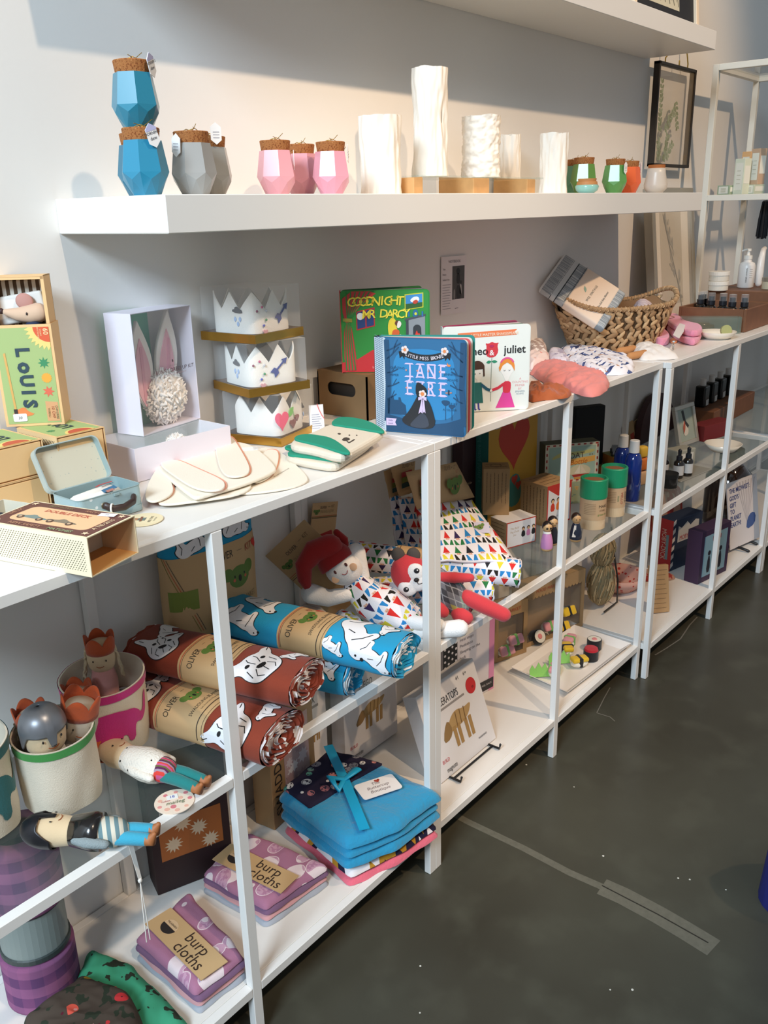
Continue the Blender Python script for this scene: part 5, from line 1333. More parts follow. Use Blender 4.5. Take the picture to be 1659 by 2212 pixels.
def spray_bottle(label, p, h, proto=[]):
    if not proto:
        t = thing('spray_bottle', label, 'bottle', p, 0, BT); k = 1
        part('bottle_body', t, g_lathe([(0, 0), (.0145, 0), (.0155, .002), (.0155, .048), (.009, .056), (0, .056)], 18), amber, smooth=True)
        part('pump', t, g_lathe([(0, .056), (.0105, .056), (.0105, .068), (.0075, .069), (.0075, .080), (0, .080)], 16), blackp)
        part('clear_cap', t, g_lathe([(.0105, .066), (.0100, .089), (0, .089)], 16), clear('smoke_cap', '#c8d0d4', .12, .05))
        proto.append(t); return t
    return another(proto[0], label, p)
for (u, x, vt), lb in zip(((1473, 1.80, 633), (1487, 1.80, 634), (1503, 1.78, 634), (1515, 1.81, 633), (1532, 1.76, 636), (1557, 1.76, 633), (1577, 1.74, 636), (1603, 1.75, 633)), ('black spray bottle at the back left of the wooden crate', 'black spray bottle second from the left at the back of the crate', 'black spray bottle left of the pair in the middle of the crate', 'black spray bottle tucked behind the middle pair in the crate', 'black spray bottle in front of the one tucked behind', 'black spray bottle third from the right in the crate', 'black spray bottle second from the right in the crate', 'black spray bottle at the right end of the crate')):
    p = ux(u, x, ZT + .0068); p.y = min(-.163, max(-.325, p.y)); o = spray_bottle(lb, p, .09); o.scale = (1.15, 1.15, 1.15)
# glass box with a fallen bottle, dish, copper bowl
t = thing('glass_box', 'clear thick walled glass box in front of the wooden crate', 'box', (1.612, -.262, ZT + .0003), R(-62.5))
gl = clear('thick_glass', '#7f9a90', .16, .02); m = MB(); w, d, h, e = .180, .040, .050, .005
for a, b, cx, cy in ((w, e, 0, -d / 2 + e / 2), (w, e, 0, d / 2 - e / 2), (e, d - 2 * e, -w / 2 + e / 2, 0), (e, d - 2 * e, w / 2 - e / 2, 0)): m.add(g_box(a, b, h), gl, Tm(cx, cy, 0))
m.add(g_box(w - 2 * e, d - 2 * e, e), gl); m.build('box_walls', t)
o = part('glass_vial', None, g_lathe([(0, 0), (.012, 0), (.0135, .004), (.0135, .055), (.007, .062), (.007, .070), (0, .070)], 16), M('amber_gold', '#6a4a1c', .1, coat=.8), smooth=True)
o.matrix_world = Matrix.Translation((1.612, -.262, ZT + .0065 + .0135)) @ Matrix.Rotation(R(-62.5), 4, 'Z') @ Matrix.Rotation(R(90), 4, 'Y') @ Matrix.Translation((0, 0, -.06)); tag(o, 'amber vial lying inside the clear glass box', 'vial')
t = thing('dish', 'small round white dish near the front edge of the table', 'dish', (1.500, -.325, ZT + .0003))
part('bowl', t, g_lathe([(0, 0), (.034, 0), (.046, .008), (.056, .021), (.0545, .022), (.044, .011), (.032, .004), (0, .004)], 36), M('cream_glaze', '#efe6d6', .25, coat=.4), smooth=True)
o = part('soap_disc', None, g_lathe([(0, 0), (.0165, 0), (.0165, .010), (.015, .011), (0, .011)], 24), M('green_soap', '#a8ab72', .5)); o.matrix_world = Matrix.Translation((1.525, -.340, ZT + .0215)) @ Matrix.Rotation(R(-50), 4, 'Z') @ Matrix.Rotation(R(80), 4, 'X'); tag(o, 'round olive green disc standing up in the white dish', 'soap')
o = part('hair_clip', None, g_ell(.018, .006, .003), M('tortoise', '#3a2a1c', .3), Tm(1.495, -.315, ZT + .0075, R(-40)), smooth=True); tag(o, 'dark oval clip lying in the white dish', 'clip')
t = thing('copper_bowl', 'shiny copper bowl behind the pink cloth', 'bowl', (1.600, -.100, ZT + .0003))
part('bowl', t, g_lathe([(0, 0), (.030, 0), (.040, .01), (.045, .036), (.0465, .042), (.0445, .042), (.042, .034), (.036, .010), (0, .006)], 36), M('copper', '#c9744a', .18, .95), smooth=True)
tag(part('price_card', None, g_box(.030, .0012, .036), K('#efe2da', .7), Tm(1.548, -.172, ZT + .0003, R(-48), rx=R(-14))), 'small blank white card standing by the copper bowl', 'card')

# ---------------------------------------------------------------- tall open rack and what it carries
rk = M('rack_white', '#e0dccf', .4)
def rack():
    x0, x1, y0, y1, z0, z1, s = 1.905, 2.325, -.56, -.088, ZT + .0004, 1.742, .019
    t = thing('open_rack', 'tall white open rack with glass shelves at the right edge', 'shelf', (x0, y1, z0))
    w, d, h = x1 - x0, y1 - y0, z1 - z0
    for x in (s / 2, w - s / 2):
        for y in (-s / 2, -d + s / 2): part('post', t, g_box(s, s, h, .001), rk, Tm(x, y, 0))
    for k, z in enumerate((h - s, 1.344 - z0 - s)):
        m = MB()
        for y in (-s / 2, -d + s / 2): m.add(g_box(w - 2 * s, s, s, .001), rk, Tm(w / 2, y, z))
        for x in (s / 2, w - s / 2): m.add(g_box(s, d - 2 * s, s, .001), rk, Tm(x, -d / 2, z))
        m.build('shelf_frame', t)
        part('glass_shelf', t, g_box(w - 2 * s, d - 2 * s, .005), glass, Tm(w / 2, -d / 2, z + s - .006))
rack()
ZR = 1.3441
cb = [M('carton_%d' % i, c, .6) for i, c in enumerate(('#d9dcc4', '#e0b07a', '#c9a88a', '#9fae90', '#c8cdb4'))]
def carton(label, u, v0, y, w, d, h, z, c, band=None):
    p = aty(u, v0, y); t = thing('cosmetic_carton', label, 'box', (p.x, y, z), R(-20), 'cosmetic cartons on the rack')
    part('carton_body', t, g_box(w, d, h, .0006), cb[c])
    m = MB(); Fm = front(w, d)
    shape(m, Fm, [(w * .1, h * .3), (w * .9, h * .3), (w * .9, h * .8), (w * .1, h * .8)], band or '#ece8d8')
    Fl = leftf(w, d); shape(m, Fl, [(d * .12, h * .12), (d * .88, h * .12), (d * .88, h * .88), (d * .12, h * .88)], '#e8e4d4')
    for i in range(4): shape(m, Fl, stroke([(d * .3, h * (.3 + i * .12)), (d * .7, h * (.3 + i * .12))], .0014), '#b0aa90', .0004)
    m.build('carton_print', t)
carton('pale green tall carton in front on the rack', 1600, 412, -.190, .034, .038, .112, ZR, 0)
carton('orange topped tall carton behind the pale green one', 1612, 412, -.145, .036, .036, .142, ZR, 1, '#d9cfb0')
carton('low dark green carton at the left on the rack', 1570, 412, -.142, .036, .05, .030, ZR, 3)
carton('low mint carton with grey lettering on the rack', 1630, 412, -.225, .055, .036, .030, ZR, 4)
carton('pinkish tall carton standing on the low mint carton', 1632, 412, -.225, .034, .034, .112, ZR + .0305, 2)
tas = thing('tassel', 'black yarn tassel hanging under the rack shelf', 'tassel', (2.03, -.2635, 1.20))
m = MB(); rn = random.Random(2)
for i in range(40):
    a, r = rn.uniform(0, 6.28), rn.uniform(0, .018); m.add(g_limb([(r * .6 * math.cos(a), r * .6 * math.sin(a), .118), (r * math.cos(a), r * math.sin(a), .06), (r * 1.15 * math.cos(a), r * 1.15 * math.sin(a), rn.uniform(0, .012))], .0024, 5), K('#15161a', .95))
m.build('threads', tas); part('cap', tas, g_lathe([(0, .118), (.013, .118), (.009, .122), (.001, .1238), (0, .1238)], 14), K('#15161a', .9))
zc = ZT + .1005
for k in range(2):
    p = aty(1551, 622, -.160); t = thing('cream_jar', ('white lidded cream jar, lower of the stacked two on the crate', 'white lidded cream jar, upper of the stacked two on the crate')[k], 'jar', (p.x, -.160, zc + .0325 * k), 0, 'stacked white cream jars')
    part('jar_body', t, g_lathe([(0, 0), (.031, 0), (.033, .002), (.033, .019), (0, .019)], 30), M('jar_white', '#e6e0d2', .35), smooth=False); part('lid', t, g_lathe([(0, .019), (.035, .019), (.035, .031), (.034, .032), (0, .032)], 30), M('lid_white', '#f2ede2', .3))
p = aty(1609, 622, -.205); t = thing('pump_bottle', 'white pump bottle standing on the crate', 'bottle', (p.x, -.205, zc))
part('bottle_body', t, g_lathe([(0, 0), (.026, 0), (.028, .003), (.028, .075), (.024, .085), (.013, .090), (.013, .098), (0, .098)], 28), M('bottle_white', '#efe9e2', .35), smooth=True)
pm = part('pump', t, g_lathe([(0, .098), (.0145, .098), (.0145, .110), (.006, .112), (.005, .124), (.009, .125), (.009, .133), (0, .134)], 20), M('lid_white', '#f2ede2', .3)); part('spout', pm, g_limb([(0, 0, .129), (-.02, .006, .130), (-.034, .010, .127)], [.005, .0042, .003], 8), M('lid_white', '#f2ede2', .3), smooth=True)
m = MB(); Fm = Matrix.Rotation(R(-55), 4, 'Z') @ frame((0, -.0284, .02), (1, 0, 0), (0, 0, 1))
word(m, Fm, 'HAND LOTION', .007, -.006, .024, '#6a6660', PI / 2)
for i in range(5): shape(m, Fm, stroke([(.002, .045 - i * .007), (.012, .045 - i * .007)], .001), '#b0a8a0')
m.build('label_print', t)
p = aty(1637, 622, -.235); t = thing('lotion_tube', 'tall white curved tube bottle beside the pump bottle', 'bottle', (p.x, -.235, zc)); part('tube', t, g_limb([(0, 0, .012), (0, 0, .05), (.004, 0, .095), (.016, 0, .128), (.028, 0, .130)], [.012, .014, .012, .009, .008], 14), M('bottle_white', '#efe9e2', .35), smooth=True)
p = aty(1655, 652, -.27); t = thing('candle_tin', 'round cream tin with a grey metal lid at the right edge', 'tin', (2.08, -.300, zc)); part('tin_body', t, g_lathe([(0, 0), (.034, 0), (.034, .026), (0, .026)], 30), M('tin_cream', '#d8cdb0', .5)); part('lid', t, g_lathe([(0, .026), (.0355, .026), (.0355, .038), (.034, .039), (0, .039)], 30), M('tin_grey', '#a8a498', .3, .6))

# ================================================================ glass shelf of the first unit
def onN(u, v, p0, off=0.0):
    """point seen at u,v on the upright plane through p0 that faces the shop; off steps towards it"""
    N = Vector((-.770, -.638, 0)); d = ray(u, v); p0 = Vector(p0) + N * off
    return CAM_POS + d * ((p0 - CAM_POS).dot(N) / d.dot(N))
canvas = M('canvas_cloth', '#e3d8c4', .95, bump=.35, bscale=600)
def felt(c): return M('felt_' + c, '#' + c, .95, bump=.3, bscale=500, sheen=.25)
def bend(poly, fn, step=.004):
    """flat figure cut into strips and laid on a curved surface; fn(x,y,off)"""
    bm = bmesh.new()
    bm.faces.new([bm.verts.new((p[0], p[1], 0)) for p in poly])
    bmesh.ops.triangulate(bm, faces=bm.faces)
    for ax in (0, 1):
        lo = min(p[ax] for p in poly); hi = max(p[ax] for p in poly)
        t = math.ceil(lo / step) * step
        while t < hi:
            no = (1, 0, 0) if ax == 0 else (0, 1, 0)
            bmesh.ops.bisect_plane(bm, geom=list(bm.verts) + list(bm.edges) + list(bm.faces), plane_co=(no[0] * t, no[1] * t, 0), plane_no=no)
            t += step
    return bm_out(bm)
def decal(mb, poly, col, fn, off, step=.004):
    v, f = bend(poly, fn, step)
    mb.add(([fn(p.x, p.y, off) for p in v], f), col)
def decal_text(mb, s, size, x, y, col, fn, off, rot=0.0, **k):
    v, f = g_text(s, size, h=0, **k); c, q = math.cos(rot), math.sin(rot)
    mb.add(([fn(x + p.x * c - p.y * q, y + p.x * q + p.y * c, off) for p in v], f), col)
def grow(poly, d):
    c = centre(poly); return [(p[0] + (p[0] - c[0]) / max(1e-6, math.hypot(p[0] - c[0], p[1] - c[1])) * d, p[1] + (p[1] - c[1]) / max(1e-6, math.hypot(p[0] - c[0], p[1] - c[1])) * d) for p in poly]
ELEPHANT = [(-.040, -.018), (-.041, .006), (-.034, .020), (-.018, .027), (.000, .028), (.012, .024), (.024, .022), (.032, .016), (.037, .008), (.042, .012), (.046, .026), (.050, .034), (.055, .032), (.052, .020), (.047, .004), (.038, -.006), (.030, -.002), (.026, -.008), (.026, -.028), (.016, -.029), (.013, -.016), (.006, -.014), (.005, -.020), (-.010, -.020), (-.012, -.014), (-.020, -.017), (-.022, -.032), (-.033, -.032), (-.035, -.018)]
def basket_bag(label, cx, cy, r0, r1, h, rimc, motif=None, mcol=None, mang=0.0, sq=1.0, lean=(0, 0)):
    t = thing('canvas_basket', label, 'basket', (cx, cy, ZM + .0004), 0, 'canvas baskets of dolls')
    def wall(a, s, off=0.0):
        r = r0 + (r1 - r0) * s ** .8 + off + .0016 * mnoise.noise(Vector((math.cos(a) * 2 + cx * 9, math.sin(a) * 2, s * 2)))
        ca, sa = math.cos(a), math.sin(a)
        k = (abs(ca) ** 3 + abs(sa) ** 3) ** (-1 / 3) if s < .25 else 1 + ((abs(ca) ** 3 + abs(sa) ** 3) ** (-1 / 3) - 1) * max(0, 1 - (s - .25) * 2)
        return Vector((r * ca * k + lean[0] * s, r * sa * k * sq + lean[1] * s, s * (h + .005 * math.sin(a + 1))))
    m = MB(); m.add(g_grid(lambda u, v: wall(2 * PI * u, v), 64, 14, True), canvas, smooth=True)
    m.add(g_grid(lambda u, v: wall(-2 * PI * u, v, -.0025), 64, 14, True), canvas, smooth=True)
    m.add(g_grid(lambda u, v: wall(2 * PI * u, 1.0, -.0025 * v), 64, 1, True), canvas)
    fl = [wall(2 * PI * i / 48, 0) for i in range(48)]; m.add((fl + [p + Vector((0, 0, .0015)) for p in fl], [list(range(48))[::-1], list(range(48, 96))]), canvas)
    m.build('basket_body', t)
    m = MB(); m.add(g_grid(lambda u, v: wall(2 * PI * u, .885 + .113 * v, .0012), 64, 2, True), felt(rimc), smooth=True); m.build('rim_band', t)
    if motif:
        m = MB(); R_ = r0 * .6 + r1 * .4
        decal(m, smooth(motif, 1), felt(mcol), lambda x, y, o: wall(mang + x / R_, min(.86, max(.03, (y + h * .47) / h)), o), .0014, .006); m.build('elephant_patch', t)
    return t
basket_bag('cream canvas basket with a pink rim and pink elephant patch', -.567, -.128, .053, .066, .121, 'c8287e', [(p[0] * 1.05, p[1] * 1.15) for p in ELEPHANT], 'c8287e', R(-108))
basket_bag('cream canvas basket with a green rim, holding a knight and two crowned dolls', -.693, -.193, .049, .057, .113, '3f9444')
basket_bag('cream canvas basket with a teal rim and elephant patch at the left edge', -.812, -.150, .060, .068, .132, '1d6a6e', [(p[0] * 1.2, p[1] * 1.35) for p in ELEPHANT], '1d6a6e', R(-88))

skin = M('doll_felt', '#e3c9a2', .95, bump=.15, bscale=500, sheen=.2); ginger = felt('c0552a')
def face(parent, F, s=1.0, smile=1, eye='#2a2420'):
    """eyes and mouth on a plane just in front of a head; x right, y up"""
    m = MB()
    for x in (-.0105, .0105): m.add(g_ell(.0012 * s, .0020 * s, .0008, 8, 6), eye, F @ Tm(x * s, .003 * s, 0))
    m.add(g_prism(arc(0, -.0045 * s, .007 * s, 205, 335, 8, .005 * s) + arc(0, -.0045 * s, .0062 * s, 335, 205, 8, .0040 * s), .0008), '#a0562e', F)
    m.build('face', parent)
def crown_grid(r, h, n=5, lo=.55):
    return g_grid(lambda u, v: (r * math.cos(2 * PI * u) * (1 + .06 * v), r * math.sin(2 * PI * u) * (1 + .06 * v), h * v * (lo + (1 - lo) * abs(math.sin(PI * n * u)) ** .8)), 60, 4, True)
def standing_doll(label, x, y, z, rz, crown=True, tilt=(0, 0), helm=False, hair=False, body='e6dcd0', scale=1.0, skinm=None, group='crowned cloth dolls'):
    t = thing('cloth_doll', label, 'doll', (x, y, z), rz, group, rx=tilt[0], ry=tilt[1]); t.scale = (scale,) * 3
    part('body', t, g_limb([(0, 0, .0), (0, 0, .035), (0, 0, .060)], [.020, .021, .016], 16), felt(body), smooth=True)
    hd = part('head', t, g_lathe([(0, .052), (.014, .053), (.0205, .062), (.0225, .075), (.0215, .092), (.017, .102), (0, .105)], 24), skinm or skin, smooth=True)
    face(hd, frame((0, -.0222, .076), (1, 0, 0), (0, 0, 1)), .95)
    if crown: part('felt_crown', t, (lambda g: ([p + Vector((0, 0, .086)) for p in g[0]], g[1], g[2]))(crown_grid(.0222, .030)), ginger, smooth=True, mods=[('SOLIDIFY', dict(thickness=.0018))])
    if helm:
        # helmet open at the face with a nose guard
        m = MB()
        def hel(u, v):
            a = 2 * PI * u - PI / 2; fr_ = max(0, math.cos(a + PI / 2))      # 1 at the front
            low = .066 + .018 * min(1, fr_ * 2.2) * (1 if abs(math.sin(a + PI / 2)) > .16 else .25)
            z = low + (.110 - low) * v; r = .0248 * math.sqrt(max(0, 1 - max(0, (z - .084) / .0261) ** 2)) if z > .084 else .0248
            return (r * math.cos(a), r * math.sin(a), z)
        m.add(g_grid(hel, 56, 14, True), M('helmet_' + helm, '#' + helm, .35, .5), smooth=True); m.build('helmet', t, mods=[('SOLIDIFY', dict(thickness=.0016))])
    if hair:
        yarn = M('cream_yarn', '#d9c8a8', .95); rn = random.Random(5)
        for s in (-1, 1):
            m = MB()
            for k in range(5):
                px, py, pz = s * .0215, -.003 + .002 * k, .090; pts = []
                for i in range(12): pts.append((px + s * (.003 * i * .25) + rn.uniform(-.002, .002), py + rn.uniform(-.002, .002), pz - .0046 * i))
                m.add(g_limb(pts, .0019, 6), yarn, smooth=True)
            m.build('yarn_braid', t)
    return t
CR = R(-40)
standing_doll('queen doll with yarn braids and a rust crown in the pink basket', -.550, -.105, ZM + .062, R(-40), hair=True, body='e8a6a0')
standing_doll('doll almost hidden in the pink basket, only its rust crown showing', -.606, -.115, ZM + .003, R(-40))
standing_doll('grey faced doll with a rust crown in front of the pink basket', -.668, -.190, ZM + .022, R(-25), tilt=(R(4), R(10)), body='b5b0ac', skinm=M('doll_grey', '#c4b8a6', .95, bump=.15, bscale=500), scale=1.18)
standing_doll('doll with rust crown and yarn hair behind the silver helmet', -.698, -.160, ZM + .028, R(-30), tilt=(0, R(-4)), hair=True)
standing_doll('knight doll in a silver helmet leaning in the green rimmed basket', -.706, -.204, ZM + .026, R(-8), crown=False, helm='8d9096', tilt=(R(3), R(-4)), scale=1.30)
standing_doll('doll at the left edge in the teal basket, mostly in shadow', -.800, -.140, ZM + .035, R(-30), crown=False, helm='2c2e33', body='3a3c44')

def lying_doll(label, pts, helm=None, body=None, cape=None, trousers='1c7a78', crown=False, stripe=None):
    """pts: head top, neck, hip, knee, toe in world places along the doll"""
    t = thing('cloth_doll', label, 'doll', pts[2], 0, 'cloth dolls lying on the glass shelf')
    L = [Vector(p) - Vector(pts[2]) for p in pts]
    ax = (L[0] - L[4]).normalized(); up = Vector((0, 0, 1)); sd = ax.cross(up).normalized(); up = sd.cross(ax)
    hd = part('head', t, g_limb([L[1], L[1] * .45 + L[0] * .55, L[0]], [.0190, .0225, .0175], 20), skin, smooth=True)
    Fh = frame(L[1] * .60 + L[0] * .40 + up * .0215, sd * -1, ax)
    face(hd, Fh, .95)
    if crown:
        c = crown_grid(.0220, .034); B = frame(L[0] * .98 + L[1] * .02, up, sd)
        part('felt_crown', t, ([B @ p for p in c[0]], c[1], c[2]), ginger, smooth=True, mods=[('SOLIDIFY', dict(thickness=.0018))])
    if helm:
        hb = MB(); B = frame(L[0] * .62 + L[1] * .38, up, sd)
        def hel(u, v):
            a = 2 * PI * u; frn = max(0, math.cos(a)); z0 = -.010 + .019 * min(1, frn * 1.8) * (1 if abs(math.sin(a)) > .2 else -.1)
            z = z0 + (.0388 - z0) * v; r = .0252 * math.sqrt(max(.0, 1 - max(0, z / .039) ** 2)); return (r * math.cos(a), r * math.sin(a), z)
        hb.add(g_grid(hel, 56, 14, True), M('helmet_' + helm, '#' + helm, .3, .3), B, True); hb.build('helmet', t, mods=[('SOLIDIFY', dict(thickness=.0016))])
    bm_ = stripe or felt(body)
    part('body', t, g_limb([L[1], (L[1] + L[2]) / 2, L[2]], [.0165, .0205, .0195], 18), bm_, smooth=True)
    for s in (-1, 1):
        o = sd * s
        part('arm', t, g_limb([L[1] * .8 + L[2] * .2 + o * .017, (L[1] + L[2]) / 2 + o * .0245 + up * .002, L[2] * .9 + L[1] * .1 + o * .025], [.007, .0075, .006], 10), cape[1] if cape else skin, smooth=True)
        lg = part('leg', t, g_limb([L[2] + o * .0085 - up * .003, L[3] + o * .0092, L[3] * .25 + L[4] * .75 + o * .0095], [.0095, .0092, .0088], 12), felt(trousers), smooth=True)
        part('boot', lg, g_limb([L[3] * .25 + L[4] * .75 + o * .0095, L[4] + o * .0098, L[4] + o * .0098 + up * .009 - ax * .004], [.0088, .0085, .0035], 12), M('boot_tan', '#a8683c', .6), smooth=True)
    if cape:
        part('cape' if crown else 'breastplate', t, g_limb([L[1] * .97 + L[2] * .03, L[1] * .5 + L[2] * .5, L[1] * .30 + L[2] * .70], [.0205, .0260, .0255], 20, caps=crown), cape[0], smooth=True)
    return t, ax, up, sd
er = Pattern('spotted_fleece', '#efe7da', .95, 'Object', .6, 300); q, c = er.voro(52, rnd=.5); er.lay(q < .10, '#22201e'); ermine = er.done()
st_ = Pattern('candy_stripe', '#a83a5a', .95, 'Object'); r_ = ((st_.u * .9 + st_.v * .5) * 95.0).fract(); st_.c = st_.ramp(r_, ['#c85a8a', '#d8473e', '#a890a0', '#5a2a50', '#6a6a3a']); candy = st_.done()
lying_doll('doll in a spotted white cape and teal trousers lying by the baskets', [(-.603, -.172, ZM + .0225), (-.597, -.222, ZM + .0225), (-.581, -.288, ZM + .021), (-.573, -.318, ZM + .0185), (-.562, -.352, ZM + .0120)], crown=True, stripe=candy, cape=(ermine, ermine), trousers='1c7a78', body='c85a8a')
mail = M('knitted_mail', '#8f9a9c', .9, bump=.8, bscale=700); blk = M('black_leather', '#1d1a1a', .22, coat=.5)
s2 = Pattern('grey_stripe', '#d8d0be', .95, 'Object'); s2.lay(((s2.u * 1.0 - s2.v * .6) * 80.0).fract() < .5, '#6d8a90')
t_, ax_, up_, sd_ = lying_doll('knight doll in black helmet and breastplate lying at the shelf front', [(-.774, -.262, ZM + .0245), (-.744, -.300, ZM + .0225), (-.708, -.348, ZM + .021), (-.695, -.366, ZM + .0190), (-.678, -.390, ZM + .0180)], helm='26252a', stripe=s2.done(), cape=(blk, mail), trousers='3aa0bd', body='8f9a9c')
# round swing tag and the ribbon with its cord
t = thing('swing_tag', 'round tag with pink dots under the boots of the caped doll', 'tag', (0, 0, 0))
c_ = at(377, 1733, ZM); Fm = Tm(c_.x, c_.y, ZM + .0006, R(-35)); m = MB()
m.add(g_prism(disc(.0285, 40), .0011), K('#f0dcc8', .6), Fm); m.build('card', t)
m = MB(); rn = random.Random(8)
for x, y in ((-.020, .006), (-.012, .017), (.003, .021), (.017, .016), (.022, .002), (.016, -.015), (.003, -.021), (-.011, -.016), (-.021, -.008), (-.002, -.012), (.009, .006)): shape(m, Fm @ Tm(0, 0, .0011), disc(rn.uniform(.0030, .0046), 14, x, y), rn.choice(('#e59a94', '#eab5a0', '#d97f84')))
word(m, Fm @ Tm(0, 0, .0012), 'maileg', .0105, .002, -.006, '#6a7a5a', .1, h=.0006, shear=.25); word(m, Fm @ Tm(0, 0, .0012), 'cuddle', .005, -.012, .001, '#c96a70', .1, h=.0006)
m.build('print', t)
m = MB(); shape(m, Fm @ Tm(0, 0, .0012), [(-.010, .004), (.006, .006), (.005, .016), (-.011, .014)], '#f2f0ec', .0003, .0005); word(m, Fm @ Tm(0, 0, .0012), '18', .008, -.002, .0075, '#5a5ab0', .1, h=.0012); m.build('price_sticker', t)
t = thing('white_ribbon', 'white ribbon with a knotted cord hanging over the shelf edge', 'ribbon', (0, 0, 0))
p0 = at(258, 1815, ZM + .001); pf = Vector((p0.x + .004, -.3608, ZM - .001))
rb = [Vector((p0.x - .018, p0.y + .02, ZM + .0016)), Vector((p0.x, -.354, ZM + .0018)), pf + Vector((0, -.0020, .0010)), pf + Vector((.003, -.0025, -.03)), pf + Vector((.006, -.003, -.058))]
m = MB(); v, f = [], []
for i, p in enumerate(rb):
    w = .0085 - .0009 * i; v += [p + Vector((-w / 2, 0, 0)), p + Vector((w / 2, 0, 0))]
f = [[2 * i, 2 * i + 1, 2 * i + 3, 2 * i + 2] for i in range(len(rb) - 1)]
m.add((v, f), M('ribbon_white', '#efe9e0', .7)); m.build('band', t, mods=[('SOLIDIFY', dict(thickness=.0008))])
k = rb[-1]; part('knot', t, g_ell(.0032, .0028, .0042, 10, 8), M('ribbon_white', '#efe9e0', .7), Tm(k.x, k.y, k.z - .003), smooth=True)
for s in (-1, 1): part('cord', t, g_limb([k + Vector((0, 0, -.006)), k + Vector((s * .0016, 0, -.045)), k + Vector((s * .0030, 0, -.108))], .0008, 6), M('ribbon_white', '#efe9e0', .7), smooth=True)

# ---------------------------------------------------------------- swaddling blankets
kraftp = M('kraft_paper', '#c8a678', .75)
class Roll:
    """flattened roll: p(s,t,off) with s along the roll, t round it from the top"""
    def __init__(r, P0, P1, a, b, pw=2.6):
        r.P0 = Vector(P0); d = Vector(P1) - r.P0; r.L = d.length; r.ax = d.normalized()
        r.side = r.ax.cross(Vector((0, 0, 1))).normalized(); r.up = r.side.cross(r.ax); r.a, r.b, r.pw = a, b, pw
        N = 240; pts = []
        for i in range(N + 1):
            an = PI / 2 - 2 * PI * i / N; c, s = math.cos(an), math.sin(an)
            pts.append((a * math.copysign(abs(c) ** (2 / pw), c), b * math.copysign(abs(s) ** (2 / pw), s)))
        r.pts = pts; r.acc = [0]
        for i in range(N): r.acc.append(r.acc[-1] + math.hypot(pts[i + 1][0] - pts[i][0], pts[i + 1][1] - pts[i][1]))
        r.per = r.acc[-1]
    def sec(r, t):
        t = t % r.per; lo, hi = 0, len(r.acc) - 1
        while hi - lo > 1:
            m_ = (lo + hi) // 2
            if r.acc[m_] <= t: lo = m_
            else: hi = m_
        f = (t - r.acc[lo]) / max(1e-9, r.acc[hi] - r.acc[lo]); A, B = r.pts[lo], r.pts[hi]
        x, y = A[0] + (B[0] - A[0]) * f, A[1] + (B[1] - A[1]) * f
        tx, ty = B[0] - A[0], B[1] - A[1]; l = math.hypot(tx, ty) or 1
        return x, y, -ty / l, tx / l
    def p(r, s, t, off=0.0):
        x, y, nx, ny = r.sec(t)
        w = .0022 * mnoise.noise(Vector((s * 22, x * 30, y * 30 + r.P0.x * 50)))
        return r.P0 + r.ax * s + r.side * (x + nx * (off + w)) + r.up * (y + ny * (off + w))
def koala(m, fn, x, y, s, rot, off):
    c, q = math.cos(rot), math.sin(rot)
    def T(pl): return [(x + (a * c - b * q) * s, y + (a * q + b * c) * s) for a, b in pl]
    gr = '#5f8038'
    for k, pl in enumerate((disc(.95, 18, 0, 0, .80), disc(.48, 12, -1.0, .42), disc(.48, 12, 1.0, .42))): decal(m, T(pl), gr, fn, off + k * .00003, .006)
    decal(m, T(disc(.15, 10, 0, -.12, .26)), '#22261c', fn, off + .0003)
    for sg in (-1, 1): decal(m, T(disc(.07, 8, sg * .45, .12, .10)), '#22261c', fn, off + .0003); decal(m, T(disc(.12, 8, sg * .52, -.14)), '#c86a4a', fn, off + .0003)
def oliver_band(t, roll, s0, s1, tt, flip=1):
    """paper band printed across the roll; letters read along t"""
    m = MB(); n = 80
    m.add(g_grid(lambda u, v: roll.p(s0 + (s1 - s0) * v, roll.per * u, .0010), n, 4, True), kraftp, smooth=True)
    b = m.build('paper_band', t)
    m = MB(); W = s1 - s0
    fn = lambda x, y, o: roll.p(s0 + y, tt + x, o)            # x around, y along the roll
    def txt(s, size, x, y, col, **k): decal_text(m, s, size, x, y, col, fn, .0015, PI, **k)
    for y, c, w in ((W * .045, '#c0432f', .0012), (W * .075, '#5a4a38', .0008), (W * .86, '#3a3028', .0016), (W * .955, '#5a4a38', .0008)): decal(m, [(-.070, y), (.070, y), (.070, y + w), (-.070, y + w)], c, fn, .0014)
    txt('OLIVER', .0155, .028, W * .30, '#3a3428', wid=.75); txt('KIT', .0155, -.036, W * .30, '#a84a34', wid=.75); decal(m, [(-.012, W * .20), (-.004, W * .20), (-.004, W * .21), (-.012, W * .21)], '#8a7a5a', fn, .0014)
    koala(m, fn, -.006, W * .45, .0155, PI, .0013)
    decal(m, [(p[0] * 1.0 - .045, W * .42 - p[1] * 1.0) for p in heart(.0085)], '#d8382e', fn, .0016)
    txt('SWADDLING BLANKET', .0088, -.004, W * .72, '#4a4030', wid=.85); txt('Soft Breathable Wearable', .0042, -.004, W * .80, '#7a6a50')
    m.build('band_print', b)
BEAR = [(-.040, -.004), (-.036, .014), (-.022, .022), (-.004, .020), (.012, .024), (.024, .022), (.034, .028), (.046, .024), (.050, .014), (.040, .010), (.032, .004), (.028, -.022), (.016, -.022), (.016, -.006), (.002, -.008), (-.012, -.006), (-.014, -.024), (-.028, -.024), (-.030, -.010)]
BULL = [(-.024, -.020), (-.030, -.004), (-.028, .010), (-.036, .018), (-.044, .034), (-.030, .034), (-.018, .024), (.000, .028), (.018, .024), (.034, .036), (.052, .036), (.038, .020), (.028, .010), (.030, -.004), (.024, -.020), (.010, -.028), (-.010, -.028)]
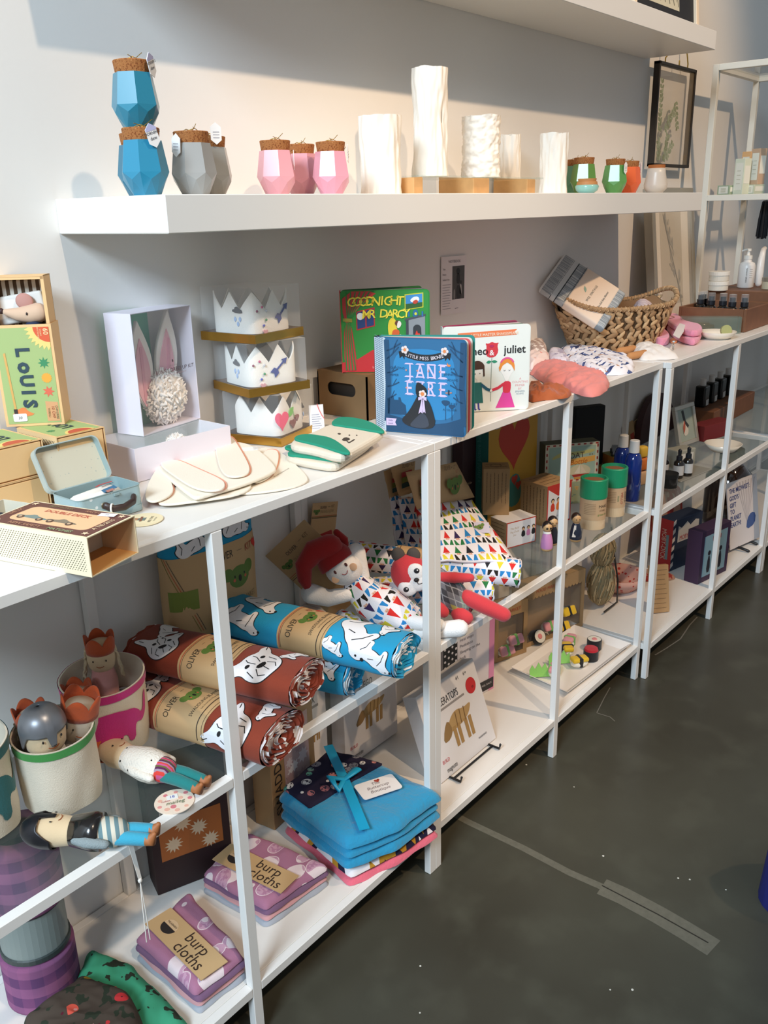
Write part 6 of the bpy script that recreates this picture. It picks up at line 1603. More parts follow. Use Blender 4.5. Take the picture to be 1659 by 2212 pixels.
def animal(m, fn, kind, x, y, s, rot, off=.0006):
    c, q = math.cos(rot), math.sin(rot)
    def T(pl): return [(x + (a * c - b * q) * s, y + (a * q + b * c) * s) for a, b in pl]
    pl = smooth({'bear': BEAR, 'bull': BULL}.get(kind, BEAR), 2)
    decal(m, T(grow(pl, .0016 / s)), '#1a1a1c', fn, off, .006); decal(m, T(pl), '#efeef0', fn, off + .0004, .006)
    k = off + .0008
    if kind == 'bear':
        for st in ([(-.030, .008), (-.022, -.004), (-.024, -.018)], [(.018, .016), (.022, .002), (.020, -.014)], [(-.006, .014), (.006, .008)]): decal(m, T(stroke(st, .0015)), '#1a1a1c', fn, k)
        decal(m, T(disc(.0018, 8, .040, .020)), '#1a1a1c', fn, k); decal(m, T(disc(.0028, 8, .049, .015)), '#1a1a1c', fn, k)
    else:
        decal(m, T(smooth([(-.009, .0), (.009, .0), (.006, -.008), (-.006, -.008)], 1)), '#1a1a1c', fn, k)
        for sg in (-1, 1):
            decal(m, T(disc(.0042, 8, sg * .014, .010, .003)), '#1a1a1c', fn, k)
            for st in ([(sg * .004, .004), (sg * .008, .016), (sg * .006, .022)], [(sg * .010, -.004), (sg * .016, -.014), (sg * .010, -.022)], [(sg * .020, .004), (sg * .022, -.010)], [(sg * .032, .024), (sg * .040, .031)]): decal(m, T(stroke(st, .0013)), '#1a1a1c', fn, k)
        decal(m, T(stroke([(0, -.008), (0, -.020)], .0013)), '#1a1a1c', fn, k)
def swaddle(label, P0, P1, a, b, base, light, animals, band=None, tt=0.0, group='rolled swaddling blankets', endcol=None):
    t = thing('rolled_blanket', label, 'blanket', (0, 0, 0), 0, group); r = Roll(P0, P1, a, b)
    cl = M('muslin_' + base, '#' + base, .95, bump=.3, bscale=900, sheen=.1); wl = M('muslin_light_' + base, '#' + light, .95, bump=.3, bscale=900)
    m = MB(); m.add(g_grid(lambda u, v: r.p(r.L * v, r.per * u), 80, 30, True), cl, smooth=True)
    rn = random.Random(int(abs(P0[0]) * 1000))
    for end in (0, 1):      # folded layers seen at the ends
        ks = (1, .93, .90, .80, .76, .64, .60, .46, .42, .28, .22, .08)
        def lay(u, v, end=end):
            i = v * (len(ks) - 1); j = min(int(i), len(ks) - 2); f = i - j; k = ks[j] + (ks[j + 1] - ks[j]) * f
            x, y, _, _ = r.sec(r.per * u)
            dz = (.006 if j % 2 == 0 else -.004) * (f if j % 2 else 1 - f) + .006 * mnoise.noise(Vector((x * k * 60, y * k * 60, end * 3 + P0[0] * 9))) - .004 * (1 - k)
            s = (r.L if end else 0) + (dz if end else -dz)
            return r.P0 + r.ax * s + r.side * (x * k) + r.up * (y * k + .0022 * mnoise.noise(Vector((x * 40, k * 9, 1))))
        g = g_grid(lay, 80, 44, True)
        for col in (0, 1):
            fc = [f for i, f in enumerate(g[1]) if ((i // 80) // 4 + (1 if mnoise.noise(Vector(((i % 80) * .16, (i // 80) * .09, P0[0] * 40))) > .22 else 0)) % 2 == col]
            m.add((g[0], [f if end else f[::-1] for f in fc], g[2]), cl if col == 0 else wl, smooth=True)
    m.build('muslin_roll', t)
    fn = lambda x, y, o: r.p(x, y, o)
    for kind, s, tq, sc, ro in animals:
        m = MB(); animal(m, fn, kind, s, tq, sc, ro); m.build('animal_print', t)
    if band: oliver_band(t, r, band[0], band[1], tt)
    return t, r
BR, BW = '86351f', 'e6dedc'
swaddle('rust swaddling blanket with white dogs, lower of the folded pair', (-.482, -.085, ZM + .0345), (-.4275, -.378, ZM + .0345), .056, .0335, BR, BW, [('bull', .238, .050, 1.15, PI * .62), ('bull', .05, .03, .9, 2.2), ('bear', .272, -.010, .6, 1.2), ('bear', .04, -.03, .7, .4)], (.088, .192), .014)
swaddle('rust swaddling blanket with white dogs, upper of the folded pair', (-.440, -.068, ZM + .0985), (-.362, -.372, ZM + .0985), .053, .0300, BR, BW, [('bull', .246, .024, 1.15, PI * .60), ('bull', .060, .03, .9, 2.4), ('bear', .035, -.02, .7, .9), ('bear', .286, -.024, .55, 2.0)], (.105, .200), .012)
BL_, BWh = '1797c4', 'e9eef0'
swaddle('turquoise swaddling blanket with white bears, lower of the folded pair', (-.292, -.075, ZM + .0315), (-.208, -.335, ZM + .0315), .048, .0305, BL_, BWh, [('bear', .06, -.03, .8, .3), ('bear', .235, -.03, .6, .6), ('bear', .24, .03, .6, .6)], (.130, .215), .012)
swaddle('turquoise swaddling blanket with white bears, upper one jutting over the shelf edge', (-.262, -.088, ZM + .0970), (-.188, -.432, ZM + .0900), .049, .0320, BL_, BWh, [('bear', .060, -.015, 1.0, .25), ('bear', .272, .006, 1.25, .85), ('bear', .050, .040, .9, .2), ('bear', .318, .052, .8, .4), ('bear', .315, -.030, .7, 1.2), ('bear', .24, .052, .5, .3)], (.130, .222), .010)
def standing_roll():
    t, r = swaddle('turquoise swaddling blanket standing upright in a broad paper band', (-.276, -.047, ZM + .0006), (-.276, -.0469, ZM + .300), .102, .037, BL_, BWh, [('bear', .035, .03, .9, 1.2), ('bear', .045, -.05, .9, 1.9), ('bear', .262, .04, .8, 1.5), ('bear', .255, -.06, .8, 1.2), ('bear', .03, .10, .8, 1.3)], None)
    return t, r
t, r = standing_roll()
# where the roll looks to the shop
best = min(range(240), key=lambda i: (r.p(.1, r.per * i / 240) - Vector((-.276, -.30, ZM + .1))).length); t0 = r.per * best / 240
sgn = 1 if (r.p(.1, t0 + .01) - r.p(.1, t0)).x > 0 else -1
m = MB(); m.add(g_grid(lambda u, v: r.p(.075 + .160 * v, r.per * u, .0010), 80, 4, True), kraftp, smooth=True); b = m.build('paper_band', t)
m = MB(); fn = lambda x, y, o: r.p(.075 + y, t0 + sgn * x, o)
decal_text(m, 'OLIVER', .021, .016, .131, '#3a3428', fn, .0015, wid=.72); decal_text(m, 'KIT', .021, .083, .131, '#a84a34', fn, .0015, wid=.72); decal(m, stroke([(.050, .139), (.062, .139)], .0012), '#8a7a5a', fn, .0014)
koala(m, fn, .052, .088, .027, .06, .0013); decal(m, heart(.0115, .106, .138), '#d8382e', fn, .0016)
decal_text(m, 'SWADDLE BLANKET', .016, .050, .036, '#8a744e', fn, .0015, wid=.62); decal_text(m, 'Soft Breathable Natural', .0062, .052, .024, '#6a5a40', fn, .0015)
decal(m, [(-.098, .060), (-.044, .058), (-.044, .096), (-.098, .098)], '#7a8a38', fn, .0016, .006)
for k, c in enumerate(('#8a7a3a', '#c0623a', '#6a5a48')): decal(m, stroke([(-.105 + k * .005, .160 - k * .001), (-.045 + k * .005, .012)], .0013), c, fn, .0014)
decal_text(m, 'Made with love', .0052, -.075, .008, '#7a6a50', fn, .0015)
m.build('band_print', b)

# ================================================================ glass shelf: gnome and fox, gnome prints, boxes
def gnome_cloth(name, su=.026, sv=.035, shift=0.0):
    p = Pattern(name, '#f0ecf0', .95, bump=.25, bscale=700)
    U, V = p.u / su, p.v / sv + shift
    row = V.floor(); uu = U + row * .5; ci = uu.floor(); cu = uu.fract() - .5; cv = V.fract(); ac = cu.abs()
    r1, r2 = p.rand(ci, row, 1.0), p.rand(ci, row, 7.0)
    hats = p.ramp(r1, ['#d8322e', '#2f86c8', '#d8322e', '#2f7a46', '#3a2c56', '#e2cf3c', '#d8322e', '#2a2a30']); coats = p.ramp(r2, ['#2f86c8', '#2f7a46', '#2f86c8', '#2a2622', '#e2cf3c', '#2f86c8'])
    p.lay((cv > .50) * (cv < .97) * (ac < (cv * -1.0 + .99) * .62), hats)
    p.lay((cv < .40) * (cv > .06) * (ac < .42) * (ac > cv * .75 - .02), coats)
    p.lay((cv > .40) * (cv < .51) * (ac < .17), '#e8b8a0')
    p.lay((cv > .45) * (cv < .49) * (ac > .05) * (ac < .09), '#5a3a30')
    return p.done()
gn = gnome_cloth('gnome_print')
white_pl = M('white_plush', '#f0eeec', .95, bump=.5, bscale=420, sheen=.5)
def lk(parent, name, pts, rad, mat, n=16, flat=1.0, **k): return part(name, parent, g_limb(pts, rad, n, flat=flat), mat, smooth=True, **k)
def oliver_card(t, corners, wash=True, name='backing_card'):
    """kraft card from lower left, lower right, upper left corner"""
    a, b, c = (Vector(p) for p in corners); w, h = (b - a).length, (c - a).length
    F = frame(a, b - a, c - a)
    if F.to_3x3().col[2].dot(Vector((-.77, -.64, .2))) < 0: F = F @ Matrix.Diagonal((1, 1, -1, 1))
    part(name, t, g_prism([(0, 0), (w, 0), (w, h), (0, h)], .0012, -.0012), kraftp, F)
    m = MB(); F2 = F @ Tm(0, 0, .0002)
    word(m, F2, 'OLIVER', w * .105, w * .42, h * .84, '#3a3428', wid=.75); word(m, F2, 'KIT', w * .105, w * .80, h * .86, '#6a5a3a', wid=.75); shape(m, F2, stroke([(w * .62, h * .88), (w * .70, h * .88)], .001), '#8a7a5a')
    word(m, F2, 'SNUGGLE LOVE', w * .12, w * .58, h * .73, '#a08a60', wid=.62)
    koala(m, lambda x, y, o: F2 @ Vector((x, y, o)), w * .17, h * .76, w * .085, 0, .0003)
    for k, (c_, y) in enumerate((('#b5533a', .65), ('#8a7a3a', .63), ('#3a3028', .61))): shape(m, F2, stroke([(0, h * y), (w, h * y)], .0011), c_)
    m.build('card_print', t)
    return F, w, h
def gnome_doll():
    t = thing('gnome_doll', 'white plush gnome doll in a red pointed hat lying against its card', 'doll', (0, 0, 0)); p0 = (0.0, -.20, .56)
    P = lambda u, v, o=0.0: onN(u, v, p0, o)
    a, b, c = P(776, 1352, -.060), P(828, 1302, -.060), P(640, 1214, -.060)
    A = P(735, 1335, -.035); a = A
    oliver_card(t, (P(722, 1338, -.045), P(806, 1263, -.045), P(597, 1182, -.045)))
    C_ = P(742, 1228, .006)
    hd = part('head', t, g_ell(.037, .031, .034, 24, 16), white_pl, Matrix.Translation(C_) @ Matrix.Rotation(R(-50), 4, 'Z'), smooth=True)
    F = Matrix.Translation(C_) @ Matrix.Rotation(R(-50), 4, 'Z') @ Matrix.Rotation(R(-36), 4, 'Y') @ Matrix.Rotation(R(-16), 4, 'X')
    m = MB()
    for x in (-.010, .0165): m.add(g_ell(.0028, .0008, .0042, 10, 6), '#5a2c28', F @ Tm(x, -.0300, .004))
    m.add(g_prism(arc(0, 0, .0075, 200, 340, 8) + arc(0, 0, .0064, 340, 200, 8), .0008), '#b03a34', F @ frame((.006, -.0305, -.004), (1, 0, 0), (0, 0, 1)))
    for x in (-.0195, .0245): m.add(g_ell(.0078, .0012, .0078, 14, 8), '#e2b894', F @ Tm(x, -.0255, -.008))
    m.build('face', hd)
    red = M('red_felt', '#a9201f', .95, bump=.35, bscale=500, sheen=.3)
    hat = part('pointed_hat', t, g_lathe([(.0365, .014), (.0380, .017), (.0370, .028), (.031, .044), (.020, .058), (.006, .066), (0, .067)], 24), red, F @ Tm(-.004, .002, 0), smooth=True)
    part('hat_tip', hat, g_limb([P(712, 1182, .004), P(678, 1192, .006), P(656, 1222, .010), P(658, 1252, .014), P(664, 1268, .014)], [.026, .024, .018, .014, .008], 14), red, smooth=True)
    part('hat_tail', hat, g_limb([P(727, 1150, -.050), P(742, 1166, -.050), P(748, 1186, -.050)], [.007, .010, .006], 10), red, smooth=True)
    lk(t, 'arm', [P(752, 1284, .014), P(710, 1292, .012), P(672, 1282, .010)], [.014, .0175, .0205], white_pl)
    lk(t, 'arm', [P(786, 1252, -.004), P(778, 1226, -.010), P(768, 1194, -.012)], [.013, .016, .020], white_pl)
    # dress: loose printed cloth over the lap
    d = t
    pts = [P(770, 1262, .0), P(796, 1290, .008), P(826, 1310, .014), P(872, 1334, .022)]
    g = g_limb(pts, [.026, .038, .043, .036], 40)
    nr = 40; v = []
    for i, q in enumerate(g[0]): v.append(q + mnoise.noise_vector(q * 34) * .007)
    uv = [((i % nr) / nr * .23, (i // nr) * .030) for i in range(len(v))]
    v = [Vector((q.x, q.y, max(q.z, ZM + .001))) for q in v]
    part('dress', t, (v, g[1], uv), gn, smooth=True)
    sk = [at(705, 1338, ZM + .012), at(735, 1300, ZM + .03), at(790, 1330, ZM + .03), at(800, 1365, ZM + .01), at(760, 1372, ZM + .004)]
    part('dress_hem', t, crumple([(q.x, q.y) for q in sk] , ZM + .0005, .022, 31, .010, 40), gn, smooth=True)
    lk(t, 'leg', [P(868, 1352, .020), P(910, 1366, .040), P(955, 1360, .054), P(993, 1357, .060)], [.012, .0165, .016, .0175], white_pl)
    lk(t, 'leg', [P(850, 1330, .030), P(900, 1345, .050), P(948, 1350, .064)], [.012, .014, .013], white_pl)
gnome_doll()
t = thing('gift_card', 'kraft backed red doll packet standing at the wall behind the gnome doll', 'packet', (0, 0, 0))
a, b, c = aty(668, 1172, -.030), aty(722, 1165, -.030), aty(664, 1090, -.030); oliver_card(t, (a, b, c))
lowz = ZM + .0005; part('cloth_body', t, g_box(.07, .02, a.z - lowz + .01, .006, 2), M('red_felt', '#a9201f', .95), Tm((a.x + b.x) / 2, -.022, lowz), smooth=True)

def fox_doll():
    t = thing('fox_doll', 'red and white plush fox with an argyle body lying on the rolls', 'toy', (0, 0, 0)); p0 = (.135, -.285, .58)
    P = lambda u, v, o=0.0: onN(u, v, p0, o)
    redp = M('red_plush', '#cf3a41', .95, bump=.3, bscale=500, sheen=.3); gr = M('grey_plush', '#55504c', .95)
    C_ = P(884, 1238, .0); B = Matrix.Translation(C_) @ Matrix.Rotation(R(-50), 4, 'Z') @ Matrix.Rotation(R(-16), 4, 'Y')
    hd = part('head', t, g_ell(.038, .027, .042, 26, 18), redp, B, smooth=True)
    # white muzzle that splits into two cheeks
    m = MB()
    for x, z, rx, rz_ in ((.014, .004, .020, .022), (-.010, -.022, .021, .019), (.012, -.014, .022, .022)): m.add(g_ell(rx, .0085, rz_, 18, 12), white_pl, B @ Tm(x, -.0205, z), True)
    m.build('muzzle', hd)
    m = MB()
    for x, z in ((.018, .012), (-.014, -.021)):
        m.add(g_ell(.0058, .0022, .0058, 14, 8), '#1a1c22', B @ Tm(x, -.0285, z), True); m.add(g_ell(.0016, .001, .0016, 8, 6), '#f4f4f4', B @ Tm(x + .002, -.0306, z + .0018), True)
    m.add(g_ell(.0055, .004, .0045, 12, 8), '#1a1a1c', B @ Tm(.012, -.0305, -.006), True)
    m.add(g_limb([B @ Vector((.012, -.0305, -.010)), B @ Vector((.013, -.030, -.016)), B @ Vector((.020, -.028, -.018)), B @ Vector((.024, -.027, -.014))], .0008, 6), '#2a2624')
    m.build('face', hd)
    for dx, dz, a in ((-.010, .046, 0), (.020, .036, 0)): part('ear', hd, g_ell(.014, .008, .016, 16, 10), gr, B @ Tm(dx, 0, dz), smooth=True)
    ag = Pattern('argyle_print', '#77757a', .95, bump=.3, bscale=600); U, V = (ag.u + ag.v) * 42.0, (ag.u - ag.v) * 42.0
    ag.lay((U.floor() + V.floor()).mod2() > .5, ag.ramp(ag.rand(U.floor(), V.floor()), ['#4a484c', '#3b4fb0', '#8a9a8a', '#b03a40', '#bcb060', '#5a8f86', '#84828a'])); 
    ag.lay(((U.fract() - .5).abs() < .05).mx((V.fract() - .5).abs() < .05) * .5, '#c8c6c8')
    lg = g_limb([P(945, 1250, .006), P(968, 1278, .012), P(992, 1305, .018)], [.024, .034, .030], 24); uv = [((i % 24) / 24 * .19, (i // 24) * .016) for i in range(len(lg[0]))]
    part('body', t, (lg[0], lg[1], uv), ag.done(), smooth=True)
    lk(t, 'arm', [P(945, 1246, .020), P(982, 1248, .028), P(1016, 1248, .030)], [.010, .0115, .0085], redp)
    lk(t, 'leg', [P(1008, 1290, .030), P(1045, 1308, .040), P(1088, 1328, .052)], [.016, .0165, .0150], redp)
    lk(t, 'foot', [P(992, 1326, .042), P(1008, 1334, .046)], [.017, .014], redp)
    lk(t, 'foot', [P(950, 1312, .040), P(958, 1322, .044)], [.012, .012], redp)
    part('bow', t, g_ell(.010, .006, .008, 12, 8), K('#2a4a9a', .8), Tm(*P(922, 1280, .026)), smooth=True)
fox_doll()
def gnome_roll(label, P0, P1, r, band=None):
    t = thing('rolled_blanket', label, 'blanket', (0, 0, 0), 0, 'rolled gnome print blankets'); q = Roll(P0, P1, r, r * .92, 2.1)
    m = MB(); g = g_grid(lambda u, v: q.p(q.L * v, q.per * u), 60, 26, True, us=q.per, vs=q.L); g = (g[0], g[1], [(b_, a_) for a_, b_ in g[2]]); m.add(g, gn, smooth=True)
    for end in (0, 1):
        def cap(u, v):
            k = 1 - v * .94; x, y, _, _ = q.sec(q.per * u); d = .005 * math.sin(v * 26 + u * 6.28) - .004 * v + .003 * mnoise.noise(Vector((x * 90, y * 90, v)))
            return q.P0 + q.ax * ((q.L + d) if end else -d) + q.side * (x * k) + q.up * (y * k)
        g = g_grid(cap, 60, 26, True, us=q.per, vs=.06); m.add((g[0], g[1] if end else [f[::-1] for f in g[1]], g[2]), gn, smooth=True)
    m.build('muslin_roll', t)
    if band:
        m = MB(); m.add(g_grid(lambda u, v: q.p(band[0] + (band[1] - band[0]) * v, q.per * u, .001), 50, 2, True), kraftp, smooth=True); b = m.build('paper_band', t)
        m = MB()
        for y in (.1, .9): decal(m, [(band[0] + (band[1] - band[0]) * y, -.05), (band[0] + (band[1] - band[0]) * y + .0012, -.05), (band[0] + (band[1] - band[0]) * y + .0012, .06), (band[0] + (band[1] - band[0]) * y, .06)], '#3a3028', lambda x, y_, o: q.p(x, y_, o), .0014, .006)
        decal_text(m, 'SWADDLING BLANKET', .009, (band[0] + band[1]) / 2, .012, '#5a4a34', lambda x, y_, o: q.p(x, y_, o), .0015, -PI / 2, wid=.7); m.build('band_print', b)
gnome_roll('gnome print blanket roll on top, its paper band beside the post', (.095, -.060, ZM + .093), (.283, -.372, ZM + .064), .0335, (.105, .170))
gnome_roll('gnome print blanket roll underneath, nearer the shelf edge', (.075, -.130, ZM + .0320), (.240, -.330, ZM + .0320), .0315)
def pyjama(label, card, cloth, koala_at=None, z=0.0):
    t = thing('pyjama_pack', label, 'clothing', (0, 0, 0), 0, 'gnome print pyjamas on kraft cards')
    def patch(q, th, wav, n=16):
        a, b, c, d = (Vector(p) for p in q)      # lower left, lower right, upper right, upper left
        nn = (b - a).cross(d - a).normalized()
        if nn.dot(Vector((-.77, -.64, .1))) < 0: nn = -nn
        f = lambda u, v: a * (1 - u) * (1 - v) + b * u * (1 - v) + c * u * v + d * (1 - u) * v + nn * (wav * mnoise.noise(Vector((u * 5, v * 3, a.x * 9))) + wav * math.sin(PI * u))
        g1 = g_grid(f, n, n, us=(b - a).length, vs=(d - a).length)
        return g1, nn
    g, nn = patch(cloth, 0, .008); o = part('cloth', t, g, gn, smooth=True, mods=[('SOLIDIFY', dict(thickness=.006, offset=-1.0))])
    g, nn = patch(card, 0, .002, 6); part('backing_card', t, g, kraftp, smooth=True, mods=[('SOLIDIFY', dict(thickness=.0014, offset=1.0))])
    a, b, c, d = (Vector(p) for p in card); F = frame(a + nn * .008, b - a, d - a); F = F if F.to_3x3().col[2].dot(nn) > 0 else F @ Matrix.Diagonal((1, 1, -1, 1)); w, h = (b - a).length, (d - a).length
    m = MB(); s = .28 if koala_at else .8
    for k, c_ in enumerate(('#a8343a', '#6f7a34', '#1f4648')): shape(m, F, [(w * .02, h * (.55 - k * .16)), (w * s, h * (.58 - k * .16)), (w * s, h * (.72 - k * .16)), (w * .02, h * (.69 - k * .16))], c_)
    word(m, F, 'OLIVER + KIT', h * .16, w * .52, h * .82, '#4a3a28', wid=.6)
    if koala_at:
        koala(m, lambda x, y, o: F @ Vector((x, y, o)), w * .60, h * .40, h * .27, .1, .0003); word(m, F, 'Kids Size', h * .08, w * .86, h * .38, '#8a7450', .1); word(m, F, 'KIT', h * .12, w * .64, h * .72, '#a84a34', wid=.6)
    m.build('card_print', t)
    return t, F
pyjama('narrow gnome print pyjama pack at the left of the three, card at the wall', [aty(842, 1080, -.055), aty(863, 1074, -.055), aty(842, 1012, -.05), aty(828, 1018, -.05)], [aty(858, 1180, -.075), aty(882, 1172, -.075), aty(865, 1068, -.055), aty(842, 1074, -.055)])
pyjama('narrow gnome print pyjama pack in the middle of the three, red dotted edge', [aty(862, 1072, -.085), aty(890, 1064, -.085), aty(896, 996, -.08), aty(842, 1008, -.08)], [aty(882, 1186, -.105), aty(918, 1190, -.105), aty(905, 1072, -.085), aty(862, 1076, -.085)])
tl, tr_ = aty(905, 1108, -.150), aty(1025, 1072, -.120)
t, F = pyjama('large gnome print pyjama pack with a koala card, spread towards the shelf edge', [aty(900, 1100, -.150), aty(1024, 1074, -.128), aty(984, 998, -.115), aty(876, 1020, -.140)], [at(930, 1214, .622), at(1118, 1216, .612), aty(1020, 1078, -.130), aty(902, 1100, -.150)], True)
m = MB(); qa, qb, qc, qd = at(930, 1214, .622), at(1118, 1216, .612), aty(1020, 1078, -.130), aty(902, 1100, -.150); c_ = (qa * .2 + qb * .8) * .52 + (qd * .2 + qc * .8) * .48; F2 = frame(c_, qb - qa, qd - qa); F2 = F2 if F2.to_3x3().col[2].dot(Vector((-.77, -.64, .1))) > 0 else F2 @ Matrix.Diagonal((1, 1, -1, 1)); F2 = F2 @ Tm(0, 0, .014)
m.add(g_prism([(-.017, -.014), (.017, -.014), (.017, .014), (-.017, .014)], .0006), K('#cfc8d8', .7), F2)
koala(m, lambda x, y, o: F2 @ Vector((x, y, .0008 + o)), -.004, .001, .0085, .4, .0003); m.build('size_label', t)

# ---------------------------------------------------------------- cartons with wooden peg dolls, tall boxes behind
kb = M('kraft_box', '#a98a62', .75, vary=.06, vscale=60)
def face_lines(m, Fm, w, h, n, col='#6a5138', vert=True):
    rn = random.Random(n)
    for i in range(n):
        a = (i + 1) / (n + 1)
        p = [(w * (.08 + .04 * (i % 2)), h * a), (w * rn.uniform(.75, .92), h * a)] if not vert else [(w * a, h * (.92 - .03 * (i % 2))), (w * a, h * rn.uniform(.12, .3))]
        k = 0.0; L_ = math.hypot(p[1][0] - p[0][0], p[1][1] - p[0][1])
        while k < 1:
            e = min(1, k + rn.uniform(.05, .13)); shape(m, Fm, stroke([(p[0][0] + (p[1][0] - p[0][0]) * k, p[0][1] + (p[1][1] - p[0][1]) * k), (p[0][0] + (p[1][0] - p[0][0]) * e, p[0][1] + (p[1][1] - p[0][1]) * e)], min(w, h) * .018), col); k = e + .02
def pbox(name, label, near, rz, w, d, h, z, mat, group=None):
    """box with its near left front corner at near: x along the front, y into the shelf"""
    t = thing(name, label, 'box', (near[0], near[1], z), rz, group); part('carton', t, g_box(w, d, h, .0008), mat, Tm(w / 2, d / 2, 0))
    return t, frame((0, -.0002, 0), (1, 0, 0), (0, 0, 1)), frame((-.0002, d, 0), (0, -1, 0), (0, 0, 1)), frame((0, 0, h + .0002), (1, 0, 0), (0, 1, 0))
def peg_row(m, F, x, y, s, cols):
    for i, c in enumerate(cols):
        X_ = x + i * s * .62; shape(m, F, smooth([(X_ - s * .26, y), (X_ + s * .26, y), (X_ + s * .18, y + s * .62), (X_ - s * .18, y + s * .62)], 1), c, .0006); shape(m, F, disc(s * .19, 10, X_, y + s * .80), '#2c2420', .0006); shape(m, F, disc(s * .14, 10, X_, y + s * .74), '#d8b088', .0009)
PG = 'peg doll cartons'
t, Ff, Fl, Ft = pbox('peg_doll_carton', 'white and red carton with three peg dolls printed on its front', (.525, -.194), R(-18), .0955, .062, .0675, ZM + .0004, kb, PG)
m = MB(); shape(m, Ff, [(0, 0), (.0955, 0), (.0955, .0675), (0, .0675)], '#b8402e', 0, .0004); shape(m, Ff, [(.0025, .0025), (.093, .0025), (.093, .065), (.0025, .065)], '#dfe2e8', .0004)
peg_row(m, Ff, .054, .022, .027, ('#22242a', '#d08ab8', '#22242a'))
for s, y in (('The Bold', .047), ('Peg Dolls', .038), ('Set', .029)): word(m, Ff, s, .0075, .026, y, '#b09a7a', h=.0008, shear=.2)
shape(m, Ft, [(0, 0), (.0955, 0), (.0955, .062), (0, .062)], '#d9d6d4'); face_lines(m, Fl, .062, .0675, 6, vert=False); m.build('carton_print', t)
t, Ff, Fl, Ft = pbox('peg_doll_carton', 'tall kraft carton with printed lines standing on the white and red carton', (.541, -.114), R(-53.6), .0655, .060, .1210, ZM + .0684, kb, PG)
m = MB(); face_lines(m, Ff, .0655, .121, 6); shape(m, Ft, arc(.033, .03, .014, 0, 360, 16) + arc(.033, .03, .0125, 360, 0, 16), '#6a5138'); face_lines(m, Ft, .0655, .06, 2, vert=False); m.build('carton_print', t)
t, Ff, Fl, Ft = pbox('peg_doll_carton', 'kraft carton with a red framed front by the middle post', (.718, -.197), R(-11.5), .0965, .092, .1125, ZM + .0004, kb, PG)
m = MB(); w, h = .0965, .1125; shape(m, Ff, [(0, 0), (w, 0), (w, h), (0, h)], '#b8342e', 0, .0004); shape(m, Ff, [(.004, .004), (w - .004, .004), (w - .004, h - .020), (w * .45, h - .034), (.004, h - .010)], '#dcdde2', .0004); peg_row(m, Ff, .022, .040, .036, ('#c8402e', '#d8742e', '#c8402e')); word(m, Ff, 'peg dolls', .010, .055, .022, '#8a8a90', h=.0008, shear=.2)
face_lines(m, Fl, .092, h, 7); face_lines(m, Ft, w, .092, 4, vert=False); m.build('carton_print', t)
def peg_doll(label, x, y, dress, hairc, top=None, collar=None):
    t = thing('peg_doll', label, 'doll', (x, y, ZM + .0004), R(-40), 'wooden peg dolls')
    wd = M('peg_wood', '#d3aa78', .4)
    part('body', t, g_lathe([(0, 0), (.0125, 0), (.0140, .004), (.0150, .010), (.0142, .024), (.0105, .040), (.0075, .048), (0, .050)], 24), wd, smooth=True)
    part('painted_dress', t, g_lathe([(.0148, .006), (.0153, .010), (.0146, .024), (.0109, .040), (.0079, .048)], 24), M('paint_' + dress, '#' + dress, .3), smooth=True)
    hd = part('head', t, g_ell(.0118, .0118, .0128, 20, 14), wd, Tm(0, 0, .0595), smooth=True)
    part('painted_hair', hd, g_ell(.0125, .0125, .0135, 20, 14), M('hair_' + hairc, '#' + hairc, .3), Tm(0, .0022, .0610), smooth=True)
    m = MB()
    if collar: m.add(g_lathe([(.0085, .0475), (.0100, .0440), (.0092, .0495)], 18), '#efeae4')
    for s in (-1, 1): m.add(g_ell(.0033 if collar else .0012, .0012, .0028 if collar else .0016, 10, 6), '#26201c', Tm(s * .0042, -.0108, .0590))
    if top: m.add(g_prism([(-.011, 0), (-.002, 0), (-.0015, .030), (-.0065, .030)], .0010), top, frame((-.004, -.0142, .014), (1, -.5, 0), (0, .18, 1)))
    m.build('painted_face', hd)
peg_doll('wooden peg doll in a pink dress and dark glasses left of the post', .580, -.276, 'c888b8', '241c1c', None, True)
peg_doll('wooden peg doll half hidden behind the middle post', .622, -.268, '22242c', '241c1c')
peg_doll('wooden peg doll with a white and navy dress right of the post', .678, -.303, '252c40', '33241e', '#e6e2dc')
t, Ff, Fl, Ft = pbox('picture_box', 'large yellow box with a red heart on it and a teal edge', (.616, -.080), 0, .246, .038, .315, ZM + .0004, M('yellow_card', '#c9962e', .5))
m = MB(); w, h = .246, .315; shape(m, Fl, [(0, 0), (.038, 0), (.038, h), (0, h)], '#1c6a66'); word(m, Fl, 'a playful picture book', .016, .015, h * .62, '#4a8a86', PI / 2, h=.0005)
shape(m, Ff, heart(.078, .125, .215), '#c03a2a'); shape(m, Ff, [(.168, .262), (.196, .262), (.196, .297), (.182, .289), (.168, .297)], '#dcd8e0', .0004); shape(m, Ff, disc(.006, 10, .182, .285), '#b03a4a', .0008); shape(m, Ff, rrect(.022, .02, .004, x=.03, y=.262), '#d8d4d0', .0004)
shape(m, Ff, smooth([(.09, .03), (.17, .03), (.16, .12), (.10, .12)], 2), '#3f8a80', .0002); shape(m, Ff, heart(.016, .13, .105), '#c03a2a', .0006); shape(m, Ff, heart(.014, .15, .085), '#c03a2a', .0006); m.build('box_print', t)
pbox('picture_box', 'dark maroon box standing at the wall left of the yellow box', (.560, -.040), 0, .095, .032, .290, ZM + .0004, M('maroon_card', '#3a2226', .5))
pat = Pattern('painted_box', '#9aa68a', .6, 'Object'); n = pat.noise(26, 3); pat.lay(n > .55, '#6f8f86').lay(n < .40, '#c0a870').lay(pat.noise(70, 1) > .68, '#b0603c')
t, Ff, Fl, Ft = pbox('picture_box', 'small patterned green box under the sailing boat box', (.866, -.106), R(-38.7), .165, .055, .0655, ZM + .0004, pat.done())
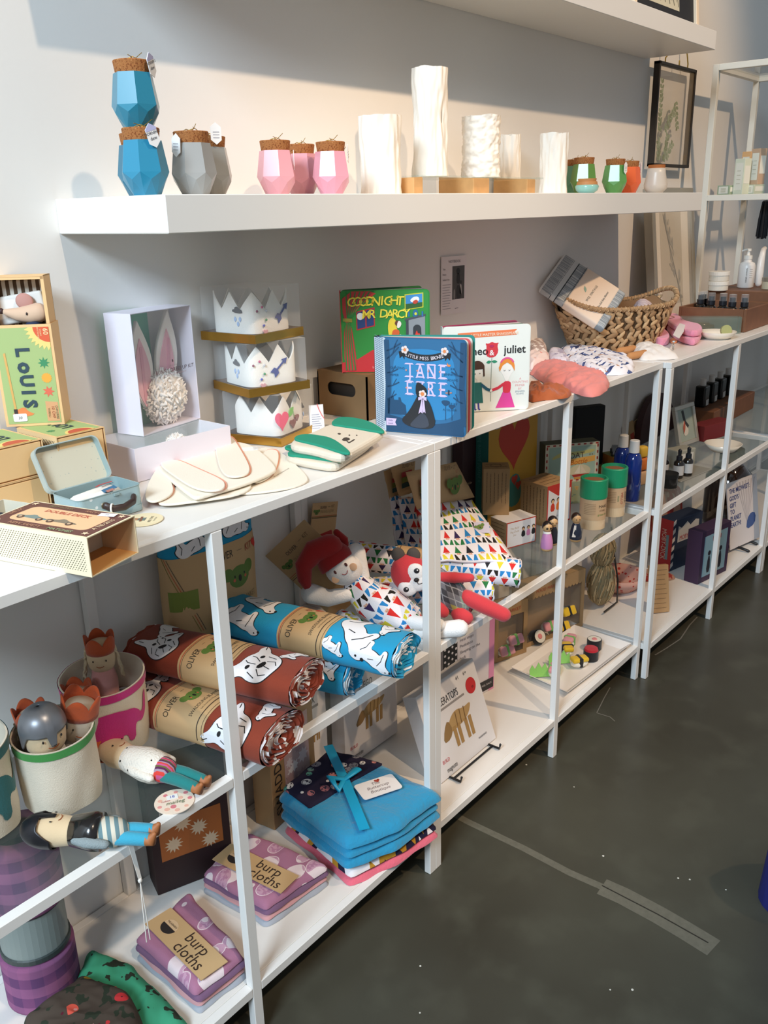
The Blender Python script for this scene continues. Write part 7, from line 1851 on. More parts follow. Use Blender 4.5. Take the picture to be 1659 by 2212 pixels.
t, Ff, Fl, Ft = pbox('picture_box', 'pale green box with a sailing boat and striped border, on the patterned box', (.868, -.104), R(-38.7), .160, .045, .1110, ZM + .0664, M('olive_card', '#565840', .6))
m = MB(); w, h = .160, .111; shape(m, Ff, [(0, 0), (w, 0), (w, h), (0, h)], '#d8d8c4', 0, .0004)
for i in range(9):
    for y in (.004, h - .004): shape(m, Ff, [(.004 + i * .018, y - .002), (.012 + i * .018, y - .002), (.012 + i * .018, y + .002), (.004 + i * .018, y + .002)], '#a8382e', .0005)
for i in range(6):
    for x in (.005, w - .005): shape(m, Ff, [(x - .002, .006 + i * .018), (x + .002, .006 + i * .018), (x + .002, .014 + i * .018), (x - .002, .014 + i * .018)], '#a8382e', .0005)
shape(m, Ff, [(.011, .009), (w - .011, .009), (w - .011, h - .009), (.011, h - .009)], '#a6c4b8', .0004)
shape(m, Ff, smooth([(.02, .074), (.05, .088), (.10, .086), (.145, .092), (.145, .082), (.10, .076), (.05, .076), (.022, .066)], 1), '#c8c884', .0007); shape(m, Ff, [(.055, .046), (.148, .056), (.148, .072), (.055, .064)], '#e8b45e', .0007)
word(m, Ff, 'BOAT', .022, .088, .068, '#5a4434', .05, h=.0012); word(m, Ff, 'in a', .008, .136, .074, '#8a6a3a', .05, h=.0012); word(m, Ff, 'Bottle', .021, .100, .050, '#c9742c', .08, h=.0012, shear=.3, bold=.01)
shape(m, Ff, disc(.032, 24, .104, .030, .018), '#d9d4b8', .0007); shape(m, Ff, [(.080, .020), (.132, .021), (.126, .014), (.086, .013)], '#b0382e', .0010); shape(m, Ff, [(.104, .023), (.104, .049), (.088, .023)], '#efe8d8', .0010); shape(m, Ff, [(.107, .023), (.107, .047), (.124, .024)], '#e8dcc8', .0010); shape(m, Ff, [(.088, .006), (.13, .006), (.13, .012), (.088, .012)], '#d89a4a', .0008)
m.build('box_print', t)
t = thing('paper_bag', 'black flat paper bag standing behind the sailing boat box', 'bag', (1.165, -.030, ZM + .0004), R(-30)); part('bag_body', t, g_box(.105, .030, .220, .002), M('black_paper', '#16181b', .8), Tm(.0525, 0, 0))
def can(label, x, y, words):
    t = thing('card_canister', label, 'canister', (x, y, ZM + .0004), R(-48), 'canisters with green lids')
    part('canister_body', t, g_lathe([(0, 0), (.0335, 0), (.0335, .100), (0, .100)], 40), M('canister_clear', '#d9bd98', .25, coat=.5), smooth=False)
    part('paper_wrap', t, g_lathe([(.0339, .026), (.0339, .080)], 40), M('canister_wrap', '#c8a680', .5), smooth=True)
    part('green_lid', t, g_lathe([(.0345, .082), (.0355, .084), (.0355, .132), (.0340, .134), (.0300, .134), (.0290, .126), (0, .126)], 40), M('lid_green', '#1f8f62', .4))
    part('lid_disc', t, g_lathe([(0, .1265), (.0285, .1265)], 30), M('brown_seed', '#8a5a3a', .7))
    m = MB(); fn = lambda x_, y_, o: Vector(((.0342 + o) * math.sin(x_ / .0342), -(.0342 + o) * math.cos(x_ / .0342), y_))
    for s, c, sz, x_, y_, rot in words: decal_text(m, s, sz, x_, y_, c, fn, .0002, rot)
    for i in range(7): decal(m, stroke([(-.034, .070 - i * .0045), (-.002, .070 - i * .0045)], .0012), '#a08260', fn, .0002)
    m.build('label_print', t)
can('card canister with a green lid nearest the shelf edge', .800, -.287, [('MAKE', '#4a3a2a', .011, .020, .060, 0), ('STARS', '#7a5a3a', .007, .018, .050, 0), ('green tin', '#5f8a3a', .008, .018, .039, 0)])
can('card canister with a green lid behind the nearest one', .923, -.285, [('HELLO', '#a8402e', .011, .012, .052, -PI / 2), ('ZEBRA', '#2a2422', .011, .026, .054, -PI / 2), ('moo', '#4a7a4a', .009, .002, .052, -PI / 2)])
def blue_bottle(label, x, y):
    t = thing('lotion_bottle', label, 'bottle', (x, y, ZM + .0004), 0, 'cobalt blue bottles')
    part('bottle_body', t, g_lathe([(0, 0), (.021, 0), (.0235, .003), (.0235, .118), (.019, .134), (.0125, .141), (0, .141)], 30), M('cobalt', '#16307e', .12, coat=.7), smooth=True); part('white_cap', t, g_lathe([(0, .141), (.0145, .141), (.0135, .174), (.012, .176), (0, .176)], 26), M('cap_white', '#e4e2de', .4))
    m = MB(); fn = lambda x_, y_, o: Vector(((.0237 + o) * math.sin(x_ / .0237), -(.0237 + o) * math.cos(x_ / .0237), y_)); decal(m, [(.006, .012), (.016, .012), (.016, .028), (.006, .028)], '#c8ccd8', fn, .0002); decal(m, leaf(-.004, .030, .008, .060, .006), '#4a66a8', fn, .0002); m.build('label_print', t)
blue_bottle('cobalt blue bottle with white cap, front one of the pair', 1.061, -.277); blue_bottle('cobalt blue bottle with white cap, standing behind the other', 1.100, -.226)
ob = M('orange_soap_box', '#c07a36', .6)
for k, (x, y, z, lb) in enumerate(((1.235, -.130, 0, 'lower left orange carton with olive top behind the canisters'), (1.290, -.160, 0, 'lower right orange carton with olive top behind the canisters'), (1.262, -.135, .0335, 'upper orange carton lying on the two lower ones'))):
    t = thing('soap_carton', lb, 'box', (x, y, ZM + .0004 + z), R(-30), 'orange soap cartons'); part('carton', t, g_box(.055, .085, .033, .0006), ob); m = MB(); shape(m, top(.055, .085, .033), [(0, 0), (.055, 0), (.055, .085), (0, .085)], '#9a9a52'); word(m, front(.055, .085), 'SOAP', .012, .0275, .010, '#5a3a1c'); m.build('carton_print', t)
t = thing('toy_car', 'little grey and black toy car on the orange cartons', 'toy', (1.262, -.135, ZM + .0673), R(30))
part('car_body', t, g_prism(smooth([(-.034, .006), (.034, .006), (.035, .016), (.022, .018), (.012, .030), (-.018, .030), (-.030, .018), (-.035, .016)], 1), .030, -.015), M('car_grey', '#8d9096', .35), frame((0, 0, 0), (1, 0, 0), (0, 0, 1)))
for x in (-.020, .020):
    for y in (-.0165, .0165): part('wheel', t, g_lathe([(0, -.002), (.0072, -.002), (.0072, .002), (0, .002)], 16), K('#1a1a1e', .6), Tm(x, y, .0073, rx=R(90)))
t = thing('fruit_soap', 'orange and yellow block shapes stacked beside the blue bottles', 'soap', (1.215, -.235, ZM + .0004), R(-20))
for k, (x, z, s, c) in enumerate(((0, 0, .05, '#d8b08a'), (.002, .045, .045, '#d8742e'), (0, .085, .04, '#e2b43c'))): part('block', t, g_box(s * .8, s * .6, s * .86, .006, 2), K(c, .6), Tm(x, 0, z), smooth=True)
for (x, lb) in ((1.63, 'kraft card with a red patch leaning at the wall, left of two'), (1.70, 'kraft card leaning at the wall, right of two')):
    t = thing('kraft_packet', lb, 'packet', (x, -.020, ZM + .0006), R(-8), 'kraft packets', ry=R(-14), rx=R(-5)); part('card', t, g_box(.060, .003, .082), kb); m = MB(); shape(m, front(.06, .003), [(.032, .01), (.054, .01), (.054, .04), (.032, .04)], '#a8402e'); m.build('print', t)

# ================================================================ bottom boards
Z0 = ZB + .0004
hog = Pattern('hedgehog_print', '#a9748f', .95, bump=.2, bscale=700)
q, c = hog.voro(17, hog.comb(hog.u, hog.v * 1.5), rnd=.8); hog.lay(q < .44, '#e6d6da').lay((q < .42) * (hog.noise(14, 1) > .50), '#c79db4').lay((q < .40) * (hog.noise(14, 1) > .52) * (hog.noise(160, 1) > .5), '#b483a0')
hogm = hog.done(); greyc = M('grey_muslin', '#a5aab4', .95); pinkc = M('pink_muslin', '#cf9a9c', .95); mauve = M('mauve_edge', '#7a5a78', .95)
def dense(poly, n=7):
    return [(a[0] + (b[0] - a[0]) * k / n, a[1] + (b[1] - a[1]) * k / n) for a, b in zip(poly, poly[1:] + poly[:1]) for k in range(n)]
def folded(t, poly, z, layers, smoothit=1):
    poly = dense(poly)
    for i, (h, mat) in enumerate(layers):
        k = 1 - .02 * (i % 2); c = centre(poly); g = crumple([(c[0] + (p[0] - c[0]) * k, c[1] + (p[1] - c[1]) * k) for p in poly], z, h * .80, i + 3 + c[0] * 9, .0022, 26, p=14.0, nr=26, na=120, str_=2.0)
        part('cloth_layer', t, g, mat, smooth=True); z += h * .92
    return z
def burp(label, poly, tx):
    t = thing('burp_cloths', label, 'cloth', (0, 0, 0), 0, 'packs of burp cloths'); z = folded(t, poly, Z0, ((.013, greyc), (.013, pinkc), (.013, mauve), (.015, hogm)))
    a, b, c_, d = (Vector((p[0], p[1], z + .0032)) for p in poly)     # near left, near right, far right, far left
    m0 = lambda u, v: a * (1 - u) * (1 - v) + b * u * (1 - v) + c_ * u * v + d * (1 - u) * v
    p0, p1 = m0(.04, .40), m0(.97, .40); L_ = (p1 - p0).length; F = frame(p0, p1 - p0, m0(.5, .9) - m0(.5, .1)) @ Tm(0, 0, .001)
    part('paper_band', t, g_prism([(0, -.026), (L_, -.026), (L_, .026), (0, .026)], .0014), kraftp, F); m = MB(); F = F @ Tm(0, 0, .0016)
    word(m, F, 'burp', .030, L_ * tx, .002, '#3a2a22', wid=1.0); word(m, F, 'cloths', .030, L_ * (tx + .05), -.022, '#3a2a22', wid=1.0)
    shape(m, F, disc(.017, 24, L_ * .22, 0, .015), '#d8b890'); shape(m, F, arc(L_ * .22, 0, .017, 180, 360, 14, .015), '#2c2624', .0003); word(m, F, 'MILKBARN', .0055, L_ * .22, .004, '#5a4a3a', h=.0009); m.build('band_print', t)
burp('mauve hedgehog burp cloths in a kraft band, nearest the camera', [(-.595, -.155), (-.600, -.330), (-.500, -.335), (-.462, -.140)], .62)
burp('mauve hedgehog burp cloths in a kraft band, behind the middle post', [(-.420, -.120), (-.408, -.285), (-.255, -.300), (-.285, -.100)], .66)
def trick(name, label, near, rz, w, d, h, col, z=Z0, group=None): return pbox(name, label, near, rz, w, d, h, z, M('card_' + col, '#' + col, .6), group)
t, Ff, Fl, Ft = trick('gift_box', 'dark brown BIG LOVEY box behind the burp cloths', (-.479, -.064), R(-21), .150, .055, .262, '2a1618')
m = MB(); word(m, Ff, 'BIG LOVEY', .023, .075, .168, '#cfc6c0', h=.0006); shape(m, Ff, [(.015, .070), (.135, .070), (.135, .155), (.015, .155)], '#a8602c')
for x, y in ((.04, .10), (.09, .12), (.11, .085), (.06, .14)): shape(m, Ff, star(.018, 12, .55, x, y), '#d8c0a0', .0004)
m.build('box_print', t)
t, Ff, Fl, Ft = trick('gift_box', 'kraft SWADDLE box with a pale floral window by the blue blanket', (-.215, -.105), R(8), .150, .050, .240, '9a7a54')
m = MB(); shape(m, Ff, [(.045, .02), (.13, .02), (.13, .22), (.045, .22)], '#b59a9a'); rn = random.Random(4)
for k in range(12): shape(m, Ff, star(rn.uniform(.012, .02), 8, .6, rn.uniform(.06, .115), rn.uniform(.04, .2)), rn.choice(('#d8d0d0', '#c9bcc0', '#a88a8e')), .0004 + k * .00005)
word(m, Ff, 'SWADDLE', .034, .034, .105, '#2a221c', PI / 2, h=.0006); m.build('box_print', t)
# folded plush blanket with ribbon, second blanket below
plush = M('turquoise_plush', '#1c8cb8', .9, bump=1.0, bscale=130, sheen=.5)
nv = Pattern('woodland_print', '#231f36', .9); q, c = nv.voro(34, rnd=.9); nv.lay(q < .36, nv.ramp(c, ['#c9837e', '#4f8f80', '#8f8a90', '#d8d4d0', '#6a8a86', '#a86a70', '#7a7a82'])).lay((q < .34) * (nv.noise(190, 1) > .56), '#3a3446'); navy = nv.done()
zz = Pattern('zigzag_print', '#ece4e6', .9); k = zz.v * 14.0 + ((zz.u * 34.0).fract() - .5).abs() * .5 + 6.0; zz.lay(k.fract() < .22, '#c08a2c').lay(k.fract() > .80, '#23203a'); zzm = zz.done(); coral = M('coral_plush', '#e0667a', .9, bump=.8, bscale=150, sheen=.4)
t = thing('folded_blanket', 'coral and zigzag blanket under the turquoise one, jutting over the shelf edge', 'blanket', (0, 0, 0))
folded(t, [(-.205, -.120), (-.240, -.335), (-.140, -.368), (-.02, -.385), (.000, -.200), (-.06, -.105)], Z0, ((.020, coral), (.022, zzm)))
t = thing('folded_blanket', 'turquoise plush blanket with a dark woodland print, tied with a ribbon', 'blanket', (0, 0, 0)); zb = ZB + .044
bp_ = [(-.215, -.120), (-.245, -.335), (-.150, -.375), (-.012, -.385), (-.005, -.215), (-.045, -.105)]
zt_ = folded(t, bp_, zb, ((.024, plush), (.022, plush), (.022, plush)))
part('printed_side', t, crumple(dense([(-.205, -.125), (-.215, -.215), (-.10, -.225), (-.012, -.235), (-.045, -.110)]), zt_ - .002, .006, 5, .001, 26, p=14.0), navy, smooth=True)
rbm = M('ribbon_blue', '#1fa3cf', .35)
part('ribbon', t, g_prism(stroke([(-.045, -.105), (-.115, -.215), (-.205, -.345)], .020), .0016, zt_ + .0075), rbm)
m = MB()
for s in (-1, 1): m.add(g_limb([(-.115, -.215, zt_ + .011), (-.115 + s * .028, -.215 - s * .012, zt_ + .024), (-.115 + s * .036, -.220 + s * .010, zt_ + .012), (-.115, -.215, zt_ + .011)], [.006, .010, .008, .005], 10, flat=.5), rbm, smooth=True)
m.build('bow', t)
m = MB(); Fm = Tm(-.092, -.285, zt_ + .0098, R(-24)); m.add(g_prism(rrect(.086, .052, .006, 4, -.043, -.026), .0012), K('#ece6e2', .7), Fm); F2 = Fm @ Tm(0, 0, .0013)
for s, y in (('The', .008), ('Buttercup', -.003), ('Boutique', -.015)): word(m, F2, s, .012, 0, y, '#8a7a78', h=.0004, shear=.25)
shape(m, F2, heart(.006, .006, .018), '#a8402e'); m.build('hang_tag', t)
# left bay: plaid roll, printed jar and floral cloths
pd_ = Pattern('plaid_print', '#7a4a72', .95); pd_.lay(((pd_.u * 26.0).fract() < .5) * .5, '#4f3a62').lay(((pd_.v * 26.0).fract() < .5) * .5, '#a86a90'); plaid = pd_.done()
def barrel(name, label, cat, x, y, r, z0, h, mat):
    return tag(part(name, None, (lambda g: (g[0], g[1], g[2]))(g_grid(lambda u, v: (x + r * (1 if .02 < v < .98 else .6) * math.cos(2 * PI * u), y + r * (1 if .02 < v < .98 else .6) * math.sin(2 * PI * u), z0 + h * v), 48, 24, True, us=2 * PI * r, vs=h)), mat, smooth=True, mods=[('SOLIDIFY', dict(thickness=.003))]), label, cat)
barrel('rolled_blanket', 'purple plaid blanket roll standing under the glass shelf at the left', 'blanket', -.725, -.085, .058, Z0, .098, plaid)
t = thing('gift_tin', 'round grey printed tin on the purple plaid roll', 'tin', (-.725, -.085, Z0 + .0985)); part('tin_body', t, g_lathe([(0, 0), (.052, 0), (.052, .085), (0, .085)], 36), M('tin_print', '#8f9a96', .5)); part('base_band', t, g_lathe([(.0525, .0), (.0545, .002), (.0545, .010), (.0525, .012)], 36), K('#3a4442', .5))
barrel('rolled_blanket', 'purple plaid blanket roll on top of the grey tin, seen through the glass', 'blanket', -.725, -.085, .058, Z0 + .186, .130, plaid)
def floral(name, base):
    p = Pattern(name, base, .9); q, c = p.voro(26, rnd=1.0); n = p.noise(60, 2); p.lay((p.noise(42, 2) > .58), '#2c3428').lay(q < .27, p.ramp(c, ['#c8383c', base, '#8a2a4a', '#d85a4a', base, '#b8942e'])).lay((q < .25) * (n > .60), '#e2a09a').lay(q < .06, '#5a1a2c'); return p.done()
for lb, pl_, ms, sd in (('green floral cloth folded at the front of the bottom shelf', [(-.640, -.080), (-.790, -.20), (-.760, -.345), (-.625, -.350), (-.610, -.160)], floral('green_floral', '#3f9a76'), 3), ('dark brown floral cloth lying on the green floral one', [(-.690, -.150), (-.80, -.150), (-.800, -.330), (-.700, -.350), (-.665, -.250)], floral('dark_floral', '#4a4038'), 9)):
    tag(part('floral_cloth', None, crumple(dense(pl_, 4), Z0 + (.0 if sd == 3 else .033), .026, sd, .006, 24, p=8.0, nr=28, na=120, str_=2.0), ms, smooth=True), lb, 'cloth', 'floral cloths')
# model kit boxes
def dino(m, F, x, y, s):
    tan = '#b0905e'
    shape(m, F, smooth([(x - .42 * s, y), (x - .30 * s, y + .22 * s), (x - .05 * s, y + .34 * s), (x + .22 * s, y + .26 * s), (x + .5 * s, y + .30 * s), (x + .28 * s, y + .05 * s), (x - .2 * s, y - .02 * s)], 2), tan)
    shape(m, F, smooth([(x - .62 * s, y - .12 * s), (x - .50 * s, y + .12 * s), (x - .34 * s, y + .26 * s), (x - .26 * s, y + .02 * s), (x - .40 * s, y - .12 * s)], 1), '#8f7044', .0003)
    for dx in (-.26, -.12, .12, .26): shape(m, F, [(x + dx * s, y + .06 * s), (x + (dx + .10) * s, y + .06 * s), (x + (dx + .09) * s, y - .34 * s), (x + (dx + .0) * s, y - .34 * s)], '#a5824e', .0004)
    for dx in (-.1, .04, .18): shape(m, F, stroke([(x + dx * s, y + .02 * s), (x + (dx + .03) * s, y + .30 * s)], .02 * s), '#7a5c36', .0006)
wc = M('white_carton', '#dedbdb', .5)
def kit(label, near, rz, w, d, h, name, rx=0.0, full=True):
    t, Ff, Fl, Ft = pbox('model_kit_box', label, near, rz, w, d, h, Z0 + .004, wc, 'dinosaur model kits'); t.rotation_euler.x = rx
    m = MB(); word(m, Ff, name, .025, w * .40, h * .74, '#2a2828', h=.0005, wid=.62); shape(m, Ff, [(w * .08, h * .69), (w * .70, h * .69), (w * .70, h * .715), (w * .08, h * .715)], '#8f8a88'); dino(m, Ff, w * .52, h * .42, w * .52)
    word(m, Ff, 'BUILD', .012, w * .16, h * .16, '#c8404a', h=.0005, wid=.8); word(m, Ff, 'magnote', .016, w * .22, h * .05, '#2a2828', h=.0005, wid=.7)
    if full:
        shape(m, Ff, disc(.019, 24, w * .84, h * .74), '#c22a2c', .0004); word(m, Ff, '30', .009, w * .86, h * .70, '#5a1a1a', h=.001)
        for x, a in ((.66, '41'), (.80, '6+')): word(m, Ff, a, .013, w * x, h * .89, '#3a3838', h=.0005)
        word(m, Ff, 'WARNING', .007, w * .80, h * .13, '#4a4848', h=.0005)
    m.build('box_print', t); return t
kit('white triceratops model kit tilted back on a black wire stand', (.118, -.290), R(0), .225, .040, .205, 'TRICERATOPS', R(-20))
t = thing('wire_stand', 'black wire display stand under the triceratops kit', 'stand', (0, 0, 0)); bw_ = K('#17171a', .4)
for x in (.150, .310): part('wire_foot', t, g_limb([(x, -.322, Z0 + .016), (x, -.320, Z0 + .004), (x, -.24, Z0 + .003), (x, -.20, Z0 + .10)], .0028, 8), bw_, smooth=True)
part('cross_wire', t, g_limb([(.150, -.300, Z0 + .003), (.310, -.300, Z0 + .003)], .0026, 8), bw_, smooth=True)
kit('white model kit standing behind, by the seam of the two units', (.03, -.085), 0, .190, .040, .240, 'STEGO', 0, False)
kit('plain edge of another white model kit left of the standing one', (-.075, -.055), 0, .080, .040, .260, 'REX', 0, False)
t, Ff, Fl, Ft = trick('sticker_pack', 'milestone card pack with polka dots and a pink edge', (.355, -.125), R(-9), .190, .012, .245, 'd8d2d6'); m = MB()
shape(m, Ff, [(0, 0), (.05, 0), (.05, .245), (0, .245)], '#17171a'); shape(m, Ff, [(.17, 0), (.19, 0), (.19, .245), (.17, .245)], '#d88ab0')
for i in range(4):
    for j in range(14): shape(m, Ff, disc(.0035, 8, .006 + .013 * i, .01 + .017 * j + .008 * (i % 2)), '#ece8ec', .0004)
for i, s in enumerate(('Crawling', 'First steps', 'Peekaboo', 'Sleeping on the', 'back')): word(m, Ff, s, .012, .060, .20 - i * .017, '#6a6670', align='LEFT', h=.0005)
shape(m, Ff, [(.135, .006), (.188, .006), (.188, .036), (.135, .036)], '#2a282c', .0004); word(m, Ff, 'PEEL BACK', .008, .162, .020, '#c8c4c8', h=.001); m.build('print', t)
felts = {}
def sushi(parent_label, x, y, z, kind, rz=0, group='felt sushi pieces', rx=0):
    t = thing('felt_sushi', parent_label, 'toy food', (x, y, z), rz, group, rx=rx); bl = felt('1a1a1e'); wh = felt('e9e6da')
    if kind == 'roll': part('seaweed', t, g_lathe([(.019, 0), (.021, .002), (.021, .030), (.019, .032)], 28), bl); part('rice', t, g_lathe([(0, .001), (.019, .001), (.019, .031), (0, .031)], 28), wh); part('filling', t, g_lathe([(0, .031), (.008, .031), (.006, .033), (0, .033)], 14), felt('e08a8a'))
    elif kind == 'red': part('seaweed', t, g_lathe([(0, 0), (.021, .0), (.021, .028), (0, .028)], 28), bl); part('roe', t, g_lathe([(0, .028), (.020, .028), (.018, .034), (0, .035)], 24), felt('c01f2e'))
    else:
        c = {'egg': 'e8c02a', 'shrimp': 'e8a0a8', 'pink': 'e5a3b0'}[kind]
        part('rice', t, g_ell(.026, .016, .011), wh, Tm(0, 0, .011), smooth=True); part('topping', t, g_box(.048, .028, .013, .005, 3), felt(c), Tm(0, 0, .017), smooth=True); part('seaweed', t, g_box(.012, .033, .028, .003), bl if kind == 'egg' else felt('7fbf6a'), Tm(0, 0, .003))
def wbox(label, near, rz, w, d, h):
    t = thing('window_box', label, 'box', (near[0], near[1], Z0), rz, 'kraft window boxes of felt food'); e = .014; m = MB()
    for a, b, x, z in ((w, e, 0, 0), (w, e * 2.6, 0, h - e * 2.6), (e, h - e * 3.6, 0, e), (e, h - e * 3.6, w - e, e)): m.add(g_box(a, .0015, b), kb, Tm(x + a / 2, .0008, z))
    n = 16
    for i in range(n): m.add(g_prism(disc((w - 2 * e) / n * .5, 8, e + (i + .5) * (w - 2 * e) / n, h - e * 2.6), .0015), kb, frame((0, .0015, 0), (1, 0, 0), (0, 0, 1)))
    for x in (.001, w - .001): m.add(g_box(.0016, d, h), kb, Tm(x, d / 2, 0))
    m.add(g_box(w, d, .0016), kb, Tm(w / 2, d / 2, h - .0016)).add(g_box(w, .0016, h), kb, Tm(w / 2, d - .001, 0)); m.build('carton', t); part('window_film', t, g_box(w - 2 * e, .0004, h - 3.6 * e), film, Tm(w / 2, .003, e))
    m = MB(); word(m, front(w, 0, 0) @ Tm(w * .5, 0, .0003), 'FOOD MARKET', .014, -w * .12, h - .026, '#b0553a', h=.0006); m.build('box_print', t).location = (w / 2, 0, 0)
    return t
wbox('kraft window box with a pink felt flower, left of the larger one', (.655, -.085), R(-18), .120, .045, .170); wbox('larger kraft window box of felt sushi beside the raffia animal', (.780, -.105), R(-16), .245, .055, .190)
for k, (x, y, z, kd) in enumerate(((.84, -.105, .012, 'roll'), (.89, -.115, .030, 'shrimp'), (.94, -.130, .012, 'egg'), (.965, -.135, .055, 'egg'), (.700, -.085, .020, 'pink'), (.730, -.095, .045, 'pink'))): sushi(('felt roll at the left in the larger window box', 'pink felt piece in the middle of the larger window box', 'lower yellow felt piece in the larger window box', 'upper yellow felt piece in the larger window box', 'lower pink felt flower piece in the small window box', 'upper pink felt flower piece in the small window box')[k], x, y, Z0 + z, kd, R(-20), 'felt food in the window boxes', R(60))
t = thing('serving_tray', 'white folded card tray holding felt sushi', 'tray', (0, 0, 0)); cs = [(.640, -.150), (.615, -.335), (.965, -.350), (.975, -.165)]; cc = centre(cs); m = MB(); inn = [(cc[0] + (p[0] - cc[0]) * .86, cc[1] + (p[1] - cc[1]) * .80, Z0 + .002) for p in cs]; ou = [(p[0], p[1], Z0 + .018) for p in cs]
m.add(([Vector(p) for p in inn + ou], [[0, 1, 2, 3][::-1]] + [[i, (i + 1) % 4, 4 + (i + 1) % 4, 4 + i] for i in range(4)]), M('tray_white', '#ece6e0', .5)); m.build('tray_sheet', t, mods=[('SOLIDIFY', dict(thickness=.0018, offset=1.0))])
for (x, y, kd, rz, lb) in ((.895, -.270, 'roll', 0, 'black felt roll with a pale top at the right of the tray'), (.835, -.290, 'red', 0, 'black felt roll with a red top on the tray'), (.775, -.285, 'egg', R(-35), 'yellow felt sushi with a black band at the front of the tray'), (.820, -.225, 'egg', R(40), 'yellow felt sushi lying behind the red topped roll'), (.690, -.255, 'shrimp', R(20), 'pink felt sushi by the middle post on the tray'), (.870, -.205, 'pink', R(10), 'pink felt sushi at the back of the tray')): sushi(lb, x, y, Z0 + .0045, kd, rz)
for x, y, lb in ((.660, -.230, 'green felt leaf at the left of the tray'), (.755, -.235, 'green felt leaf in the middle of the tray')): tag(part('felt_leaf', None, g_prism([(-.03, 0), (-.03, .02), (-.022, .034), (-.014, .022), (-.004, .040), (.004, .024), (.014, .038), (.02, .022), (.03, .030), (.03, 0)], .002), felt('8fcf6a'), Tm(x, y, Z0 + .006, R(-45), rx=R(75))), lb, 'toy food', 'green felt leaves')
# raffia animal
t = thing('raffia_animal', 'pale raffia animal figure with a dark wire outline', 'figurine', (1.175, -.150, Z0 + .006)); raf = [M('raffia_%d' % i, c, .9) for i, c in enumerate(('#b8a078', '#a08c68', '#c9b48c', '#8a8468'))]; rn = random.Random(6); m = MB()
for zc_, r_, h_ in ((.075, .052, .075), (.185, .046, .055)): m.add(g_ell(r_ * .92, r_ * .75, h_), raf[1], Tm(0, 0, zc_), True)
for i in range(260):
    zc_, r_, h_ = ((.075, .052, .075), (.185, .046, .055))[i % 2]; a = rn.uniform(0, 6.28); p = rn.uniform(-1.1, 1.0); q_ = lambda k: Vector((r_ * math.cos(p + k) * math.cos(a + k * .4), r_ * .82 * math.cos(p + k) * math.sin(a + k * .4), zc_ + h_ * math.sin(p + k))) * 1.0
    m.add(g_limb([q_(0), q_(.25), q_(.5)], .0019, 5), rn.choice(raf))
m.build('raffia_body', t)
part('wire_outline', t, g_limb([(.050, 0, .245), (.044, -.02, .15), (.058, -.03, .07), (.04, -.04, .004), (-.05, -.04, .004)], .0028, 7), K('#2a2622', .5), smooth=True)
t = thing('fabric_bowl', 'shallow bowl with a coral dotted lining in a plastic wrap', 'bowl', (1.34, -.135, Z0)); pb2 = Pattern('coral_dots', '#d8a89a', .8, 'Object'); q, c = pb2.voro(60); pb2.lay(q < .28, '#b8403a')
part('bowl', t, g_lathe([(0, 0), (.05, 0), (.085, .035), (.088, .055), (.083, .055), (.078, .036), (.045, .006), (0, .006)], 36), pb2.done(), smooth=True)
t = thing('wooden_tag', 'slanted kraft card block with printed lines by the double post', 'tag', (1.245, -.318, Z0), R(-40), rx=R(-12)); part('block', t, g_box(.060, .018, .150, .001), M('pale_card', '#b99468', .7)); m = MB(); face_lines(m, front(.06, .018), .06, .15, 9, '#6a5138', False); m.build('print', t)
# third unit, bottom
t, Ff, Fl, Ft = trick('puzzle_box', 'red and navy MOBY-DICK puzzle box behind the purple box', (1.574, -.217), R(-13), .170, .060, .185, '1f2c44'); m = MB(); w, h = .170, .185
shape(m, Fl, [(0, 0), (.06, 0), (.06, h), (0, h)], '#a8282a'); word(m, Fl, 'MOBY-DICK', .026, .018, h * .5, '#c9b8a8', -PI / 2, h=.0005, wid=.8); shape(m, Fl, [(.036, .04), (.046, .04), (.046, .13), (.036, .13)], '#6f8f94', .0003)
for i in range(6): shape(m, Ff, [(0, .01 + i * .031), (.014, .018 + i * .031), (.014, .034 + i * .031), (0, .026 + i * .031)], '#d8d0c8')
shape(m, Ff, [(.03, .10), (.15, .10), (.15, .16), (.13, .165), (.10, .15), (.08, .168), (.05, .15), (.03, .16)], '#c9c4bc'); word(m, Ff, 'MOBY-DICK', .024, .09, .106, '#b8302e', h=.001, wid=.75); m.build('box_print', t)
t, Ff, Fl, Ft = trick('puzzle_box', 'purple puzzle box with two figures on a pale blue panel', (1.52, -.335), R(-11), .180, .052, .185, '3a2440'); m = MB(); shape(m, Ff, [(.02, .02), (.16, .02), (.16, .165), (.02, .165)], '#7fa0ae'); shape(m, Ff, [(.07, .14), (.12, .14), (.12, .155), (.07, .155)], '#8a2a3a', .0003)
for x in (.055, .125): shape(m, Ff, smooth([(x - .012, .03), (x + .012, .03), (x + .006, .09), (x - .006, .09)], 1), '#1c1a26', .0003); shape(m, Ff, disc(.009, 12, x, .10), '#1c1a26', .0003)
m.build('box_print', t)
t = thing('letterpress_print', 'white THE MIDWEST print standing on a black easel', 'picture', (1.86, -.325, Z0 + .014), R(-12), rx=R(-10)); part('sheet', t, g_box(.20, .004, .245), K('#e2dad8', .7), Tm(.1, 0, 0)); m = MB(); Ff = frame((0, -.0023, 0), (1, 0, 0), (0, 0, 1))
for i in range(7): shape(m, Ff, [(.12, .07), (.06 + i * .02, .235), (.068 + i * .02, .235)], '#c6bcbc')
for s, y in (('THE MIDWEST:', .205), ("GOD'S", .178), ('GIFT', .152), ('TO', .128), ('PLANET', .104), ('EARTH!', .080)): word(m, Ff, s, .024, .012, y, '#3a4680', align='LEFT', h=.0006, wid=.85, bold=.015)
shape(m, Ff, smooth([(.11, .05), (.17, .06), (.18, .10), (.15, .11), (.12, .09)], 1), '#4a6298', .0006); m.build('print', t)
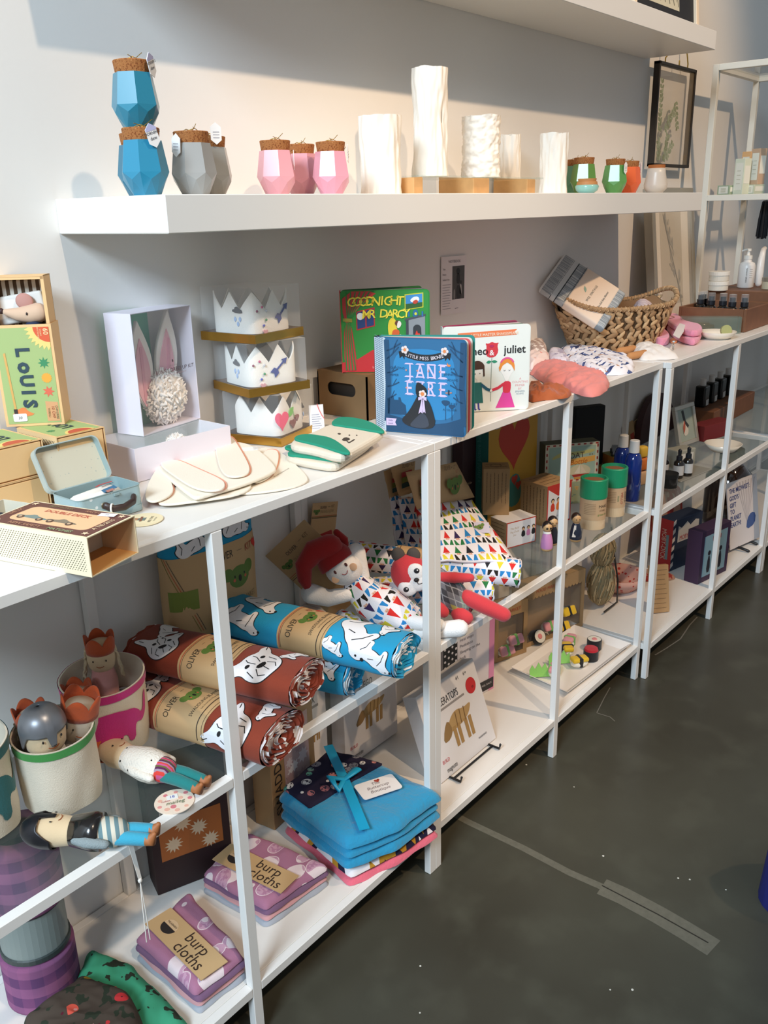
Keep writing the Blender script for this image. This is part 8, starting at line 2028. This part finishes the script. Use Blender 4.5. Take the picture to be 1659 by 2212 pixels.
t = thing('easel', 'small black easel holding the printed sheet', 'stand', (0, 0, 0))
for x in (1.91, 2.00): part('easel_leg', t, g_limb([(x, -.375, Z0 + .006), (x, -.345, Z0 + .012), (x + .01, -.30, Z0 + .005)], .0055, 8), bw_, smooth=True)
t = thing('glass_jug', 'dark amber glass jug with a black stopper behind the print', 'jug', (2.20, -.190, Z0)); part('jug_body', t, g_lathe([(0, 0), (.085, 0), (.09, .01), (.09, .19), (.05, .235), (.035, .25), (0, .25)], 36), M('amber_glass', '#2a1608', .08, coat=.8), smooth=True); part('stopper', t, g_lathe([(0, .25), (.045, .25), (.045, .30), (0, .30)], 24), K('#17130f', .8))
tq = Pattern('red_leaf_print', '#b08a78', .9); tq.lay(tq.noise(28, 2) > .52, '#9a3a34'); rl = tq.done()
tag(part('tissue_bag', None, crumple([(1.66, -.06), (1.70, -.15), (1.90, -.15), (1.92, -.05)], Z0, .215, 8, .012, 20, p=8.0), rl, smooth=True), 'red leaf printed bag standing behind the puzzle boxes', 'bag')
tag(part('folded_cloth', None, crumple([(1.40, -.13), (1.52, -.285), (1.555, -.200), (1.50, -.11)], Z0, .012, 4, .003, 30, p=10.0), rl, smooth=True), 'flat red patterned cloth triangle before the puzzle boxes', 'cloth')
# third unit, glass shelf
Z1 = ZM + .0004
t = thing('purse', 'dark maroon half round purse leaning at the wall', 'purse', (1.80, -.035, Z1), 0, rx=R(-4)); part('purse_body', t, g_prism(arc(0, .0, .155, 0, 180, 24) , .022), M('maroon_leather', '#3a1c1e', .5), frame((0, .01, .001), (1, 0, 0), (0, 0, 1)))
t = thing('framed_print', 'little silver frame with a bird picture on the glass shelf', 'picture', (1.68, -.170, Z1 + .002), R(-8), rx=R(-14)); m = MB()
for x, z, a, b in ((0, 0, .13, .014), (0, .126, .13, .014), (0, .014, .014, .112), (.116, .014, .014, .112)): m.add(g_box(a, .014, b, .001), M('pale_silver', '#c6c4ba', .35, .4), Tm(x + a / 2, 0, z))
m.build('frame', t); m = MB(); m.add(g_box(.104, .004, .114), K('#a9b8b0', .6), Tm(.065, .002, .013)); F = frame((0, -.001, 0), (1, 0, 0), (0, 0, 1)); shape(m, F, smooth([(.04, .03), (.08, .035), (.075, .08), (.05, .09)], 2), '#e2ddd2'); shape(m, F, stroke([(.055, .12), (.062, .08), (.08, .06)], .012), '#33373a', .0004); shape(m, F, leaf(.045, .04, .06, .085, .007), '#b8604a', .0006); m.build('picture_sheet', t)
for x, y, lb in ((1.325, -.262, 'dark dropper bottle at the back of the three'), (1.335, -.305, 'dark dropper bottle at the front left of the three'), (1.375, -.318, 'dark dropper bottle at the front right of the three')):
    t = thing('dropper_bottle', lb, 'bottle', (x, y, Z1 + .004), 0, 'dropper bottles on the glass shelf'); part('bottle_body', t, g_lathe([(0, 0), (.0145, 0), (.0155, .002), (.0155, .048), (.007, .058), (0, .058)], 18), amber, smooth=True); part('dropper', t, g_lathe([(0, .056), (.009, .056), (.009, .068), (.005, .070), (.006, .086), (0, .092)], 16), blackp); part('label_sheet', t, g_lathe([(.0158, .010), (.0158, .040)], 18), K('#c9c6c2', .6), smooth=True)
tag(part('slate_tray', None, g_box(.19, .075, .0035, .001), M('grey_tray', '#8d8a80', .5), Tm(1.40, -.305, Z1, R(-8))), 'flat grey tray under the dropper bottles', 'tray')
t = thing('black_jar', 'low black lidded jar by the double post', 'jar', (1.245, -.312, Z1)); part('jar_body', t, g_lathe([(0, 0), (.026, 0), (.026, .03), (0, .03)], 28), K('#1c1a18', .2)); part('lid', t, g_lathe([(0, .03), (.0275, .03), (.0275, .042), (0, .042)], 28), K('#141312', .4))
t = thing('soap_tub', 'clear grey tub with a white label on the glass shelf', 'tub', (1.475, -.255, Z1), R(-20)); part('tub', t, g_box(.085, .05, .06, .004, 2), M('tub_grey', '#a5a496', .4)); part('label_sheet', t, g_box(.06, .0006, .035), K('#dedbd2', .6), Tm(0, -.0254, .012))
t = thing('dish', 'white bowl of small dark pieces on the glass shelf', 'dish', (1.74, -.300, Z1)); part('bowl', t, g_lathe([(0, 0), (.04, 0), (.062, .025), (.059, .025), (.038, .005), (0, .005)], 32), M('cream_glaze', '#efe6d6', .25), smooth=True)
t = thing('red_box', 'long dark red box on the glass shelf behind the white bowl', 'box', (1.90, -.200, Z1), R(-14)); part('carton', t, g_box(.17, .06, .055, .001), M('red_card', '#7a1f22', .5))
t = thing('display_crate', 'brown wooden riser carrying black bottles at the wall', 'crate', (2.22, -.110, Z1)); part('riser', t, g_box(.46, .13, .070, .002), walnut)
for k in range(4):
    t = thing('tonic_bottle', ('black square bottle with white cap, leftmost on the wooden riser', 'black square bottle with white cap, second from the left on the riser', 'black square bottle with white cap, third from the left on the riser', 'black square bottle with white cap, rightmost on the wooden riser')[k], 'bottle', (2.06 + k * .09, -.100, Z1 + .0702), 0, 'black bottles on the wooden riser'); part('bottle_body', t, g_box(.05, .04, .080, .006, 2), K('#101312', .25)); part('white_cap', t, g_lathe([(0, .080), (.011, .080), (.011, .105), (0, .105)], 16), M('cap_white', '#e4e2de', .4)); part('label_sheet', t, g_box(.026, .0006, .022), K('#c9c9c4', .6), Tm(.004, -.0205, .006))
# blue cloth at the right edge of the floor
tag(part('blue_bag', None, crumple([(.30, -.93), (.38, -.90), (.48, -.94), (.48, -1.08), (.28, -1.06)], .0004, .26, 5, .02, 12, p=5.0), M('royal_cloth', '#1b1f6e', .8), smooth=True), 'royal blue cloth bag on the floor at the right edge', 'bag')
